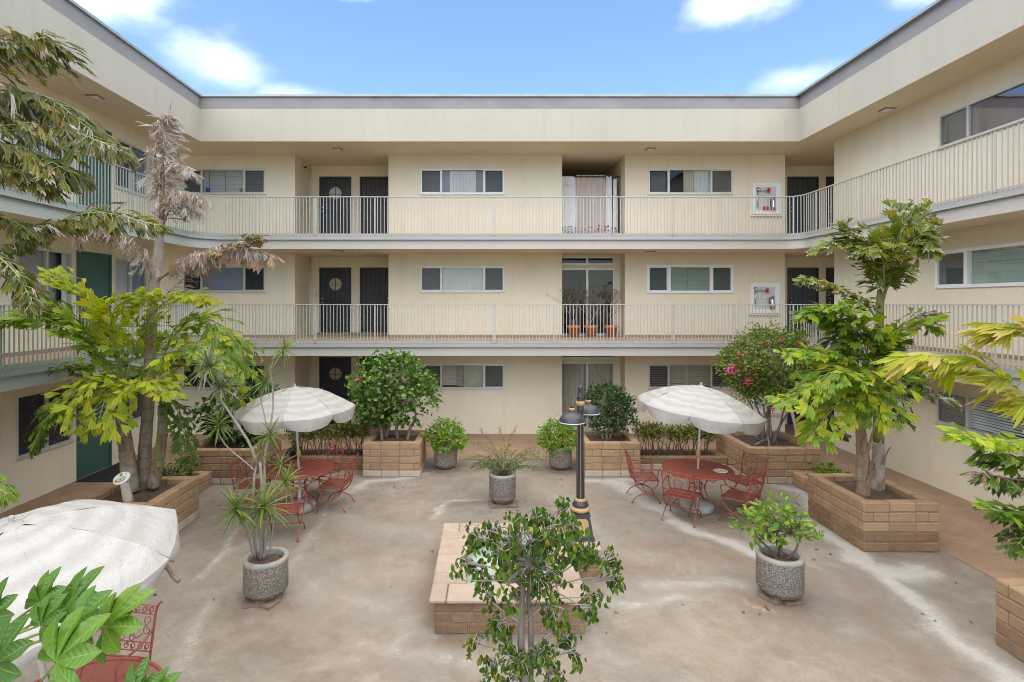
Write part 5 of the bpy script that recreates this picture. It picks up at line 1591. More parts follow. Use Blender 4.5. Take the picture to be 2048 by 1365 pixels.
# ================================================================== garden furniture
def scroll(c, r_, a0, a1, n=12, k=0.75):
    """flat spiral in the XZ plane"""
    out_ = []
    for i in range(n + 1):
        u = i / n
        rr = r_ * (1 - k * u)
        a = R(a0 + (a1 - a0) * u)
        out_.append(Vector((c[0] + rr * math.cos(a), 0, c[1] + rr * math.sin(a))))
    return out_
def make_chair():
    """wrought iron chair; the sitter faces +Y"""
    t = thing('garden_chair', 'red chair', 'chair', (0, 0, 0), 0, 'red wrought iron chairs round the umbrella tables')
    w, d, hs, hb = 0.25, 0.215, 0.42, 0.88
    m_ = M['iron']
    b = MB(); n = 8
    for j in range(n + 1):
        for i in range(n + 1):
            x, y = -w + 2 * w * i / n, -d + 2 * d * j / n
            b.v.append((x, y, hs - 0.014 * (1 - (2 * i / n - 1) ** 2) * (1 - (2 * j / n - 1) ** 2) - (0.02 * (j / n - 0.75) if j > 6 else 0)))
    for j in range(n):
        for i in range(n):
            p = j * (n + 1) + i
            b.f.append((p, p + 1, p + n + 2, p + n + 1)); b.mi.append(0); b.sm.append(True)
    b.build('seat', M['ironmesh'], t, local=True)
    b = MB(); b.tube([(-w, -d, hs), (w, -d, hs), (w, d, hs), (-w, d, hs)], 0.010, 6, closed=True); b.build('seat_frame', m_, t, local=True)
    yb = lambda z: -d - 0.20 * (z - hs)
    for s_ in (-1, 1):
        b = MB(); b.tube(catmull([(s_ * w, -d, hs - 0.02), (s_ * w * 1.01, yb(0.6), 0.6), (s_ * w * 1.02, yb(0.80), 0.80), (s_ * w * 1.08, yb(0.86) - 0.01, 0.865), (s_ * w * 1.15, yb(0.88) - 0.02, hb)], 10), [0.011] * 8 + [0.010, 0.011, 0.014], 6)
        b.build('back_post', m_, t, local=True)
    for z in (0.845, 0.775, 0.545, 0.475):
        b = MB()
        arch = 0.0 if z < 0.7 else 0.012
        b.tube([(x * w, yb(z), z + arch * (1 - x * x)) for x in (-1, -.5, 0, .5, 1)], 0.0065, 6); b.build('crossbar', m_, t, local=True)
    b = MB()
    def put(pts): b.tube([(p.x, yb(p.z), p.z) for p in pts], 0.0045, 5)
    for (za, zb_) in ((0.780, 0.845), (0.480, 0.543)):          # running scrolls between the paired bars
        zc, hr = (za + zb_) / 2, (zb_ - za) / 2 - 0.004
        for i in range(7):
            x = -w + 0.04 + i * (2 * w - 0.08) / 6
            put(scroll((x, zc), hr, 90 if i % 2 else -90, 540 if i % 2 else 400, 10, 0.55))
    for s_ in (-1, 1):                                           # big scrolls of the back panel
        put(scroll((s_ * 0.19, 0.725), 0.042, 270, 270 - s_ * 400, 12, 0.6)); put(scroll((s_ * 0.19, 0.645), 0.042, 90, 90 + s_ * 400, 12, 0.6))
        put([Vector((s_ * 0.15, 0, 0.62)), Vector((s_ * 0.10, 0, 0.575)), Vector((s_ * 0.03, 0, 0.60)), Vector((s_ * 0.075, 0, 0.66)), Vector((s_ * 0.07, 0, 0.71)), Vector((s_ * 0.02, 0, 0.745)), Vector((0, 0, 0.775))])
        put(scroll((s_ * 0.045, 0.58), 0.035, 90, 90 - s_ * 420, 12, 0.6))
    put([Vector((0.055 * math.cos(R(a)), 0, 0.672 + 0.055 * math.sin(R(a)))) for a in range(0, 361, 30)])
    b.build('scrollwork', m_, t, local=True)
    for s_ in (-1, 1):
        b = MB(); b.tube(catmull([(s_ * w, yb(0.66), 0.66), (s_ * (w + 0.03), -0.05, 0.625), (s_ * (w + 0.035), 0.13, 0.635), (s_ * (w + 0.03), 0.20, 0.60), (s_ * (w + 0.02), 0.185, 0.50), (s_ * w, d * 0.9, hs)], 14), 0.0105, 6); b.build('arm', m_, t, local=True)
        # a U under the seat standing on an arch: the crossed legs
        b = MB(); b.tube(catmull([(s_ * w, d, hs), (s_ * w, d * 0.75, 0.30), (s_ * w, 0.0, 0.20), (s_ * w, -d * 0.75, 0.30), (s_ * w, -d, hs)], 14), 0.010, 6); b.build('upper_leg', m_, t, local=True)
        b = MB(); b.tube(catmull([(s_ * (w + .005), d * 1.12, 0.008), (s_ * (w + .005), d * 0.8, 0.12), (s_ * (w + .003), 0.0, 0.185), (s_ * (w + .005), -d * 0.85, 0.12), (s_ * (w + .005), -d * 1.25, 0.008)], 14), [0.014] + [0.010] * 13 + [0.014], 6); b.build('lower_leg', m_, t, local=True)
    b = MB(); b.tube([(-w, 0, 0.193), (w, 0, 0.193)], 0.009, 6); b.build('stretcher', m_, t, local=True)
    return t
chair0 = make_chair()
_first = [True]
def place_chair(px, py, fx, fy, label):
    c = chair0 if _first[0] else copy_tree(chair0)
    _first[0] = False
    c.location = (px, py, 0)
    c.rotation_euler = (0, 0, math.atan2(-fx, fy))
    c['label'] = label
place_chair(-4.17, 9.66, 1.0, -0.05, 'red iron chair left of the left table, beside the dark shrub planter')
place_chair(-3.15, 10.42, -0.70, -0.70, 'red iron chair behind the left table, against the hedge bed')
place_chair(-2.70, 9.68, -1.0, 0.08, 'red iron chair right of the left table, before the hibiscus planter')
place_chair(-3.16, 8.47, -0.12, 1.0, 'red iron chair before the left table, half hidden by the dracaena')
place_chair(2.95, 10.09, 1.0, -0.08, 'red iron chair left of the right table, beside the square planter')
place_chair(3.32, 9.14, 0.56, 0.82, 'red iron chair before the right table with its back to the lamp post')
place_chair(4.70, 9.86, -0.92, -0.40, 'red iron chair behind the right table, before the bougainvillea planter')
place_chair(4.26, 9.05, -0.66, 0.75, 'red iron chair right of the right table, behind the bright green shrub')
place_chair(-3.33, 4.72, -0.12, -1.0, 'red iron chair under the nearest umbrella, behind the fatsia leaves')

def make_table():
    t = thing('garden_table', 'red table', 'table', (0, 0, 0), 0, 'round red metal tables with umbrellas')
    m_ = M['iron']
    b = MB(); r_ = 0.59
    n = 40
    vs = [(r_ * j / 4 * math.cos(2 * math.pi * k / n), r_ * j / 4 * math.sin(2 * math.pi * k / n), 0.722) for j in range(1, 5) for k in range(n)]
    vs.append((0, 0, 0.722))
    fs = [(len(vs) - 1, k, (k + 1) % n) for k in range(n)]
    for j in range(3):
        fs += [(j * n + k, j * n + (k + 1) % n, (j + 1) * n + (k + 1) % n, (j + 1) * n + k)[::-1] for k in range(n)]
    b.add(vs, fs)
    top = b.build('tabletop', M['ironmesh'], t, local=True)
    b = MB(); b.tube([(r_ * math.cos(2 * math.pi * k / 40), r_ * math.sin(2 * math.pi * k / 40), 0.716) for k in range(40)], 0.014, 6, closed=True); b.build('rim', m_, t, local=True)
    b = MB()
    for k in range(8):
        a = k * math.pi / 4
        b.tube([(0.05 * math.cos(a), 0.05 * math.sin(a), 0.708), (0.58 * math.cos(a), 0.58 * math.sin(a), 0.708)], 0.006, 4)
    b.build('underframe', m_, t, local=True)
    for k in range(4):
        a = math.pi / 4 + k * math.pi / 2
        ca, sa = math.cos(a), math.sin(a)
        b = MB(); b.tube([(r * ca, r * sa, z) for r, z in [(p.x, p.z) for p in catmull([Vector((0.34, 0, 0.705)), Vector((0.20, 0, 0.60)), Vector((0.13, 0, 0.42)), Vector((0.19, 0, 0.25)), Vector((0.36, 0, 0.10)), Vector((0.43, 0, 0.012))], 16)]], [0.0115] * 16 + [0.017], 6)
        b.build('leg', m_, t, local=True)
        b = MB(); b.tube([(p.x * ca, p.x * sa, p.z) for p in scroll((0.265, 0.60), 0.075, 200, 560, 14, 0.6)], 0.007, 5); b.build('leg_scroll', m_, t, local=True)
    b = MB(); b.tube([(0.13 * math.cos(a), 0.13 * math.sin(a), 0.42) for a in [2 * math.pi * k / 20 for k in range(20)]], 0.007, 5, closed=True); b.build('brace_ring', m_, t, local=True)
    return t
M['ironsolid'] = M['iron']
table0 = make_table()
table0.location = (-3.31, 9.56, 0); table0.rotation_euler = (0, 0, 0.3); table0['label'] = 'round red metal table under the left umbrella by the hibiscus planter'
t2 = copy_tree(table0); t2.location = (3.74, 9.56, 0); t2.rotation_euler = (0, 0, 0.1); t2['label'] = 'round red metal table with a white dial on it, under the right umbrella'
t3 = copy_tree(table0); t3.location = (-2.98, 3.86, 0); t3.rotation_euler = (0, 0, 0.5); t3['label'] = 'round red mesh table under the nearest umbrella, behind fatsia leaves'
for tt in (table0, t2):                       # these two tops have been painted shut
    for ch in tt.children:
        if ch.name.startswith('tabletop'):
            ch.data = ch.data.copy(); ch.data.materials[0] = M['iron']
for ch in t3.children:
    if ch.name.startswith('tabletop'):
        ch.data = ch.data.copy(); ch.data.materials[0] = M['ironmesh_open']

def umbrella(base, tip, tilt_axis, tilt, rot, rad, label, blabel, drop=0.38, skew=0.0, val=0.19):
    base, tip = Vector(base), Vector(tip)
    t = thing('patio_umbrella', label, 'umbrella', base, 0, 'weathered white patio umbrellas')
    L_ = lambda p: Vector(p) - base
    b = MB()
    up = (tip - base)
    b.tube([(0, 0, -0.30), up * 0.985], 0.019, 10); b.build('pole', M['pole'], t, local=True)
    b = MB()
    k0 = up * 0.13
    b.tube([k0 + up.normalized() * z for z in (0, 0.03, 0.08, 0.13, 0.17)], [0.020, 0.034, 0.043, 0.034, 0.020], 12); b.build('tilt_joint', M['knob'], t, local=True)
    b = MB(); b.lathe([(0.0, 0.062), (0.013, 0.058), (0.019, 0.042), (0.013, 0.026), (0.022, 0.015), (0.034, 0.0)], c=up, seg=12); b.build('finial', M['canvas'], t, local=True)
    Q = Matrix.Rotation(tilt, 4, Vector(tilt_axis)) @ Matrix.Rotation(rot, 4, 'Z')
    n = 8
    def dome(r_, a):
        """height of the cloth below the hub; it sags a little between the ribs"""
        u = r_ / rad
        z = -drop * (0.30 * u + 0.70 * u ** 2.3)
        ph = (a / (2 * math.pi / n)) % 1.0
        z += 0.0 - 0.022 * u ** 1.5 * math.sin(math.pi * ph) * (1 if True else 0)
        return z
    canopy = link('canopy', MB().mesh('canopy', M['canvas']), t, matrix=Matrix.Translation(up) @ Q)
    b = MB(); b.lathe([(0.0, 0.012), (0.05, 0.008), (0.07, -0.012)], seg=16); b2 = b.mesh('canopy', M['canvas']); canopy.data = b2
    for s_ in range(n):
        b = MB(); b.smooth = True
        na, nr = 8, 10
        for j in range(nr + 1):
            for i in range(na + 1):
                a = 2 * math.pi * (s_ + i / na) / n
                r_ = 0.01 + (rad - 0.01) * j / nr
                chord = math.cos(math.pi / n) / math.cos((i / na - 0.5) * 2 * math.pi / n)      # straight hem between the ribs
                rr = r_ * (chord * (1 - 0.0) if j else 1) / math.cos(math.pi / n) * math.cos(math.pi / n)
                rr = r_ * (0.35 + 0.65 * chord)
                wob_ = 0.013 * noise.noise(Vector((rr * 6 * math.cos(a), rr * 6 * math.sin(a), s_ + base.x)))
                b.v.append((rr * math.cos(a), rr * math.sin(a), dome(r_, (i / na) * 2 * math.pi / n) + wob_))
        for j in range(nr):
            for i in range(na):
                p = j * (na + 1) + i
                b.f.append((p, p + na + 1, p + na + 2, p + 1)); b.mi.append(0); b.sm.append(True)
        edge = [Vector(b.v[nr * (na + 1) + i]) for i in range(na + 1)]
        o = link('panel', b.mesh('panel', M['canvas']), canopy)
        v = MB(); v.smooth = True                # scalloped flap hanging from the hem
        for j in range(4):
            for i in range(na + 1):
                e = edge[i]
                u = i / na
                hang_ = val * (0.42 + 0.58 * math.sin(math.pi * (0.06 + 0.88 * u)) ** 0.55) * (1.0 if 0 < i < na else 0.6)
                rr = Vector((e.x, e.y, 0)).normalized()
                k = j / 3
                v.v.append(e + rr * (0.02 * k - 0.05 * k * k * abs(2 * u - 1) + 0.012 * math.sin(u * 9 + s_) * k) + Vector((0, 0, -hang_ * k - 0.001)))
        for j in range(3):
            for i in range(na):
                p = j * (na + 1) + i
                v.f.append((p, p + na + 1, p + na + 2, p + 1)); v.mi.append(0); v.sm.append(True)
        link('valance', v.mesh('valance', M['canvas']), canopy)
    rb = MB()
    for s_ in range(n):
        a = 2 * math.pi * s_ / n
        rb.tube([(0.03 * math.cos(a), 0.03 * math.sin(a), -0.03)] + [(rad * u * math.cos(a), rad * u * math.sin(a), dome(rad * u, 0) - 0.015) for u in (0.25, 0.5, 0.75, 1.0, 1.03)], 0.006, 5)
    link('ribs', rb.mesh('ribs', M['rib']), canopy)
    o = thing('umbrella_base', blabel, 'umbrella base', (base.x, base.y, 0.006), 0, 'round concrete umbrella bases')
    b = MB(); b.lathe([(0, 0), (0.27, 0), (0.285, 0.02), (0.285, 0.11), (0.26, 0.135), (0.08, 0.15), (0.04, 0.17)], seg=28); b.build('weight', M['rim'], o, local=True)
    b = MB(); b.lathe([(0.025, 0.171), (0.027, 0.175), (0.027, 0.40), (0.022, 0.40)], seg=12); b.build('socket', M['pole'], o, local=True)
    return t, canopy
umbrella((-3.30, 9.56, 0.72), (-3.37, 9.52, 2.17), (0.25, -1, 0), 0.035, R(9), 1.03, 'weathered white umbrella over the left table, before the dark entry doors', 'round concrete base of the left umbrella under the red table')
umbrella((3.74, 9.56, 0.72), (3.80, 9.53, 2.19), (0.2, 1, 0), 0.12, R(16), 1.07, 'weathered white umbrella tilted over the right table, before the bougainvillea', 'round concrete base of the right umbrella under the red table')
_, cano = umbrella((-2.98, 3.80, 0.72), (-3.05, 3.47, 2.22), (0.9, -0.45, 0), 0.19, R(4), 0.92, 'nearest white umbrella with lace pattern, behind the fatsia at the bottom left corner', 'round concrete base of the nearest umbrella under the mesh table', 0.36, 0.0, 0.09)
b = MB(); a = R(0)
b.tube(catmull([(0.88, 0.0, -0.41), (0.905, 0.0, -0.45), (0.92, 0.0, -0.50), (0.96, -0.01, -0.54)], 8), 0.015, 6)
link('bent_rib_end', b.mesh('bent_rib_end', M['rib']), cano)

# white dial lying on the right table
c = G(1441, 942, 0.735)
t = thing('table_dial', 'round white dial lying on the right table', 'dial', (c.x, c.y, 0.7235))
b = MB(); b.lathe([(0, 0.002), (0.10, 0.002), (0.115, 0.006), (0.118, 0.014), (0.105, 0.016), (0.10, 0.012), (0.0, 0.012)], seg=24); b.build('dish', M['plate'], t, local=True)
b = MB()
for k in range(12):
    a = 2 * math.pi * k / 12
    d_ = Vector((math.cos(a), math.sin(a), 0))
    b.obox(d_ * 0.083 + Vector((0, 0, 0.0135)), d_ * 0.010, Vector((-d_.y, d_.x, 0)) * 0.003, (0, 0, 0.001))
b.obox((0.02, 0.0, 0.0145), (0.035, 0.006, 0), (-0.0008, 0.0035, 0), (0, 0, 0.001)); b.build('markings', M['black'], t, local=True)

# black nursery pot in the hedge bed behind the left table
NP = thing('nursery_pot', 'black plastic nursery pot with small red leaved plant behind the left table', 'potted plant', (-4.12, 11.66, 0.29))
b = MB(); b.lathe([(0, 0), (0.10, 0), (0.13, 0.20), (0.138, 0.205), (0.138, 0.23), (0.125, 0.23), (0.12, 0.18), (0, 0.18)], seg=18); b.build('pot', M['mat_black'], NP, local=True)

# oval garden sign on a cut stump in the left palm planter
M['sunflower'] = pm('sunflower_yellow', (0.62, 0.44, 0.04), 0.5, 0.1, 9, 0)
M['sun_eye'] = pm('sunflower_brown', (0.12, 0.06, 0.02), 0.6, 0.1, 9, 0)
M['ink'] = pm('navy_ink', (0.02, 0.03, 0.07), 0.5, 0.1, 9, 0)
sp_ = D(240, 957, 8.02)
sg = thing('garden_sign', 'oval white sign with sunflowers leaning in the left palm planter', 'sign', (sp_.x + 0.02, sp_.y, 0.66))
zc = sp_.z - 0.66
tilt = Matrix.Translation((0, 0, zc)) @ Matrix.Rotation(R(-24), 4, 'Y') @ Matrix.Rotation(R(-20), 4, 'X')
def flat(name, pts, y, mat, par=None):
    b = MB(); k = len(pts)
    v0 = [tilt @ Vector((x, y, z)) for x, z in pts]; v1 = [tilt @ Vector((x, y + (0.012 if name == 'board' else 0.001), z)) for x, z in pts]
    b.add(v0 + v1, [tuple(range(k)), tuple(range(2 * k - 1, k - 1, -1))] + [(i, k + i, k + (i + 1) % k, (i + 1) % k) for i in range(k)])
    return b.build(name, mat, par or sg, local=True)
el_ = lambda a, c, x=0, z=0, n=24: [(x + a * math.cos(2 * math.pi * i / n), z + c * math.sin(2 * math.pi * i / n)) for i in range(n)]
bo = flat('board', el_(0.138, 0.082), 0, M['plate'])
for (x, z, r_) in ((-0.088, -0.012, 0.034), (0.005, 0.05, 0.032), (0.082, 0.034, 0.013)):
    flat('sunflower', [(x + r_ * (1 if i % 2 else 0.72) * math.cos(2 * math.pi * i / 20), z + r_ * (1 if i % 2 else 0.72) * math.sin(2 * math.pi * i / 20)) for i in range(20)], -0.0015, M['sunflower'], bo)
    flat('flower_eye', el_(r_ * .36, r_ * .36, x, z, 10), -0.003, M['sun_eye'], bo)
b = MB()
for row, (x0, z0_, k, hh) in enumerate(((-0.062, 0.012, 9, 0.006), (-0.045, -0.010, 8, 0.009), (-0.052, -0.036, 7, 0.011))):
    for i in range(k):                       # the print is too small to read in the photograph: dark strokes
        x = x0 + i * 0.0155
        b.obox(tilt @ Vector((x, -0.0018, z0_)), (tilt.to_3x3() @ Vector((0.0045 * rnd.uniform(.6, 1.2), 0, 0))), tilt.to_3x3() @ Vector((0, 0.0006, 0)), tilt.to_3x3() @ Vector((0, 0, hh * rnd.uniform(.5, 1))))
b.build('print', M['ink'], bo, local=True)
b = MB(); b.tube([(0.09, 0.05, -0.02), (0.06, 0.045, 0.10), (0.02, 0.035, zc - 0.06)], [0.075, 0.07, 0.06], 10); b.build('stump', M['bark_pale'], sg, local=True)
# small bits on the ground
b = MB(); g = G(310, 1191)
b.lathe([(0, 0.012), (0.016, 0.012), (0.018, 0.005), (0.018, 0)], c=(g.x, g.y, 0.001), seg=8)
tag(b.build('bottle_cap', M['black']), 'tiny dark bottle cap lying on the concrete by the nearest umbrella', 'bottle cap')

# dry leaves blown about the court
b = MB(); rl_ = random.Random(303)
def _leaf(x, y): 
    a = rl_.uniform(0, 6.28); L_ = rl_.uniform(0.03, 0.075)
    leaf_quads(b, (x, y, 0.012), (math.cos(a), math.sin(a), rl_.uniform(-.05, .15)), L_, L_ * rl_.uniform(.3, .55), (0, 0, 1), 0.1, 0.2)
for (px, py, k, sx) in ((1700, 1120, 5, .5), (1500, 960, 6, .5), (1340, 1000, 5, .8), (640, 1010, 6, .8), (430, 1010, 6, .4), (790, 970, 6, .5), (1220, 965, 5, .5), (1000, 1330, 8, .4), (520, 1215, 4, .3), (1560, 1215, 5, .3), (900, 1120, 4, .9), (1000, 1010, 5, .4), (1850, 1200, 4, .5), (1400, 1250, 4, .8)):
    g = G(px, py)
    for i in range(k):
        x, y = g.x + rl_.gauss(0, sx), g.y + rl_.gauss(0, sx * .7)
        _leaf(x, y)
o = b.build('fallen_leaves', M['lf_bare']); o['kind'] = 'stuff'; o['label'] = 'few dry brown leaves scattered on the concrete'
# ================================================================== plants
# ---- leaflet shapes of the fishtail palm: ragged wedges with a withered end
def wedge(seed, dead=False, wide=1.0):
    r0 = random.Random(seed)
    k = 6
    w = r0.uniform(0.24, 0.34) * wide * (0.55 if dead else 1)
    V, A = [(0, 0, 0)], [0.0]
    mid = []
    curl = r0.uniform(0.25, 0.5) if dead else r0.uniform(0.08, 0.42)
    tw = r0.uniform(-0.5, 0.5) if dead else r0.uniform(-0.4, 0.4)
    for lev, (y, ww) in enumerate(((0.40, 0.55), (0.72, 1.0))):
        for i in range(k):
            u = i / (k - 1) * 2 - 1
            z = 0.05 * abs(u) - curl * y * y + (0.05 if i % 2 else -0.02) * y + tw * u * w * y
            V.append((u * w * ww, y - 0.05 * abs(u), z)); A.append(0.25 * y)
    for i in range(k):                        # jagged end, one side longer
        u = i / (k - 1) * 2 - 1
        y = 0.88 + 0.12 * u * (1 if seed % 2 else -1) + (0.13 if i % 2 else -0.07) + r0.uniform(-.05, .05)
        V.append((u * w * (0.95 + 0.25 * (i % 2)), y, 0.05 * abs(u) - curl * y * y + tw * u * w * y)); A.append(1.0)
    Fc = []
    for i in range(k - 1): Fc.append((0, 1 + i, 2 + i))
    for lv in range(2):
        for i in range(k - 1):
            a = 1 + lv * k + i
            Fc.append((a, a + k, a + k + 1, a + 1))
    return V, Fc, A
def strip(seed):
    """a dried leaflet torn into curling ribbons"""
    r0 = random.Random(seed)
    V, Fc, A = [], [], []
    for q in range(3):
        o = len(V); x0 = (q - 1) * 0.05; bend = r0.uniform(-0.5, 0.5); crl = r0.uniform(0.1, 0.7); ln = r0.uniform(0.6, 1.05); w = r0.uniform(.02, .05)
        for j in range(5):
            y = ln * j / 4
            x = x0 * (0.2 + y) * 2 + bend * y * y * 0.35
            z = -crl * y * y * 0.7 + 0.08 * math.sin(y * 6 + q)
            ww = w * (1 - 0.75 * (j / 4) ** 2) * (0.5 + j * 0.3 if j < 2 else 1)
            V += [(x - ww, y, z), (x + ww, y, z + 0.03 * math.sin(j * 2 + q))]; A += [1, 1]
        for j in range(4):
            a = o + 2 * j
            Fc.append((a, a + 1, a + 3, a + 2))
    return V, Fc, A
rnd_strips = 6
SHAPES = {'leaf': [wedge(i) for i in range(6)], 'dead': [strip(i) for i in range(7)] + [wedge(20, True)], 'long': [wedge(40 + i, False, 0.55) for i in range(5)]}
_lm = {}
def leaflet_mesh(kind, i, mat):
    key = (kind, i, mat)
    if key not in _lm:
        V, Fc, A = SHAPES[kind][i]
        me_ = bpy.data.meshes.new('leaflet')
        me_.from_pydata(V, [], Fc)
        a = me_.attributes.new('dry', 'FLOAT', 'POINT'); a.data.foreach_set('value', A)
        me_.materials.append(M[mat])
        _lm[key] = me_
    return _lm[key]
class Palm:
    def __init__(s, name, label, cat, base, group=None):
        s.t = thing(name, label, cat, base, 0, group)
        s.base = Vector(base)
        s.rec = []
    def trunk(s, pts, radii, mat, name='trunk', seg=12, n=24, ring=0.0):
        b = MB()
        P = catmull(pts, n)
        rs = []
        for i in range(n + 1):
            u = i / n * (len(radii) - 1); k = min(int(u), len(radii) - 2)
            rs.append((radii[k] + (radii[k + 1] - radii[k]) * (u - k)) * (1 + ring * (0.5 if i % 3 == 0 else 0) + rnd.uniform(-.03, .03) * (1 if ring else 0.3)))
        b.tube(P, rs, seg)
        return b.build(name, M[mat], s.t)
    def sheath(s, p, d, L_, w, mat):
        """an old leaf base hanging off the trunk"""
        b = MB(); b.smooth = True
        d = Vector(d).normalized(); up = Vector((0, 0, 1)); sd = d.cross(up).normalized()
        p = Vector(p)
        for j in range(6):
            u = j / 5
            c = p + up * (L_ * u) + d * (0.02 + 0.25 * L_ * u ** 2)
            ww = w * (1 - 0.8 * u)
            b.v += [c - sd * ww - d * 0.03 * (1 - u), c + d * 0.01, c + sd * ww - d * 0.03 * (1 - u)]
        b.v = [tuple(v) for v in b.v]
        for j in range(5):
            for i in range(2):
                a = 3 * j + i
                b.f.append((a, a + 1, a + 4, a + 3)); b.mi.append(0); b.sm.append(True)
        return b.build('leaf_sheath', M[mat], s.t)
    def frond(s, pts, W, nsec, per, size, mat, kind='leaf', droop=0.35, stalk='stalk', r0=0.016, start=0.15, up=None, alt=None, altp=0.0, face=0.0, tipmat=None, jit=0.36, bias=(0, -0.1, 0.22), shapes=None):
        """pts: control points of the rachis. W: length of the side stalks; per: leaflets on each side stalk"""
        nsec = int(nsec * 1.6); droop *= 0.62; size *= 0.72; W *= 0.95
        bias = Vector(bias)
        if kind == 'dead': droop *= 1.5
        P = catmull(pts, 26)
        b = MB()
        b.tube(P, [r0 * (1 - 0.8 * i / 26) for i in range(27)], 6)
        fo = b.build('frond', M[stalk], s.t)
        bs = MB()
        for k in range(nsec):
            u = start + (1 - start) * (k + 0.5) / nsec
            i = min(int(u * 26), 25)
            T_ = (P[i + 1] - P[i]).normalized()
            U = Vector(up) if up is not None else Vector((0, 0, 1))
            S_ = T_.cross(U)
            if S_.length < 0.2: S_ = T_.cross(Vector((0, -1, 0.2)))
            S_.normalize()
            N_ = S_.cross(T_).normalized()
            p = P[i].lerp(P[i + 1], u * 26 - i)
            prof = math.sin(math.pi * (0.18 + 0.74 * (u - start) / (1 - start))) ** 0.8
            for sd in (-1, 1):
                L_ = W * prof * rnd.uniform(0.8, 1.15)
                dirn = (S_ * sd * 0.85 + T_ * (0.45 + 0.35 * u) + N_ * rnd.uniform(-.25, .35)).normalized()
                q = [p]
                dd = dirn.copy()
                for m_ in range(per):
                    dd = (dd + Vector((0, 0, -droop * 0.35)) + Vector((rnd.gauss(0, .08), rnd.gauss(0, .08), rnd.gauss(0, .06)))).normalized()
                    q.append(q[-1] + dd * (L_ / per))
                bs.tube(q, [0.005 * (1 - 0.6 * m_ / per) for m_ in range(per + 1)], 4, cap=False)
                for m_ in range(per + 1):
                    c = q[m_] if m_ else p.lerp(q[1], 0.4)
                    for side in ((-1, 1) if m_ < per else (0,)):
                        if m_ == 0 and side == -1: continue
                        if rnd.random() < 0.06: continue
                        a_ = dd.cross(N_).normalized()
                        ld = (dd * (0.75 if side else 1.0) + T_ * 0.35 + a_ * side * rnd.uniform(.35, .8) + Vector((0, 0, -droop)) * rnd.uniform(0.4, 1.3) + Vector((rnd.gauss(0, jit), rnd.gauss(0, jit), rnd.gauss(0, jit))) + bias).normalized()
                        nn = (N_ + Vector((rnd.gauss(0, .35), -face + rnd.gauss(0, .35), 0.3)))
                        x_ = ld.cross(nn)
                        if x_.length < 1e-3: x_ = ld.orthogonal()
                        x_.normalize(); z_ = x_.cross(ld).normalized()
                        sz = size * rnd.uniform(0.65, 1.2) * (0.75 + 0.35 * prof)
                        mm, kk = mat, kind
                        if alt and rnd.random() < altp: mm, kk = alt if isinstance(alt, tuple) else (alt, kind)
                        if tipmat and u > 0.72 and rnd.random() < 0.7: mm = tipmat
                        mtx = Matrix((x_ * sz, ld * sz, z_ * sz)).transposed().to_4x4()
                        mtx.translation = c
                        s.rec.append((sz / max(0.5, c.y) * (1.3 if -1.2 < c.x / max(c.y, .1) < 1.2 else 0), mtx, kk, rnd.randrange(len(SHAPES[kk])), mm, fo))
        bs.build('side_stalks', M[stalk], fo)['kind'] = 'stuff'
    def finish(s, most=285):
        s.rec.sort(key=lambda r: -r[0])
        off = Matrix.Translation(-s.base)
        for r in s.rec[:most]:
            link('leaflet', leaflet_mesh(r[2], r[3], r[4]), r[5], matrix=off @ r[1])
        rest = s.rec[most:]
        if rest:
            mats = sorted({r[4] for r in rest})
            V, Fc, A, mi = [], [], [], []
            for r in rest:
                v, f, a = SHAPES[r[2]][r[3]]
                m_ = np.array(off @ r[1])
                vv = np.array(v) @ m_[:3, :3].T + m_[:3, 3]
                o = len(V)
                V.extend(map(tuple, vv.tolist())); A.extend(a)
                Fc.extend(tuple(o + i for i in q) for q in f); mi.extend([mats.index(r[4])] * len(f))
            me_ = bpy.data.meshes.new('small_leaflets')
            me_.from_pydata(V, [], Fc)
            at_ = me_.attributes.new('dry', 'FLOAT', 'POINT'); at_.data.foreach_set('value', A)
            for m_ in mats: me_.materials.append(M[m_])
            me_.polygons.foreach_set('material_index', mi)
            link('small_leaflets', me_, s.t)['kind'] = 'stuff'
        s.rec = []

# ---- left palm planter: a clump with three trunks, and a tall half-dead palm in its middle
pl = Palm('fishtail_palm', 'bushy yellow green fishtail palm clump in the left block planter', 'palm tree', (-5.35, 8.75, 0.6))
d0 = 8.65
pl.trunk([D(262, 985, 8.55), D(255, 920, 8.6), D(246, 850, 8.65), D(240, 790, 8.7)], [0.125, 0.11, 0.095, 0.07], 'bark_palm', ring=0.10)
pl.trunk([D(306, 975, 8.75), D(318, 915, 8.75), D(325, 860, 8.75), D(322, 810, 8.8)], [0.095, 0.085, 0.075, 0.05], 'bark_palm', ring=0.08)
pl.sheath(D(246, 905, 8.45), (-0.8, -0.5, 0), 0.55, 0.07, 'bark_fibre'); pl.sheath(D(258, 930, 8.45), (0.4, -1, 0), 0.40, 0.07, 'bark_fibre')
pl.sheath(D(316, 935, 8.65), (0.6, -1, 0), 0.62, 0.06, 'bark_green'); pl.sheath(D(312, 950, 8.65), (-0.5, -1, 0), 0.30, 0.06, 'bark_fibre')
A1, A2 = D(243, 800, 8.7), D(322, 815, 8.8)
pl.frond([A1, D(238, 730, 8.6), D(205, 640, 8.4), D(160, 590, 8.3), D(118, 552, 8.25)], 0.42, 12, 2, 0.24, 'lf_lime', droop=0.15, start=0.3, face=0.5)
pl.frond([A1, D(262, 720, 8.6), D(300, 635, 8.5), D(350, 595, 8.4), D(412, 597, 8.3)], 0.36, 11, 2, 0.24, 'lf_lime', droop=0.3, start=0.28, face=0.5)
pl.frond([A1, D(215, 740, 8.5), D(150, 670, 8.2), D(80, 635, 8.0), D(8, 640, 7.9)], 0.62, 11, 3, 0.25, 'lf_green', droop=0.45, start=0.25, face=0.4)
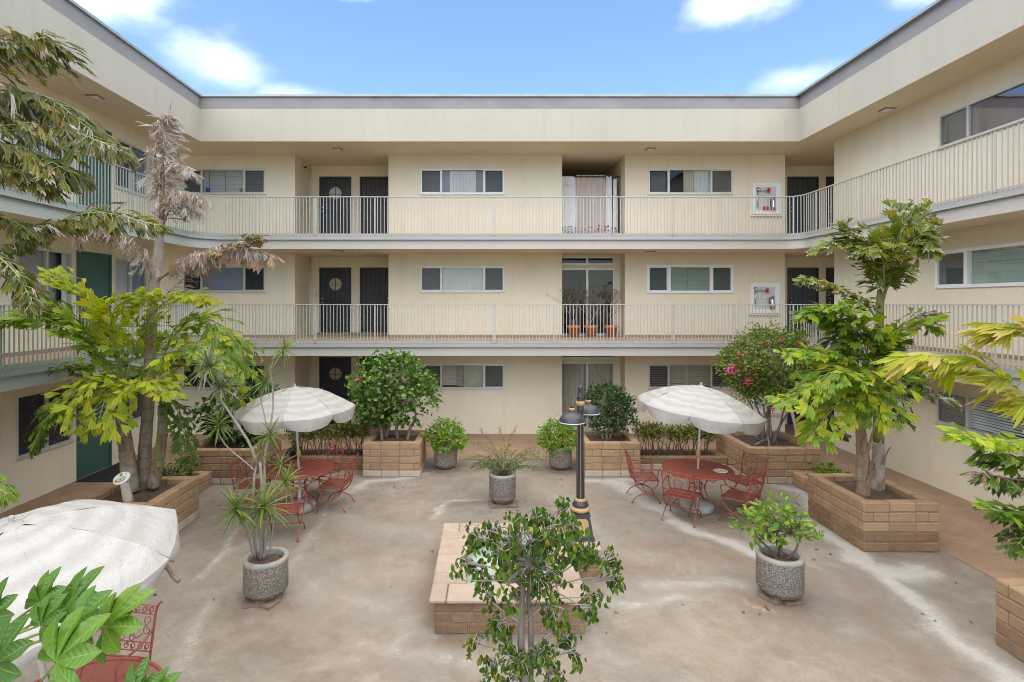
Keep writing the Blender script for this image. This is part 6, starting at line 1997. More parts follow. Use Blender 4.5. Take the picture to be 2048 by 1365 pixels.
pl.frond([A2, D(320, 740, 8.9), D(350, 670, 8.9), D(405, 635, 8.9), D(470, 680, 8.8), D(490, 745, 8.7)], 0.55, 12, 3, 0.24, 'lf_green', droop=0.45, start=0.28, face=0.4, alt='lf_lime', altp=0.3)
pl.frond([A2, D(340, 750, 9.0), D(400, 720, 9.0), D(455, 740, 8.9), D(480, 800, 8.8)], 0.45, 9, 2, 0.24, 'lf_dark', droop=0.45, start=0.2, face=0.3, alt='lf_lime', altp=0.45)
pl.frond([A1, D(225, 775, 8.3), D(190, 760, 8.0), D(155, 790, 7.8), D(128, 830, 7.7)], 0.46, 9, 2, 0.24, 'lf_lime', droop=0.5, start=0.12, face=0.6)
pl.frond([A1, D(262, 775, 8.3), D(285, 765, 8.0), D(310, 765, 7.9), D(330, 785, 7.8)], 0.42, 8, 2, 0.24, 'lf_lime', droop=0.5, start=0.05, face=0.6)
pl.frond([A1, D(230, 790, 8.2), D(215, 785, 8.0), D(205, 815, 7.8), D(195, 850, 7.7)], 0.45, 7, 2, 0.26, 'lf_lime', droop=0.6, start=0.1, face=0.6)
pl.frond([A1, D(200, 790, 8.4), D(140, 800, 8.0), D(95, 835, 7.8), D(72, 895, 7.7)], 0.32, 10, 2, 0.23, 'lf_green', droop=0.7, start=0.3, face=0.5, alt='lf_dark', altp=0.5)
pl.frond([A2, D(335, 800, 8.8), D(352, 815, 8.7), D(365, 855, 8.6), D(372, 890, 8.5)], 0.25, 7, 2, 0.20, 'lf_dark', droop=0.7, start=0.2, face=0.4)
pl.frond([A2, D(300, 760, 9.0), D(280, 720, 9.2), D(275, 690, 9.3), D(290, 660, 9.4)], 0.50, 8, 3, 0.24, 'lf_green', droop=0.35, start=0.1, face=0.3, alt='lf_dark', altp=0.4)
pl.frond([A1, D(220, 770, 9.0), D(185, 730, 9.2), D(150, 730, 9.3), D(120, 745, 9.4)], 0.45, 8, 2, 0.24, 'lf_green', droop=0.4, start=0.1, face=0.3, alt='lf_dark', altp=0.5)
pl.frond([A1, D(250, 750, 9.0), D(255, 700, 9.1), D(235, 660, 9.2), D(205, 625, 9.2)], 0.42, 8, 2, 0.24, 'lf_green', droop=0.35, start=0.1, face=0.3)
pl.frond([A1, D(232, 720, 8.4), D(222, 650, 8.3), D(238, 610, 8.2), D(290, 590, 8.2)], 0.40, 9, 2, 0.25, 'lf_lime', droop=0.3, start=0.3, face=0.5)
pl.frond([A1, D(240, 720, 8.5), D(200, 690, 8.3), D(150, 640, 8.2), D(95, 600, 8.1)], 0.46, 10, 2, 0.25, 'lf_green', droop=0.4, start=0.25, face=0.5, alt='lf_lime', altp=0.35)
pl.frond([A2, D(330, 740, 8.6), D(370, 690, 8.4), D(410, 690, 8.3), D(440, 730, 8.2)], 0.50, 10, 3, 0.25, 'lf_lime', droop=0.5, start=0.2, face=0.5, alt='lf_green', altp=0.5)
pl.finish()

tp = Palm('tall_dead_palm', 'tall palm with bleached trunk top and dead drooping fronds in the left block planter', 'palm tree', (-5.33, 8.95, 0.6))
tp.trunk([D(287, 985, 8.85), D(290, 900, 8.85), D(297, 800, 8.9), D(300, 700, 8.9), D(303, 640, 8.9)], [0.115, 0.095, 0.085, 0.08, 0.08], 'bark_palm', ring=0.08, n=36)
tp.trunk([D(303, 641, 8.9), D(308, 575, 8.9), D(316, 510, 8.9), D(323, 440, 8.9)], [0.08, 0.085, 0.075, 0.05], 'bark_pale', name='crownshaft')
tp.trunk([D(323, 441, 8.9), D(325, 380, 8.9), D(326, 300, 8.9), D(334, 250, 8.9), D(344, 200, 8.9)], [0.045, 0.036, 0.028, 0.014, 0.003], 'bark_fibre', name='spear')
tp.frond([D(326, 400, 8.9), D(325, 340, 8.85), D(327, 280, 8.8), D(337, 232, 8.8)], 0.24, 17, 2, 0.29, 'lf_dead', 'dead', droop=0.75, stalk='twig', start=0.02, up=(0.3, -1, 0), alt='lf_brown', altp=0.22, bias=(0.75, 0, -0.5))
tp.frond([D(325, 425, 8.9), D(345, 395, 8.75), D(372, 385, 8.6), D(402, 400, 8.5)], 0.26, 13, 2, 0.27, 'lf_dead', 'dead', droop=0.6, stalk='twig', start=0.05, alt='lf_brown', altp=0.22, bias=(0.4, 0, -0.6))
tp.frond([D(324, 330, 8.9), D(345, 325, 8.8), D(365, 335, 8.75), D(385, 345, 8.7)], 0.20, 6, 2, 0.26, 'lf_dead', 'dead', droop=0.7, stalk='twig', start=0.1)
tp.frond([D(325, 455, 8.9), D(340, 420, 8.75), D(362, 410, 8.65), D(390, 425, 8.6)], 0.28, 8, 2, 0.25, 'lf_dead', 'dead', droop=0.7, stalk='twig', start=0.1, alt='lf_brown', altp=0.4)
tp.frond([D(308, 570, 8.9), D(350, 535, 8.7), D(405, 505, 8.5), D(465, 492, 8.35), D(545, 510, 8.2)], 0.24, 17, 2, 0.32, 'lf_dead', 'dead', droop=0.8, stalk='twig', start=0.26, alt=('lf_brown', 'leaf'), altp=0.22, bias=(0.1, 0, -0.9))
tp.frond([D(312, 560, 8.9), D(400, 520, 8.5), D(460, 500, 8.3), D(512, 475, 8.2)], 0.26, 8, 2, 0.19, 'lf_brown', 'leaf', droop=0.4, stalk='twig', start=0.45, alt=('lf_torn', 'leaf'), altp=0.45)
tp.frond([D(306, 575, 8.9), D(296, 530, 8.7), D(262, 478, 8.4), D(205, 452, 8.1), D(150, 470, 7.9)], 0.24, 15, 2, 0.27, 'lf_dead', 'dead', droop=0.85, stalk='twig', start=0.2, alt=('lf_brown', 'dead'), altp=0.2, bias=(0, 0, -0.8))
tp.frond([D(306, 590, 8.9), D(322, 600, 8.8), D(342, 580, 8.7), D(372, 555, 8.6)], 0.16, 5, 1, 0.24, 'lf_dead', 'dead', droop=0.8, stalk='twig', start=0.1)
tp.finish()

# ---- palm whose crown reaches in from the left, beyond the frame
lp_ = Palm('scorched_palm', 'olive palm fronds with bleached ragged tips reaching in from the left edge', 'palm tree', (-6.85, 5.3, 0.0))
lp_.trunk([(-6.85, 5.3, 0), (-6.9, 5.35, 2.0), (-6.8, 5.4, 4.0), D(-330, 500, 5.5)], [0.13, 0.11, 0.09, 0.07], 'bark_palm', ring=0.08, n=40)
C0 = D(-330, 480, 5.5)
U_ = dict(kind='long', stalk='stalk', face=0.5, jit=0.5, bias=(0.55, 0, -0.55))
lp_.frond([C0, D(-240, 250, 5.5), D(-100, 130, 5.4), D(20, 85, 5.3), D(88, 78, 5.3)], 0.50, 12, 3, 0.29, 'lf_olive_dark', droop=0.55, start=0.35, alt='lf_torn', altp=0.15, **U_)
lp_.frond([C0, D(-220, 280, 5.5), D(-60, 190, 5.4), D(80, 190, 5.3), D(178, 258, 5.2)], 0.44, 14, 3, 0.29, 'lf_olive_dark', droop=0.8, start=0.3, alt=('lf_dead', 'dead'), altp=0.12, **U_)
lp_.frond([C0, D(-200, 330, 5.5), D(-40, 260, 5.3), D(110, 255, 5.1), D(240, 300, 5.0)], 0.40, 15, 2, 0.27, 'lf_olive_dark', droop=0.7, start=0.3, alt=('lf_dead', 'dead'), altp=0.16, **U_)
lp_.frond([C0, D(-220, 380, 5.4), D(-80, 300, 5.2), D(40, 295, 5.0), D(140, 345, 4.9)], 0.42, 13, 3, 0.29, 'lf_olive_dark', droop=0.6, start=0.28, alt='lf_torn', altp=0.15, **U_)
lp_.frond([C0, D(-210, 400, 5.2), D(-90, 340, 5.0), D(10, 330, 4.9), D(95, 370, 4.8)], 0.30, 11, 2, 0.29, 'lf_olive_dark', droop=0.5, start=0.3, alt='lf_torn', altp=0.12, **U_)
lp_.frond([C0, D(-230, 270, 5.8), D(-110, 200, 5.9), D(0, 210, 6.0), D(90, 270, 6.0)], 0.46, 11, 3, 0.26, 'lf_olive_dark', droop=0.5, start=0.3, alt='lf_torn', altp=0.15, **U_)
lp_.frond([C0, D(-150, 560, 5.3), D(0, 498, 5.1), D(90, 455, 5.0), D(190, 425, 4.9), D(318, 452, 4.8)], 0.20, 16, 2, 0.21, 'lf_olive_dark', droop=0.35, start=0.34, alt=('lf_dead', 'dead'), altp=0.16, up=(0, -0.6, 1), **U_)
lp_.frond([C0, D(-160, 520, 4.9), D(-40, 500, 4.7), D(30, 545, 4.6), D(66, 610, 4.5)], 0.15, 9, 2, 0.20, 'lf_olive_dark', droop=0.9, start=0.42, alt=('lf_dead', 'dead'), altp=0.12, **U_)
lp_.frond([C0, D(-180, 430, 5.3), D(-60, 420, 5.1), D(20, 440, 5.0), D(70, 470, 4.9)], 0.2, 9, 2, 0.22, 'lf_olive_dark', droop=0.5, start=0.3, alt='lf_torn', altp=0.155, **U_)
lp_.frond([C0, D(-250, 200, 5.2), D(-120, 95, 5.1), D(-30, 70, 5.0), D(25, 95, 5.0)], 0.3, 8, 2, 0.27, 'lf_olive_dark', droop=0.6, start=0.4, alt='lf_yellow', altp=0.12, **U_)
lp_.frond([C0, D(-250, 700, 5.2), D(-120, 880, 5.0), D(-50, 950, 4.9), D(16, 990, 4.8)], 0.14, 8, 2, 0.16, 'lf_green', droop=0.4, start=0.5, **U_)
lp_.finish()

# ---- right palm planter
rp = Palm('fishtail_palm', 'green fishtail palm with two trunks in the right block planter', 'palm tree', (6.05, 8.6, 0.6))
dd_ = 8.6
rp.trunk([D(1726, 1000, 8.5), D(1728, 930, 8.5), D(1722, 870, 8.55), D(1722, 815, 8.6), D(1735, 770, 8.6)], [0.105, 0.085, 0.072, 0.063, 0.045], 'bark_fibre', ring=0.08)
rp.trunk([D(1754, 985, 8.75), D(1756, 940, 8.75), D(1757, 885, 8.75)], [0.108, 0.09, 0.08], 'bark_pale', ring=0.05)
rp.trunk([D(1757, 886, 8.75), D(1757, 800, 8.75), D(1759, 700, 8.75), D(1760, 610, 8.75), D(1766, 560, 8.75), D(1782, 510, 8.7)], [0.078, 0.072, 0.065, 0.057, 0.048, 0.02], 'bark_green', name='green_stem', n=36)
rp.sheath(D(1716, 960, 8.4), (-0.8, -1, 0), 0.45, 0.05, 'bark_palm'); rp.sheath(D(1736, 975, 8.4), (0.3, -1, 0), 0.30, 0.06, 'bark_fibre')
rp.sheath(D(1722, 880, 8.45), (-0.5, -1, 0), 0.50, 0.06, 'bark_fibre'); rp.sheath(D(1760, 985, 8.62), (0.4, -1, 0), 0.28, 0.06, 'bark_palm'); rp.sheath(D(1738, 900, 8.45), (0.7, -1, 0), 0.55, 0.05, 'bark_fibre')
for (px_, py_, a_, sc_, m_) in ((1718, 930, (-0.9, -0.6, 0), 0.34, 'bark_palm'), (1738, 945, (0.8, -0.6, 0), 0.36, 'bark_fibre'), (1728, 905, (-0.2, -1, 0), 0.30, 'bark_palm'), (1716, 850, (-0.9, -0.5, 0), 0.40, 'bark_fibre'), (1748, 955, (-0.6, -1, 0), 0.26, 'bark_palm'), (1766, 930, (0.9, -0.6, 0), 0.30, 'bark_palm'), (1757, 905, (0.1, -1, 0), 0.24, 'bark_pale')):
    rp.sheath(D(px_, py_, 8.42 if px_ < 1745 else 8.62), a_, sc_, 0.045, m_)
K1, K2 = D(1765, 600, 8.75), D(1740, 790, 8.65)
FR = dict(face=0.45)
rp.frond([K1, D(1783, 540, 8.7), D(1793, 490, 8.6), D(1805, 455, 8.5), D(1858, 428, 8.5)], 0.42, 13, 3, 0.24, 'lf_olive', droop=0.30, start=0.10, stalk='stalk', r0=0.03, alt='lf_torn', altp=0.25, tipmat='lf_torn', up=(0, -1, 0.3), **FR)
rp.frond([K1, D(1765, 550, 8.7), D(1745, 505, 8.6), D(1715, 480, 8.5), D(1690, 452, 8.5)], 0.34, 10, 2, 0.24, 'lf_olive', droop=0.35, start=0.2, alt='lf_torn', altp=0.3, **FR)
rp.frond([K1, D(1755, 540, 8.8), D(1725, 495, 8.7), D(1680, 482, 8.6), D(1632, 500, 8.5)], 0.26, 10, 2, 0.22, 'lf_torn', droop=0.4, start=0.25, alt='lf_olive', altp=0.4, **FR)
rp.frond([D(1760, 655, 8.7), D(1740, 620, 8.6), D(1700, 590, 8.4), D(1655, 568, 8.3), D(1608, 560, 8.2)], 0.22, 12, 2, 0.20, 'lf_torn', droop=0.35, start=0.2, alt='lf_olive', altp=0.4, **FR)
rp.frond([D(1757, 720, 8.7), D(1735, 690, 8.5), D(1700, 650, 8.3), D(1660, 630, 8.2), D(1622, 622, 8.1)], 0.46, 11, 3, 0.24, 'lf_green', droop=0.55, start=0.08, alt='lf_dark', altp=0.3, **FR)
rp.frond([D(1757, 740, 8.7), D(1775, 700, 8.6), D(1800, 665, 8.5), D(1835, 645, 8.4), D(1868, 655, 8.3)], 0.36, 10, 2, 0.24, 'lf_green', droop=0.4, start=0.08, alt='lf_lime', altp=0.3, **FR)
rp.frond([D(1765, 690, 8.9), D(1800, 655, 9.0), D(1840, 630, 9.0), D(1885, 628, 9.0)], 0.16, 9, 2, 0.18, 'lf_torn', droop=0.5, start=0.3, alt=('lf_dead', 'dead'), altp=0.5, stalk='twig')
rp.frond([K2, D(1715, 740, 8.4), D(1675, 715, 8.2), D(1630, 705, 8.1), D(1580, 712, 8.0)], 0.30, 10, 2, 0.23, 'lf_green', droop=0.45, start=0.2, alt='lf_lime', altp=0.25, **FR)
rp.frond([K2, D(1715, 780, 8.3), D(1675, 770, 8.1), D(1620, 780, 8.0), D(1566, 805, 7.9)], 0.42, 11, 2, 0.25, 'lf_lime', droop=0.5, start=0.1, alt='lf_green', altp=0.5, **FR)
rp.frond([K2, D(1720, 790, 8.3), D(1690, 800, 8.1), D(1655, 830, 7.9), D(1625, 870, 7.8)], 0.42, 9, 2, 0.25, 'lf_lime', droop=0.6, start=0.1, alt='lf_green', altp=0.6, **FR)
rp.frond([K2, D(1738, 770, 8.2), D(1748, 770, 8.0), D(1755, 800, 7.9), D(1752, 835, 7.8)], 0.42, 7, 2, 0.24, 'lf_lime', droop=0.6, start=0.05, alt='lf_green', altp=0.45, **FR)
rp.frond([K2, D(1730, 735, 8.5), D(1735, 690, 8.4), D(1720, 670, 8.3), D(1690, 680, 8.2)], 0.46, 9, 3, 0.25, 'lf_dark', droop=0.5, start=0.05, alt='lf_green', altp=0.4, **FR)
rp.frond([K2, D(1770, 760, 8.6), D(1795, 735, 8.5), D(1820, 740, 8.4), D(1840, 770, 8.3)], 0.36, 8, 2, 0.24, 'lf_dark', droop=0.5, start=0.1, alt='lf_green', altp=0.5, **FR)
rp.frond([K2, D(1760, 800, 8.6), D(1800, 790, 8.4), D(1850, 785, 8.3), D(1905, 800, 8.2)], 0.26, 10, 2, 0.22, 'lf_dark', droop=0.6, start=0.2, alt=('lf_dead', 'dead'), altp=0.55, tipmat='lf_torn', **FR)
rp.frond([K2, D(1760, 740, 8.9), D(1775, 770, 8.9), D(1790, 800, 8.9), D(1800, 840, 8.8)], 0.30, 6, 2, 0.22, 'lf_dark', droop=0.6, start=0.2, alt=('lf_dead', 'dead'), altp=0.3, **FR)
rp.frond([K2, D(1690, 790, 8.9), D(1660, 800, 9.0), D(1650, 840, 9.0), D(1690, 870, 8.8)], 0.30, 6, 2, 0.22, 'lf_dark', droop=0.5, start=0.1, **FR)
rp.frond([K1, D(1790, 540, 8.6), D(1815, 495, 8.5), D(1838, 480, 8.4), D(1852, 500, 8.3)], 0.36, 9, 3, 0.25, 'lf_olive', droop=0.3, start=0.15, alt='lf_torn', altp=0.35, **FR)
rp.frond([K1, D(1768, 560, 8.5), D(1765, 520, 8.3), D(1755, 495, 8.2), D(1735, 500, 8.1)], 0.36, 8, 3, 0.25, 'lf_olive', droop=0.4, start=0.1, alt='lf_torn', altp=0.25, **FR)
rp.frond([K2, D(1725, 760, 8.1), D(1700, 740, 7.9), D(1665, 740, 7.8), D(1635, 770, 7.7)], 0.46, 9, 3, 0.25, 'lf_green', droop=0.5, start=0.1, alt='lf_lime', altp=0.35, **FR)
rp.frond([K2, D(1735, 720, 8.3), D(1720, 660, 8.1), D(1690, 625, 8.0), D(1655, 612, 7.9)], 0.46, 10, 3, 0.25, 'lf_green', droop=0.5, start=0.2, alt='lf_lime', altp=0.15, **FR)
rp.finish()

# ---- palm beyond the right edge
ep = Palm('yellowing_palm', 'pale yellow palm fronds reaching in from the right edge', 'palm tree', (6.05, 5.0, 0.6))
ep.trunk([(6.05, 5.0, 0.6), (6.1, 4.95, 1.6), D(2330, 860, 4.8)], [0.11, 0.10, 0.08], 'bark_palm', ring=0.08)
E0 = D(2330, 850, 4.8)
ep.frond([E0, D(2200, 830, 4.8), D(2080, 810, 4.8), D(2000, 750, 4.8), D(1900, 715, 4.8), D(1815, 712, 4.8)], 0.10, 15, 1, 0.40, 'lf_yellow', 'long', droop=0.45, start=0.30, stalk='stalk', face=0.6, alt=('lf_lime', 'long'), altp=0.35, bias=(-0.35, 0, -0.15))
ep.frond([E0, D(2180, 740, 4.6), D(2090, 680, 4.5), D(2040, 660, 4.5), D(2005, 658, 4.5)], 0.08, 7, 1, 0.38, 'lf_yellow', 'long', droop=0.25, start=0.45, face=0.5, bias=(-0.5, 0, 0), alt=('lf_brown', 'dead'), altp=0.12)
ep.frond([E0, D(2200, 860, 4.6), D(2090, 890, 4.5), D(2000, 880, 4.4), D(1912, 872, 4.3)], 0.18, 11, 2, 0.15, 'lf_lime', droop=0.35, start=0.4, face=0.5, alt='lf_green', altp=0.4)
ep.frond([E0, D(2220, 900, 4.6), D(2120, 930, 4.5), D(2050, 925, 4.4), D(1985, 905, 4.35)], 0.26, 9, 2, 0.17, 'lf_dark', droop=0.5, start=0.3, face=0.4, alt='lf_green', altp=0.4)
ep.frond([E0, D(2220, 930, 4.6), D(2120, 960, 4.5), D(2040, 960, 4.4), D(1955, 945, 4.3)], 0.15, 9, 2, 0.17, 'lf_brown', 'dead', droop=0.6, start=0.4, stalk='twig', alt=('lf_dark', 'leaf'), altp=0.45)
ep.frond([E0, D(2240, 950, 4.6), D(2140, 1000, 4.5), D(2070, 1030, 4.4), D(1985, 1020, 4.3)], 0.14, 8, 2, 0.18, 'lf_dark', droop=0.35, start=0.45, face=0.3, alt='lf_green', altp=0.5)
ep.frond([E0, D(2250, 960, 4.6), D(2150, 1010, 4.5), D(2080, 1040, 4.4), D(2035, 1090, 4.3)], 0.20, 9, 2, 0.17, 'lf_dark', droop=0.8, start=0.35, alt=('lf_brown', 'dead'), altp=0.4)
ep.finish(290)

# ---- bushes
def bush(par, blobs, n, size, mat, aspect=0.55, droop=0.0, name='crown', twigs=None, tmat='bark_dark', root=None, clump=9, spread=0.10, rim=0.75, seed=1, kind=None, hang=0.0):
    """leaves gathered at twig ends that lie through ellipsoids (centre, radii) in the coordinates of par; each twig runs back to the root"""
    r0 = random.Random(seed)
    b, tw = MB(), MB()
    tot = sum(bl[1][0] * bl[1][1] * bl[1][2] for bl in blobs)
    for c, rr in blobs:
        c = Vector(c)
        k = max(1, int(n / clump * rr[0] * rr[1] * rr[2] / tot))
        for i in range(k):
            while True:
                v = Vector((r0.uniform(-1, 1), r0.uniform(-1, 1), r0.uniform(-1, 1)))
                if 0.05 < v.length < 1: break
            v = v.normalized() * (v.length ** (1 - rim)) * (1 + 0.16 * noise.noise(v * 2.3 + c * 3))
            p = c + Vector((v.x * rr[0], v.y * rr[1], v.z * rr[2]))
            if twigs and r0.random() < twigs:
                q0 = Vector(root[r0.randrange(len(root))])
                mid = q0.lerp(p, 0.55) + Vector((r0.gauss(0, .05), r0.gauss(0, .05), r0.gauss(0.02, .04)))
                tw.tube(catmull([q0, mid, p], 4), [0.011, 0.008, 0.006, 0.004, 0.003], 4, cap=False)
            outw = Vector((v.x, v.y, v.z * 0.7 + 0.25)).normalized()
            for m_ in range(clump):
                q = p + Vector((r0.gauss(0, spread), r0.gauss(0, spread), r0.gauss(0, spread * .8)))
                dr = (outw * 0.7 + Vector((r0.gauss(0, .6), r0.gauss(0, .6), r0.gauss(0, .45) - droop))).normalized()
                if hang: dr = Vector((r0.gauss(0, .45), r0.gauss(0, .45), -hang)).normalized()
                nn = (outw + Vector((r0.gauss(0, .5), r0.gauss(0, .5), 0.5 + r0.gauss(0, .4))))
                L_ = size * r0.uniform(0.6, 1.25)
                leaf_quads(b, q, dr, L_, L_ * aspect, nn, r0.uniform(0.02, 0.25), r0.uniform(0.05, 0.3))
    if tw.v: tw.build('twigs', M[tmat], par, local=True)
    return b.build(name, M[mat], par, local=True)
def stems(par, roots, tops, mat, r_=0.03, name='trunk', wig=0.06, seed=3):
    r0 = random.Random(seed)
    b = MB()
    for p, q in zip(roots, tops):
        p, q = Vector(p), Vector(q)
        m1 = p.lerp(q, 0.35) + Vector((r0.gauss(0, wig), r0.gauss(0, wig), 0)); m2 = p.lerp(q, 0.7) + Vector((r0.gauss(0, wig), r0.gauss(0, wig), 0))
        b.tube(catmull([p, m1, m2, q], 10), [r_ * (1.15 - 0.07 * i) for i in range(11)], 7)
    return b.build(name, M[mat], par, local=True)

hb = thing('hibiscus_bush', 'large leafy hibiscus bush in the square block planter left of centre', 'bush', (-2.0, 11.95, 0.63))
hr = [(-0.28, -0.1, 0), (0.05, 0, 0), (0.27, -0.1, 0)]
stems(hb, hr + [(-0.25, 0.1, 0)], [(-0.45, 0, 0.75), (0.0, 0.1, 0.8), (0.42, 0, 0.7), (-0.1, 0.2, 0.7)], 'bark_grey', 0.035)
bush(hb, [((-0.10, 0, 1.15), (0.88, 0.62, 0.68)), ((0.35, 0, 0.85), (0.55, 0.5, 0.5)), ((-0.45, 0, 0.8), (0.5, 0.45, 0.42)), ((-0.02, 0, 1.74), (0.46, 0.34, 0.24)), ((-0.62, 0, 1.45), (0.30, 0.3, 0.28)), ((0.62, 0, 1.25), (0.30, 0.3, 0.26)), ((0.15, 0, 1.92), (0.22, 0.2, 0.16))], 2900, 0.105, 'lf_hibiscus', 0.72, 0.15, twigs=0.35, tmat='bark_grey', root=[(-0.45, 0, 0.75), (0.0, 0.1, 0.8), (0.42, 0, 0.7)], clump=9, spread=0.085, rim=0.72, seed=11)
b = MB()
for k in range(9):
    a = k * 0.7
    leaf_quads(b, (-0.70 + 0.02 * math.cos(a), -0.42, 1.40), (math.cos(a), -0.5, math.sin(a)), 0.06, 0.05, (0, -1, 0))
b.build('flower', M['fl_red'], hb, local=True)

rs_ = thing('round_shrub', 'rounded dark green shrub in the square planter right of the lamp post', 'bush', (2.66, 11.9, 0.63))
stems(rs_, [(-0.06, 0, 0), (0.06, 0.03, 0), (0.0, -0.05, 0)], [(-0.25, 0, 0.45), (0.25, 0, 0.45), (0.02, 0, 0.5)], 'bark_grey', 0.03)
bush(rs_, [((0.0, 0, 0.72), (0.50, 0.45, 0.48)), ((0.30, 0, 0.60), (0.32, 0.3, 0.34)), ((-0.1, 0, 0.95), (0.38, 0.34, 0.26))], 2300, 0.085, 'lf_shrub', 0.5, 0.0, twigs=0.3, root=[(-0.1, 0, 0.4), (0.1, 0, 0.4)], clump=9, spread=0.06, rim=0.75, seed=12)
b = MB()
b.tube(catmull([(0.30, -0.25, -0.02), (0.42, -0.1, 0.0), (0.46, 0.15, 0.03)], 6), 0.05, 8)
b.build('cut_log', M['bark_dark'], rs_, local=True)

for P_, nm, sd in ((P4, 'lf_bright', 21), (P5, 'lf_bright', 22)):
    stems(P_, [(-0.05, 0, 0.4), (0.06, 0.02, 0.4), (0, -0.05, 0.4)], [(-0.15, 0, 0.62), (0.15, 0, 0.62), (0, -0.05, 0.65)], 'bark_dark', 0.014)
    dx = 0.0 if P_ is P4 else -0.06
    bush(P_, [((dx, 0, 0.66), (0.40, 0.36, 0.27)), ((dx, 0, 0.84), (0.28, 0.26, 0.16)), ((dx + 0.05, -0.1, 0.55), (0.36, 0.3, 0.16))], 1500, 0.088, nm if P_ is P5 else 'lf_bright', 0.42, 0.15, clump=8, spread=0.045, rim=0.7, seed=sd, name='foliage')

# bright shrub in the right front pot
stems(P2, [(-0.03, 0, 0.40), (0.03, 0.02, 0.40), (0.0, -0.03, 0.40), (0.05, -0.04, 0.4), (-0.05, 0.03, 0.4), (0.0, 0.04, 0.4)],
      [(-0.34, -0.05, 0.78), (-0.10, 0.05, 0.98), (0.05, -0.05, 0.95), (0.30, -0.04, 0.78), (-0.25, 0.1, 0.62), (0.16, 0.1, 0.9)], 'bark_dark', 0.015, wig=0.03)
bush(P2, [((-0.30, 0, 0.82), (0.22, 0.22, 0.20)), ((-0.10, 0, 1.02), (0.26, 0.22, 0.13)), ((0.10, 0, 0.92), (0.22, 0.22, 0.16)), ((0.30, 0, 0.72), (0.20, 0.18, 0.12)), ((-0.38, -0.05, 0.92), (0.12, 0.12, 0.10)), ((0.04, -0.1, 0.72), (0.18, 0.15, 0.12)), ((0.36, -0.02, 0.60), (0.12, 0.1, 0.08))], 470, 0.088, 'lf_bright', 0.48, 0.05, twigs=0.6,
     root=[(-0.2, 0, 0.65), (0, 0, 0.75), (0.15, 0, 0.7)], tmat='bark_dark', clump=7, spread=0.045, rim=0.6, seed=31, name='foliage')

# willow leaved plant
r0 = random.Random(5)
b, lf = MB(), MB()
for k in range(34):
    a = r0.uniform(0, 2 * math.pi); ln = r0.uniform(0.42, 0.80); el0 = r0.uniform(0.70, 1.5)
    d = Vector((math.cos(a) * math.cos(el0), math.sin(a) * math.cos(el0) * 0.8, math.sin(el0)))
    p = Vector((r0.gauss(0, .02), r0.gauss(0, .02), 0.44)); pts = [p]
    for i in range(8):
        d = (d + Vector((r0.gauss(0, .10) + 0.12 * math.cos(a), r0.gauss(0, .10), -0.05 - 0.028 * i))).normalized()
        pts.append(pts[-1] + d * ln / 6)
        if i > 1:
            for m_ in range(7):
                leaf_quads(lf, pts[-1].lerp(pts[-2], r0.random()), (d.x + r0.gauss(0, .7), d.y + r0.gauss(0, .7), r0.gauss(-0.25, .5)), r0.uniform(0.06, 0.105), 0.014, None, 0.1, 0.05)
    b.tube(pts, [0.005 * (1 - 0.09 * i) for i in range(9)], 4, cap=False)
b.build('stems', M['bark_dark'], P3, local=True); lf.build('foliage', M['lf_willow'], P3, local=True)

# bougainvillea
bg_ = thing('bougainvillea', 'bougainvillea with red and pink flowers and twisted stems in the right rear planter', 'bush', (6.15, 11.65, 0.64))
br = [(-0.25 + 0.06 * i, 0.05 * math.sin(i * 2), 0) for i in range(9)]
btops = [(-0.55, 0, 1.0), (-0.35, 0.1, 1.05), (-0.2, -0.1, 1.1), (-0.05, 0.1, 1.0), (0.1, -0.05, 1.1), (0.25, 0, 1.05), (0.4, 0.1, 0.95), (0.5, -0.1, 0.9), (0.05, 0.2, 1.1)]
stems(bg_, [(r_[0] * 0.7 - 0.05, r_[1], 0) for r_ in br], btops, 'bark_grey', 0.026, wig=0.10, seed=9)
b = MB()
b.tube(catmull([(0.0, -0.1, 0.02), (-0.25, -0.2, 0.10), (-0.5, -0.3, 0.02)], 8), 0.022, 6); b.tube(catmull([(-0.05, -0.05, 0.1), (-0.22, -0.3, 0.18), (-0.28, -0.5, -0.02)], 8), 0.02, 6)
b.build('root', M['bark_grey'], bg_, local=True)
BB = [((-0.05, 0, 1.75), (0.92, 0.72, 0.66)), ((-0.62, 0, 1.65), (0.48, 0.45, 0.50)), ((0.55, 0, 1.65), (0.55, 0.5, 0.55)), ((-0.2, 0, 1.28), (0.62, 0.5, 0.36)), ((0.1, 0, 2.3), (0.60, 0.45, 0.25))]
bush(bg_, BB, 9000, 0.068, 'lf_bougain', 0.62, 0.1, twigs=0.25, root=btops, tmat='bark_grey', clump=10, spread=0.075, rim=0.72, seed=41)
b = MB(); r0 = random.Random(77)
for (px, py) in ((1480, 710), (1500, 745), (1495, 763), (1562, 677), (1600, 690), (1535, 690), (1620, 712), (1545, 820), (1470, 735), (1585, 800)):
    c = D(px, py, 11.05) - Vector((6.15, 11.65, 0.64))
    for k in range(r0.randrange(7, 14)):
        q = c + Vector((r0.gauss(0, .035), r0.gauss(0, .03), r0.gauss(0, .035)))
        leaf_quads(b, q, (r0.gauss(0, 1), -0.4 + r0.gauss(0, .5), r0.gauss(0, 1)), 0.055, 0.045)
b.build('red_flowers', M['fl_red'], bg_, local=True)['kind'] = 'stuff'
b = MB()
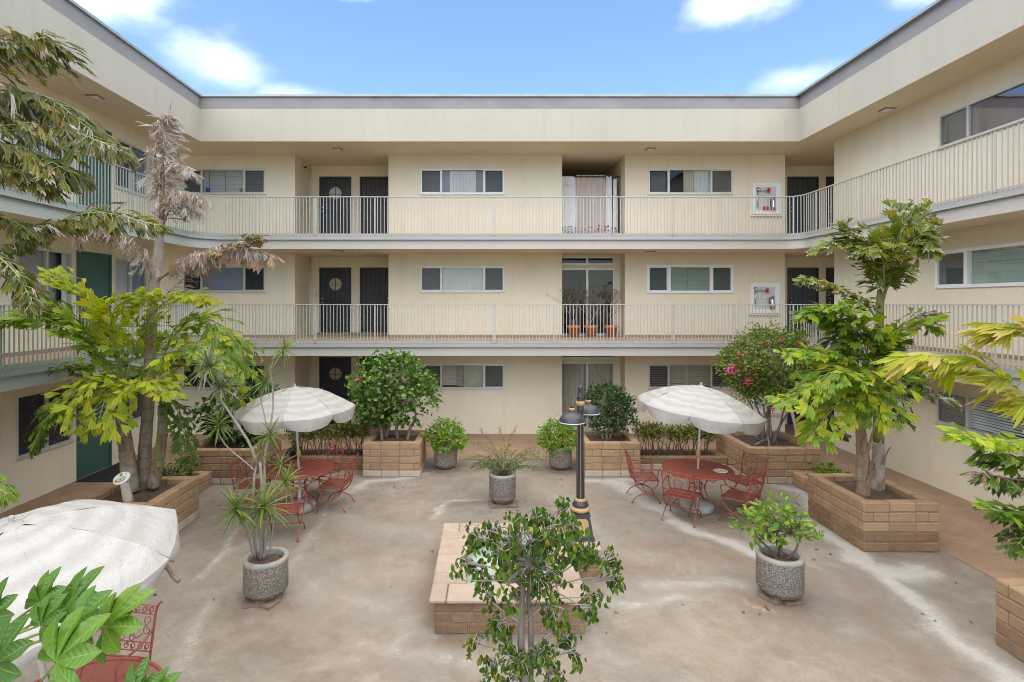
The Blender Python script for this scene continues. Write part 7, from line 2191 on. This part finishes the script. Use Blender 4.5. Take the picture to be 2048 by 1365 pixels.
for (px, py) in ((1458, 738), (1466, 742), (1497, 764), (1655, 735), (1462, 746)):
    c = D(px, py, 11.05) - Vector((6.15, 11.65, 0.64))
    for k in range(r0.randrange(10, 16)):
        q = c + Vector((r0.gauss(0, .045), r0.gauss(0, .03), r0.gauss(0, .045)))
        leaf_quads(b, q, (r0.gauss(0, 1), -0.4 + r0.gauss(0, .5), r0.gauss(0, 1)), 0.06, 0.05)
b.build('pink_flowers', M['fl_pink'], bg_, local=True)['kind'] = 'stuff'
b = MB(); b.tube([D(1597, 893, 11.15), D(1590, 850, 11.2), D(1578, 800, 11.3)], [0.035, 0.032, 0.03], 7)
tag(b.build('support_stake', M['wood_stake']), 'pale wooden stake leaning in the bougainvillea planter', 'stake')

# dark shrub in the left rear planter
ds = thing('dark_shrub', 'dark glossy shrub with one red flower in the left rear planter', 'bush', (-5.35, 11.65, 0.60))
stems(ds, [(-0.3, 0, 0), (-0.1, 0.1, 0), (0.2, 0, 0), (0.4, 0.1, 0)], [(-0.5, 0, 0.6), (-0.1, 0, 0.7), (0.3, 0, 0.8), (0.45, 0, 0.5)], 'bark_grey', 0.022)
bush(ds, [((0.05, 0, 0.40), (0.62, 0.48, 0.34)), ((0.35, 0, 0.80), (0.45, 0.4, 0.38)), ((-0.35, 0, 0.62), (0.42, 0.35, 0.32)), ((0.5, 0, 1.0), (0.28, 0.25, 0.22)), ((-0.55, 0, 0.80), (0.22, 0.2, 0.2))], 1250, 0.14, 'lf_shrub', 0.62, 0.15, twigs=0.4, root=[(-0.2, 0, 0.3), (0.2, 0, 0.3)], clump=6, spread=0.08, rim=0.65, seed=51)
b = MB()
for k in range(8): leaf_quads(b, (0.60, -0.35, 1.05), (math.cos(k * .8), -0.5, math.sin(k * .8)), 0.06, 0.05, (0, -1, 0))
b.build('flower', M['fl_red'], ds, local=True)

# hedges
def hedge(x0, x1, y, z, h, label, seed, n):
    r0 = random.Random(seed)
    t = thing('hedge', label, 'hedge', ((x0 + x1) / 2, y, z), 0, 'low hedges in the rear beds')
    w = (x1 - x0) / 2
    b = MB(); tops = []
    k = int((x1 - x0) / 0.11)
    for i in range(k):
        x = -w + (i + 0.5) * 2 * w / k + r0.gauss(0, .02)
        for m_ in range(3):
            q = Vector((x + r0.gauss(0, .09), r0.gauss(0, .10), h * r0.uniform(.55, .8)))
            b.tube(catmull([(x, r0.gauss(0, .05), -0.02), (x + r0.gauss(0, .04), r0.gauss(0, .05), h * .3), q], 5), [0.014, 0.012, 0.010, 0.008, 0.006, 0.005], 5, cap=False)
            tops.append(q)
    b.build('stems', M['bark_dark'], t, local=True)
    b = MB()
    for q in tops:
        for m_ in range(n):
            p = q + Vector((r0.gauss(0, .07), r0.gauss(0, .08), r0.uniform(-.06, .17) * h / 0.62))
            L_ = r0.uniform(.065, .105)
            leaf_quads(b, p, (r0.gauss(0, .8), r0.gauss(0, .8), r0.gauss(.55, .5)), L_, L_ * .36, None, 0.08, 0.15)
    b.build('foliage', M['lf_hedge'], t, local=True)
hedge(-4.35, -2.68, 12.12, 0.22, 0.72, 'clipped mottled green hedge in the low bed behind the left table', 61, 46)
hedge(3.38, 5.05, 12.12, 0.22, 0.68, 'clipped mottled green hedge in the low bed behind the right table', 62, 46)
# jade plants in the low left bed
for (x, y, h, lab, sd) in ((-5.80, 9.75, 0.34, 'jade plant, front one in the low left bed behind the palm planter', 71), (-5.72, 10.25, 0.44, 'jade plant, taller rear one in the low left bed by the dark shrub', 72)):
    t = thing('jade_plant', lab, 'plant', (x, y, 0.23), 0, 'jade plants in the low left bed')
    stems(t, [(-0.08, 0, 0), (0.05, 0.05, 0), (0.1, -0.05, 0)], [(-0.15, 0, h * .6), (0.03, 0.05, h * .8), (0.17, -0.03, h * .7)], 'bark_grey', 0.02, wig=0.02)
    bush(t, [((-0.1, 0, h * .6), (0.22, 0.26, h * .45)), ((0.08, 0.03, h * .85), (0.2, 0.24, h * .35))], 620, 0.055, 'lf_shrub' if sd == 71 else 'lf_hibiscus', 0.6, 0.0, clump=7, spread=0.035, rim=0.6, seed=sd, name='foliage')
# succulents in the low right bed
t = thing('succulent_row', 'low bright green succulents in the narrow bed between the right planters', 'succulents', (6.42, 10.2, 0.22))
b = MB(); r0 = random.Random(81)
for i in range(70):
    c = Vector((r0.uniform(-.06, .48), r0.uniform(-.55, .60), r0.uniform(0.06, 0.24)))
    for k in range(14):
        a = k * 2.4; e = 0.25 + 0.07 * k
        leaf_quads(b, c, (math.cos(a) * math.cos(e), math.sin(a) * math.cos(e), math.sin(e)), 0.075, 0.035, None, -0.1, 0.2)
b.build('rosettes', M['lf_bright'], t, local=True)['kind'] = 'stuff'
b = MB()
for k in range(70):
    a = rnd.uniform(0, 6.28)
    leaf_quads(b, (rnd.gauss(0, .06), rnd.gauss(0, .06), rnd.uniform(.18, .55)), (math.cos(a), math.sin(a), rnd.gauss(.3, .4)), 0.12, 0.03)
b.build('foliage', M['lf_hedge'], NP, local=True)
b = MB()
for k in range(16): b.tube([(0, 0, 0.18), (rnd.gauss(0, .05), rnd.gauss(0, .05), 0.35), (rnd.gauss(0, .08), rnd.gauss(0, .08), 0.55)], 0.005, 4)
b.build('stems', M['bark_dark'], NP, local=True)

# ---- dracaena in the left front pot: drawn stems, each head a tuft of sword leaves
def sword(seed):
    r0 = random.Random(seed)
    V, Fc = [], []
    bend = r0.uniform(0.05, 0.40); w = 0.040
    for j in range(6):
        u = j / 5
        ww = w * (0.6 + 0.5 * u if u < 0.3 else 1 - ((u - 0.3) / 0.7) ** 1.6) + 0.002
        z = -bend * u * u
        V += [(-ww, u, z + ww * 0.5), (0, u, z), (ww, u, z + ww * 0.5)]
    for j in range(5):
        for i in range(2):
            a = 3 * j + i
            Fc.append((a, a + 1, a + 4, a + 3))
    return V, Fc
_sw = {}
def sword_mesh(i, mat):
    if (i, mat) not in _sw:
        V, Fc = sword(i)
        me_ = bpy.data.meshes.new('sword_leaf'); me_.from_pydata(V, [], Fc); me_.materials.append(M[mat]); _sw[(i, mat)] = me_
    return _sw[(i, mat)]
P1o = Vector(P1.location)
def stem(pxs, r0_, r1_, name='stem'):
    b = MB()
    pts = catmull([D(*p) - P1o for p in pxs], 14)
    b.tube(pts, [0.66 * (r0_ + (r1_ - r0_) * i / 14) for i in range(15)], 8)
    return b.build(name, M['bark_drac'], P1, local=True), pts
bx = (520, 1118, 6.70)
stem([(512, 1120, 6.72), (506, 1040, 6.72), (508, 960, 6.74), (515, 925, 6.76)], 0.030, 0.022)
stem([(522, 1120, 6.70), (523, 1050, 6.68), (524, 980, 6.74), (520, 925, 6.76)], 0.036, 0.026)
stem([(516, 935, 6.76), (500, 890, 6.7), (475, 850, 6.66), (452, 815, 6.62), (425, 775, 6.6), (404, 745, 6.6), (400, 722, 6.6)], 0.028, 0.014)
stem([(508, 940, 6.78), (485, 920, 6.85), (455, 895, 6.9), (437, 868, 6.95)], 0.016, 0.011)
stem([(440, 800, 6.62), (432, 788, 6.6), (442, 772, 6.6)], 0.011, 0.009)
stem([(526, 1118, 6.72), (532, 1020, 6.80), (528, 930, 6.85), (537, 870, 6.9), (546, 820, 6.95), (545, 770, 6.95), (541, 740, 6.95), (552, 712, 6.95)], 0.030, 0.011)
stem([(536, 872, 6.9), (530, 835, 6.95), (522, 800, 7.0), (524, 775, 7.0)], 0.014, 0.009)
stem([(506, 1118, 6.62), (500, 1085, 6.5), (488, 1055, 6.4), (475, 1030, 6.35)], 0.020, 0.014)
stem([(528, 1118, 6.62), (532, 1070, 6.55), (530, 1040, 6.5)], 0.026, 0.020)
stem([(538, 1116, 6.75), (548, 1040, 6.85), (556, 960, 6.95), (562, 930, 7.0)], 0.014, 0.010)
stem([(518, 1116, 6.7), (510, 1080, 6.65), (504, 1030, 6.6)], 0.018, 0.012)
def tuft(px, py, d, L_, n, mat, axis=(0, 0, 1), seed=0, hang=0.35):
    r0 = random.Random(seed)
    c = D(px, py, d) - P1o
    ax = Vector(axis).normalized()
    b = MB(); b.tube([c - ax * 0.06, c + ax * 0.03], [0.014, 0.006], 6); core = b.build('leaf_tuft', M['stalk'], P1, local=True)
    x_ = ax.orthogonal().normalized(); y_ = ax.cross(x_)
    for k in range(n):
        a = k * 2.39996 + r0.uniform(-.2, .2)
        e = 1.35 - 2.15 * (k / n) + r0.uniform(-.12, .12)
        dr = (x_ * math.cos(a) + y_ * math.sin(a)) * math.cos(e) + ax * math.sin(e)
        dr = (dr + Vector((0, 0, -hang * 0.25))).normalized()
        s_ = dr.cross(ax)
        if s_.length < 1e-3: s_ = x_.copy()
        s_.normalize(); nn = s_.cross(dr)
        sc = L_ * r0.uniform(0.70, 1.0)
        m4 = Matrix((s_ * sc, dr * sc, nn * sc)).transposed().to_4x4(); m4.translation = c - ax * 0.04 * (k / n)
        link('sword_leaf', sword_mesh(r0.randrange(8), mat), core, matrix=m4)
tuft(472, 1018, 6.35, 0.40, 40, 'lf_drac', (-0.1, -0.1, 1), 1)
tuft(527, 1012, 6.50, 0.44, 44, 'lf_drac', (0.05, -0.15, 1), 2)
tuft(571, 962, 6.95, 0.34, 32, 'lf_drac', (0.2, -0.1, 1), 3)
tuft(562, 928, 7.05, 0.28, 24, 'lf_drac', (0.1, 0, 1), 4)
tuft(417, 730, 6.6, 0.42, 52, 'lf_drac_grey', (-0.1, -0.1, 1), 5)
tuft(441, 771, 6.6, 0.32, 44, 'lf_drac_grey', (0.1, -0.1, 1), 6)
tuft(438, 848, 6.95, 0.34, 44, 'lf_drac', (0.1, 0, 1), 7)
tuft(567, 697, 6.95, 0.28, 42, 'lf_drac', (0.5, 0, 1), 8)
tuft(532, 760, 7.0, 0.27, 42, 'lf_drac', (0.1, 0, 1), 9)
tuft(540, 868, 6.9, 0.30, 32, 'lf_drac', (0.2, 0, 1), 10)
tuft(520, 903, 6.85, 0.24, 20, 'lf_drac', (-0.2, 0, 1), 11)

# ---- weeping fig in front of the fountain
fg = thing('weeping_fig', 'small weeping fig tree with drooping glossy leaves in front of the fountain', 'tree', (0.29, 4.0, 0))
fo_ = Vector((0.29, 4.0, 0))
Lx = lambda px, py, d: D(px, py, d) - fo_
b = MB(); b.lathe([(0, 0.005), (0.2, 0.005), (0.25, 0.42), (0.265, 0.42), (0.265, 0.47), (0.235, 0.47), (0.225, 0.40), (0, 0.40)], seg=28); b.build('pot', M['rim'], fg, local=True)
b = MB()
b.tube(catmull([(0, 0, 0.38), (0.01, 0, 0.8), Lx(1042, 1290, 4.0), Lx(1045, 1180, 4.0), Lx(1038, 1100, 4.0)], 16), [0.034 - 0.0009 * i for i in range(17)], 10)
b.tube(catmull([(0.04, 0.02, 0.6), Lx(1062, 1260, 4.03), Lx(1058, 1180, 4.03), Lx(1072, 1090, 4.05)], 12), [0.023 - 0.0008 * i for i in range(13)], 8)
b.build('trunk', M['bark_grey'], fg, local=True)
r0 = random.Random(99)
centers = []
zones = [((1062, 1130), 28, 70), ((930, 1125), 5, 16), ((955, 1080), 6, 22), ((985, 1058), 6, 22), ((1020, 1085), 7, 24), ((1075, 1035), 7, 22), ((1130, 1010), 3, 10), ((1135, 1045), 5, 16), ((1150, 1090), 8, 26), ((1100, 1085), 8, 26), ((1035, 1040), 3, 10), ((1185, 1105), 6, 20), ((1225, 1118), 5, 13), ((1230, 1155), 4, 9), ((1185, 1195), 5, 16), ((1175, 1220), 3, 9), ((960, 1150), 5, 18), ((1000, 1110), 6, 24), ((975, 1195), 2, 6), ((1025, 1200), 3, 10), ((1085, 1160), 6, 24), ((1100, 1215), 4, 14), ((1120, 1245), 5, 16), ((1000, 1245), 5, 14), ((1015, 1280), 6, 20), ((1040, 1320), 8, 26), ((1090, 1310), 7, 24), ((955, 1285), 3, 10), ((1130, 1285), 4, 12), ((1150, 1305), 3, 9), ((1105, 1350), 5, 18), ((985, 1335), 4, 12), ((1035, 1365), 8, 30)]
tw = MB()
recs = []
nodes = [Lx(1040, 1105, 4.0), Lx(1070, 1095, 4.05), Lx(1043, 1160, 4.0), Lx(1058, 1190, 4.03), Lx(1045, 1250, 4.0), Lx(1044, 1320, 4.0)]
for (cx_, cy_), k, sp in zones:
    dz_ = r0.uniform(-0.35, 0.35)
    cen = Lx(cx_, cy_, 4.0 + dz_ * 0.6)
    nd = min(nodes, key=lambda q: (q - cen).length + max(0, q.z - cen.z + 0.05) * 1.5)
    mid = nd.lerp(cen, 0.5) + Vector((r0.gauss(0, .04), r0.gauss(0, .05), 0.05))
    tw.tube(catmull([nd, mid, cen], 8), [0.010 - 0.0008 * i for i in range(9)], 6, cap=False)
    for i in range(int(k * 2.5)):
        c = cen + Vector((r0.gauss(0, sp * 0.0022), r0.gauss(0, 0.07), r0.gauss(0, sp * 0.0019)))
        pts = catmull([cen.lerp(nd, r0.uniform(0, .35)), cen.lerp(c, 0.6) + Vector((r0.gauss(0, .02), r0.gauss(0, .02), 0.03)), c], 4)
        tw.tube(pts, [0.0045, 0.004, 0.0033, 0.0026, 0.0018], 4, cap=False)
        for m_ in range(r0.randrange(4, 7)):
            q = c + Vector((r0.gauss(0, .022), r0.gauss(0, .025), r0.gauss(0, .018)))
            recs.append((q, Vector((r0.gauss(0, .42), r0.gauss(0, .42), -1)).normalized(), r0.uniform(.044, .074)))
for i in range(60):                           # bare inner twigs
    c = nodes[r0.randrange(4)]
    e = c + Vector((r0.gauss(0, .15), r0.gauss(0, .12), r0.uniform(-.02, .30)))
    tw.tube(catmull([c, c.lerp(e, 0.5) + Vector((r0.gauss(0, .04), r0.gauss(0, .04), 0)), e], 5), [0.006, 0.005, 0.004, 0.003, 0.0022, 0.0015], 4, cap=False)
twigs = tw.build('branches', M['twig'], fg, local=True)
_fl = []
for i in range(6):
    b = MB(); leaf_quads(b, (0, 0, 0), (0, 1, 0), 1.0, 0.50, (0, 0, 1), 0.10 + 0.06 * i, 0.10 + 0.05 * (i % 3)); _fl.append(b.mesh('leaf', M['lf_ficus']))
recs.sort(key=lambda r: r[0].y - 0.1 * r[0].z - r[2] * 2)
rest = MB()
for i, (q, d_, L_) in enumerate(recs):
    nn = Vector((r0.gauss(0, .6), -0.9 + r0.gauss(0, .5), r0.gauss(0.2, .4)))
    if i < 295:
        s_ = d_.cross(nn).normalized(); n_ = s_.cross(d_)
        m4 = Matrix((s_ * L_, d_ * L_, n_ * L_)).transposed().to_4x4(); m4.translation = q
        link('leaf', _fl[r0.randrange(6)], twigs, matrix=m4)
    else: leaf_quads(rest, q, d_, L_, L_ * 0.5, nn, r0.uniform(.1, .35), r0.uniform(.1, .25))
o = rest.build('foliage', M['lf_ficus'], fg, local=True); o['kind'] = 'stuff'

# ---- fatsia in the near left corner, tall stems, palmate leaves
def palmate(seed):
    r0 = random.Random(seed)
    V, Fc = [(0, 0, 0)], []
    nl = 7
    for k in range(nl):
        a = R(-112 + 224 * k / (nl - 1)) + r0.uniform(-.07, .07)
        L_ = (1.0 - 0.30 * abs(k - 3) / 3) * r0.uniform(.92, 1.05)
        dx, dy = math.sin(a), math.cos(a)
        nx, ny = dy, -dx
        o = len(V)
        prof = ((0.22, 0.085), (0.42, 0.135), (0.60, 0.185), (0.78, 0.165), (0.92, 0.075), (1.0, 0.0))
        lift = r0.uniform(-.05, .12)
        for (u, w) in prof:
            w *= 1.0 if k in (1, 2, 3, 4, 5) else 0.85
            z = 0.10 * u - 0.26 * u * u + lift * u
            V += [(dx * u * L_ - nx * w, dy * u * L_ - ny * w, z + 0.35 * w), (dx * u * L_, dy * u * L_, z), (dx * u * L_ + nx * w, dy * u * L_ + ny * w, z + 0.35 * w)]
        Fc += [(0, o + 1, o), (0, o + 2, o + 1)]
        for j in range(len(prof) - 1):
            a_ = o + 3 * j
            Fc += [(a_, a_ + 1, a_ + 4, a_ + 3), (a_ + 1, a_ + 2, a_ + 5, a_ + 4)]
    # webs joining the lobes near the middle
    for k in range(nl - 1):
        o1, o2 = 1 + k * 18, 1 + (k + 1) * 18
        Fc += [(0, o1 + 2, o2), (o1 + 2, o1 + 5, o2 + 3, o2)] + ([(o1 + 5, o1 + 8, o2 + 6, o2 + 3)] if 0 < k < nl - 2 else [])
    return V, Fc
_pm = []
for i in range(4):
    V, Fc = palmate(i)
    me_ = bpy.data.meshes.new('palmate_leaf'); me_.from_pydata(V, [], Fc); me_.materials.append(M['lf_fatsia'])
    a_ = me_.attributes.new('vein', 'FLOAT', 'POINT'); a_.data.foreach_set('value', [1.0] + [1.0 if j % 3 == 1 else 0.0 for j in range(len(V) - 1)])
    a_ = me_.attributes.new('side', 'FLOAT', 'POINT'); a_.data.foreach_set('value', [0.0] + [((j % 18) // 3) / 5 + (0.12 if j % 3 != 1 else 0.0) for j in range(len(V) - 1)])
    me_.polygons.foreach_set('use_smooth', [True] * len(Fc)); _pm.append(me_)
fs_ = thing('fatsia', 'fatsia with large glossy palmate leaves filling the bottom left corner', 'plant', (-2.35, 2.25, 0))
fso = Vector((-2.35, 2.25, 0))
crowns = [D(-60, 1350, 2.3), D(30, 1480, 2.15)]
b = MB()
b.tube(catmull([(0, 0, 0), (0.03, 0, 1.0), crowns[0] - fso], 10), [0.03 - 0.001 * i for i in range(11)], 8)
b.tube(catmull([(0.06, 0.02, 0), (0.12, 0.02, 0.9), crowns[1] - fso], 10), [0.03 - 0.001 * i for i in range(11)], 8)
b.build('stem', M['bark_grey'], fs_, local=True)
def fleaf(px, py, d, size, dirn, nrm, crown=0, k=0):
    size *= 1.12
    c = D(px, py, d) - fso
    cr = crowns[crown] - fso
    b = MB(); b.tube(catmull([cr, cr.lerp(c, 0.5) + Vector((0, 0, 0.04)), c], 8), [0.008, 0.0075, 0.007, 0.0065, 0.006, 0.0055, 0.005, 0.0045, 0.004], 6, cap=False)
    b.build('leaf_stalk', M['stalk'], fs_, local=True)
    dr = Vector(dirn).normalized(); nn = Vector(nrm)
    s_ = dr.cross(nn).normalized(); n_ = s_.cross(dr)
    m4 = Matrix((s_ * size, dr * size, n_ * size)).transposed().to_4x4(); m4.translation = c
    link('palmate_leaf', _pm[k % 4], fs_, matrix=m4)
UPR = (0.35, 0.15, 1)
fleaf(82, 1205, 2.30, 0.125, (0.35, 0.3, 1), (-0.2, -1, 0.8), 0, 1)
fleaf(82, 1250, 2.15, 0.12, (0.5, 0.2, 0.9), (-0.3, -1, 0.6), 0, 2)
fleaf(138, 1215, 2.30, 0.16, (0.55, 0.3, 0.85), (-0.3, -0.9, 0.9), 0, 3)
fleaf(148, 1250, 2.15, 0.15, (0.7, 0.2, 0.75), (-0.2, -1, 0.8), 0, 0)
fleaf(212, 1255, 2.20, 0.18, (0.75, 0.25, 0.6), (-0.3, -0.9, 1.0), 0, 1)
fleaf(112, 1325, 1.95, 0.19, (0.65, 0.2, 0.75), (-0.4, -1, 0.6), 1, 2)
fleaf(-8, 1330, 1.95, 0.16, (0.4, 0.2, 0.9), (-0.3, -1, 0.8), 1, 0)
fleaf(-15, 1235, 2.2, 0.13, (0.1, 0.3, 1), (-0.3, -1, 0.8), 0, 1)
fleaf(275, 1392, 1.95, 0.11, (0.15, 0.2, 1), (-0.2, -1, 0.8), 1, 3)
fleaf(300, 1400, 1.95, 0.11, (0.75, 0.2, 0.7), (-0.2, -0.9, 1), 1, 0)
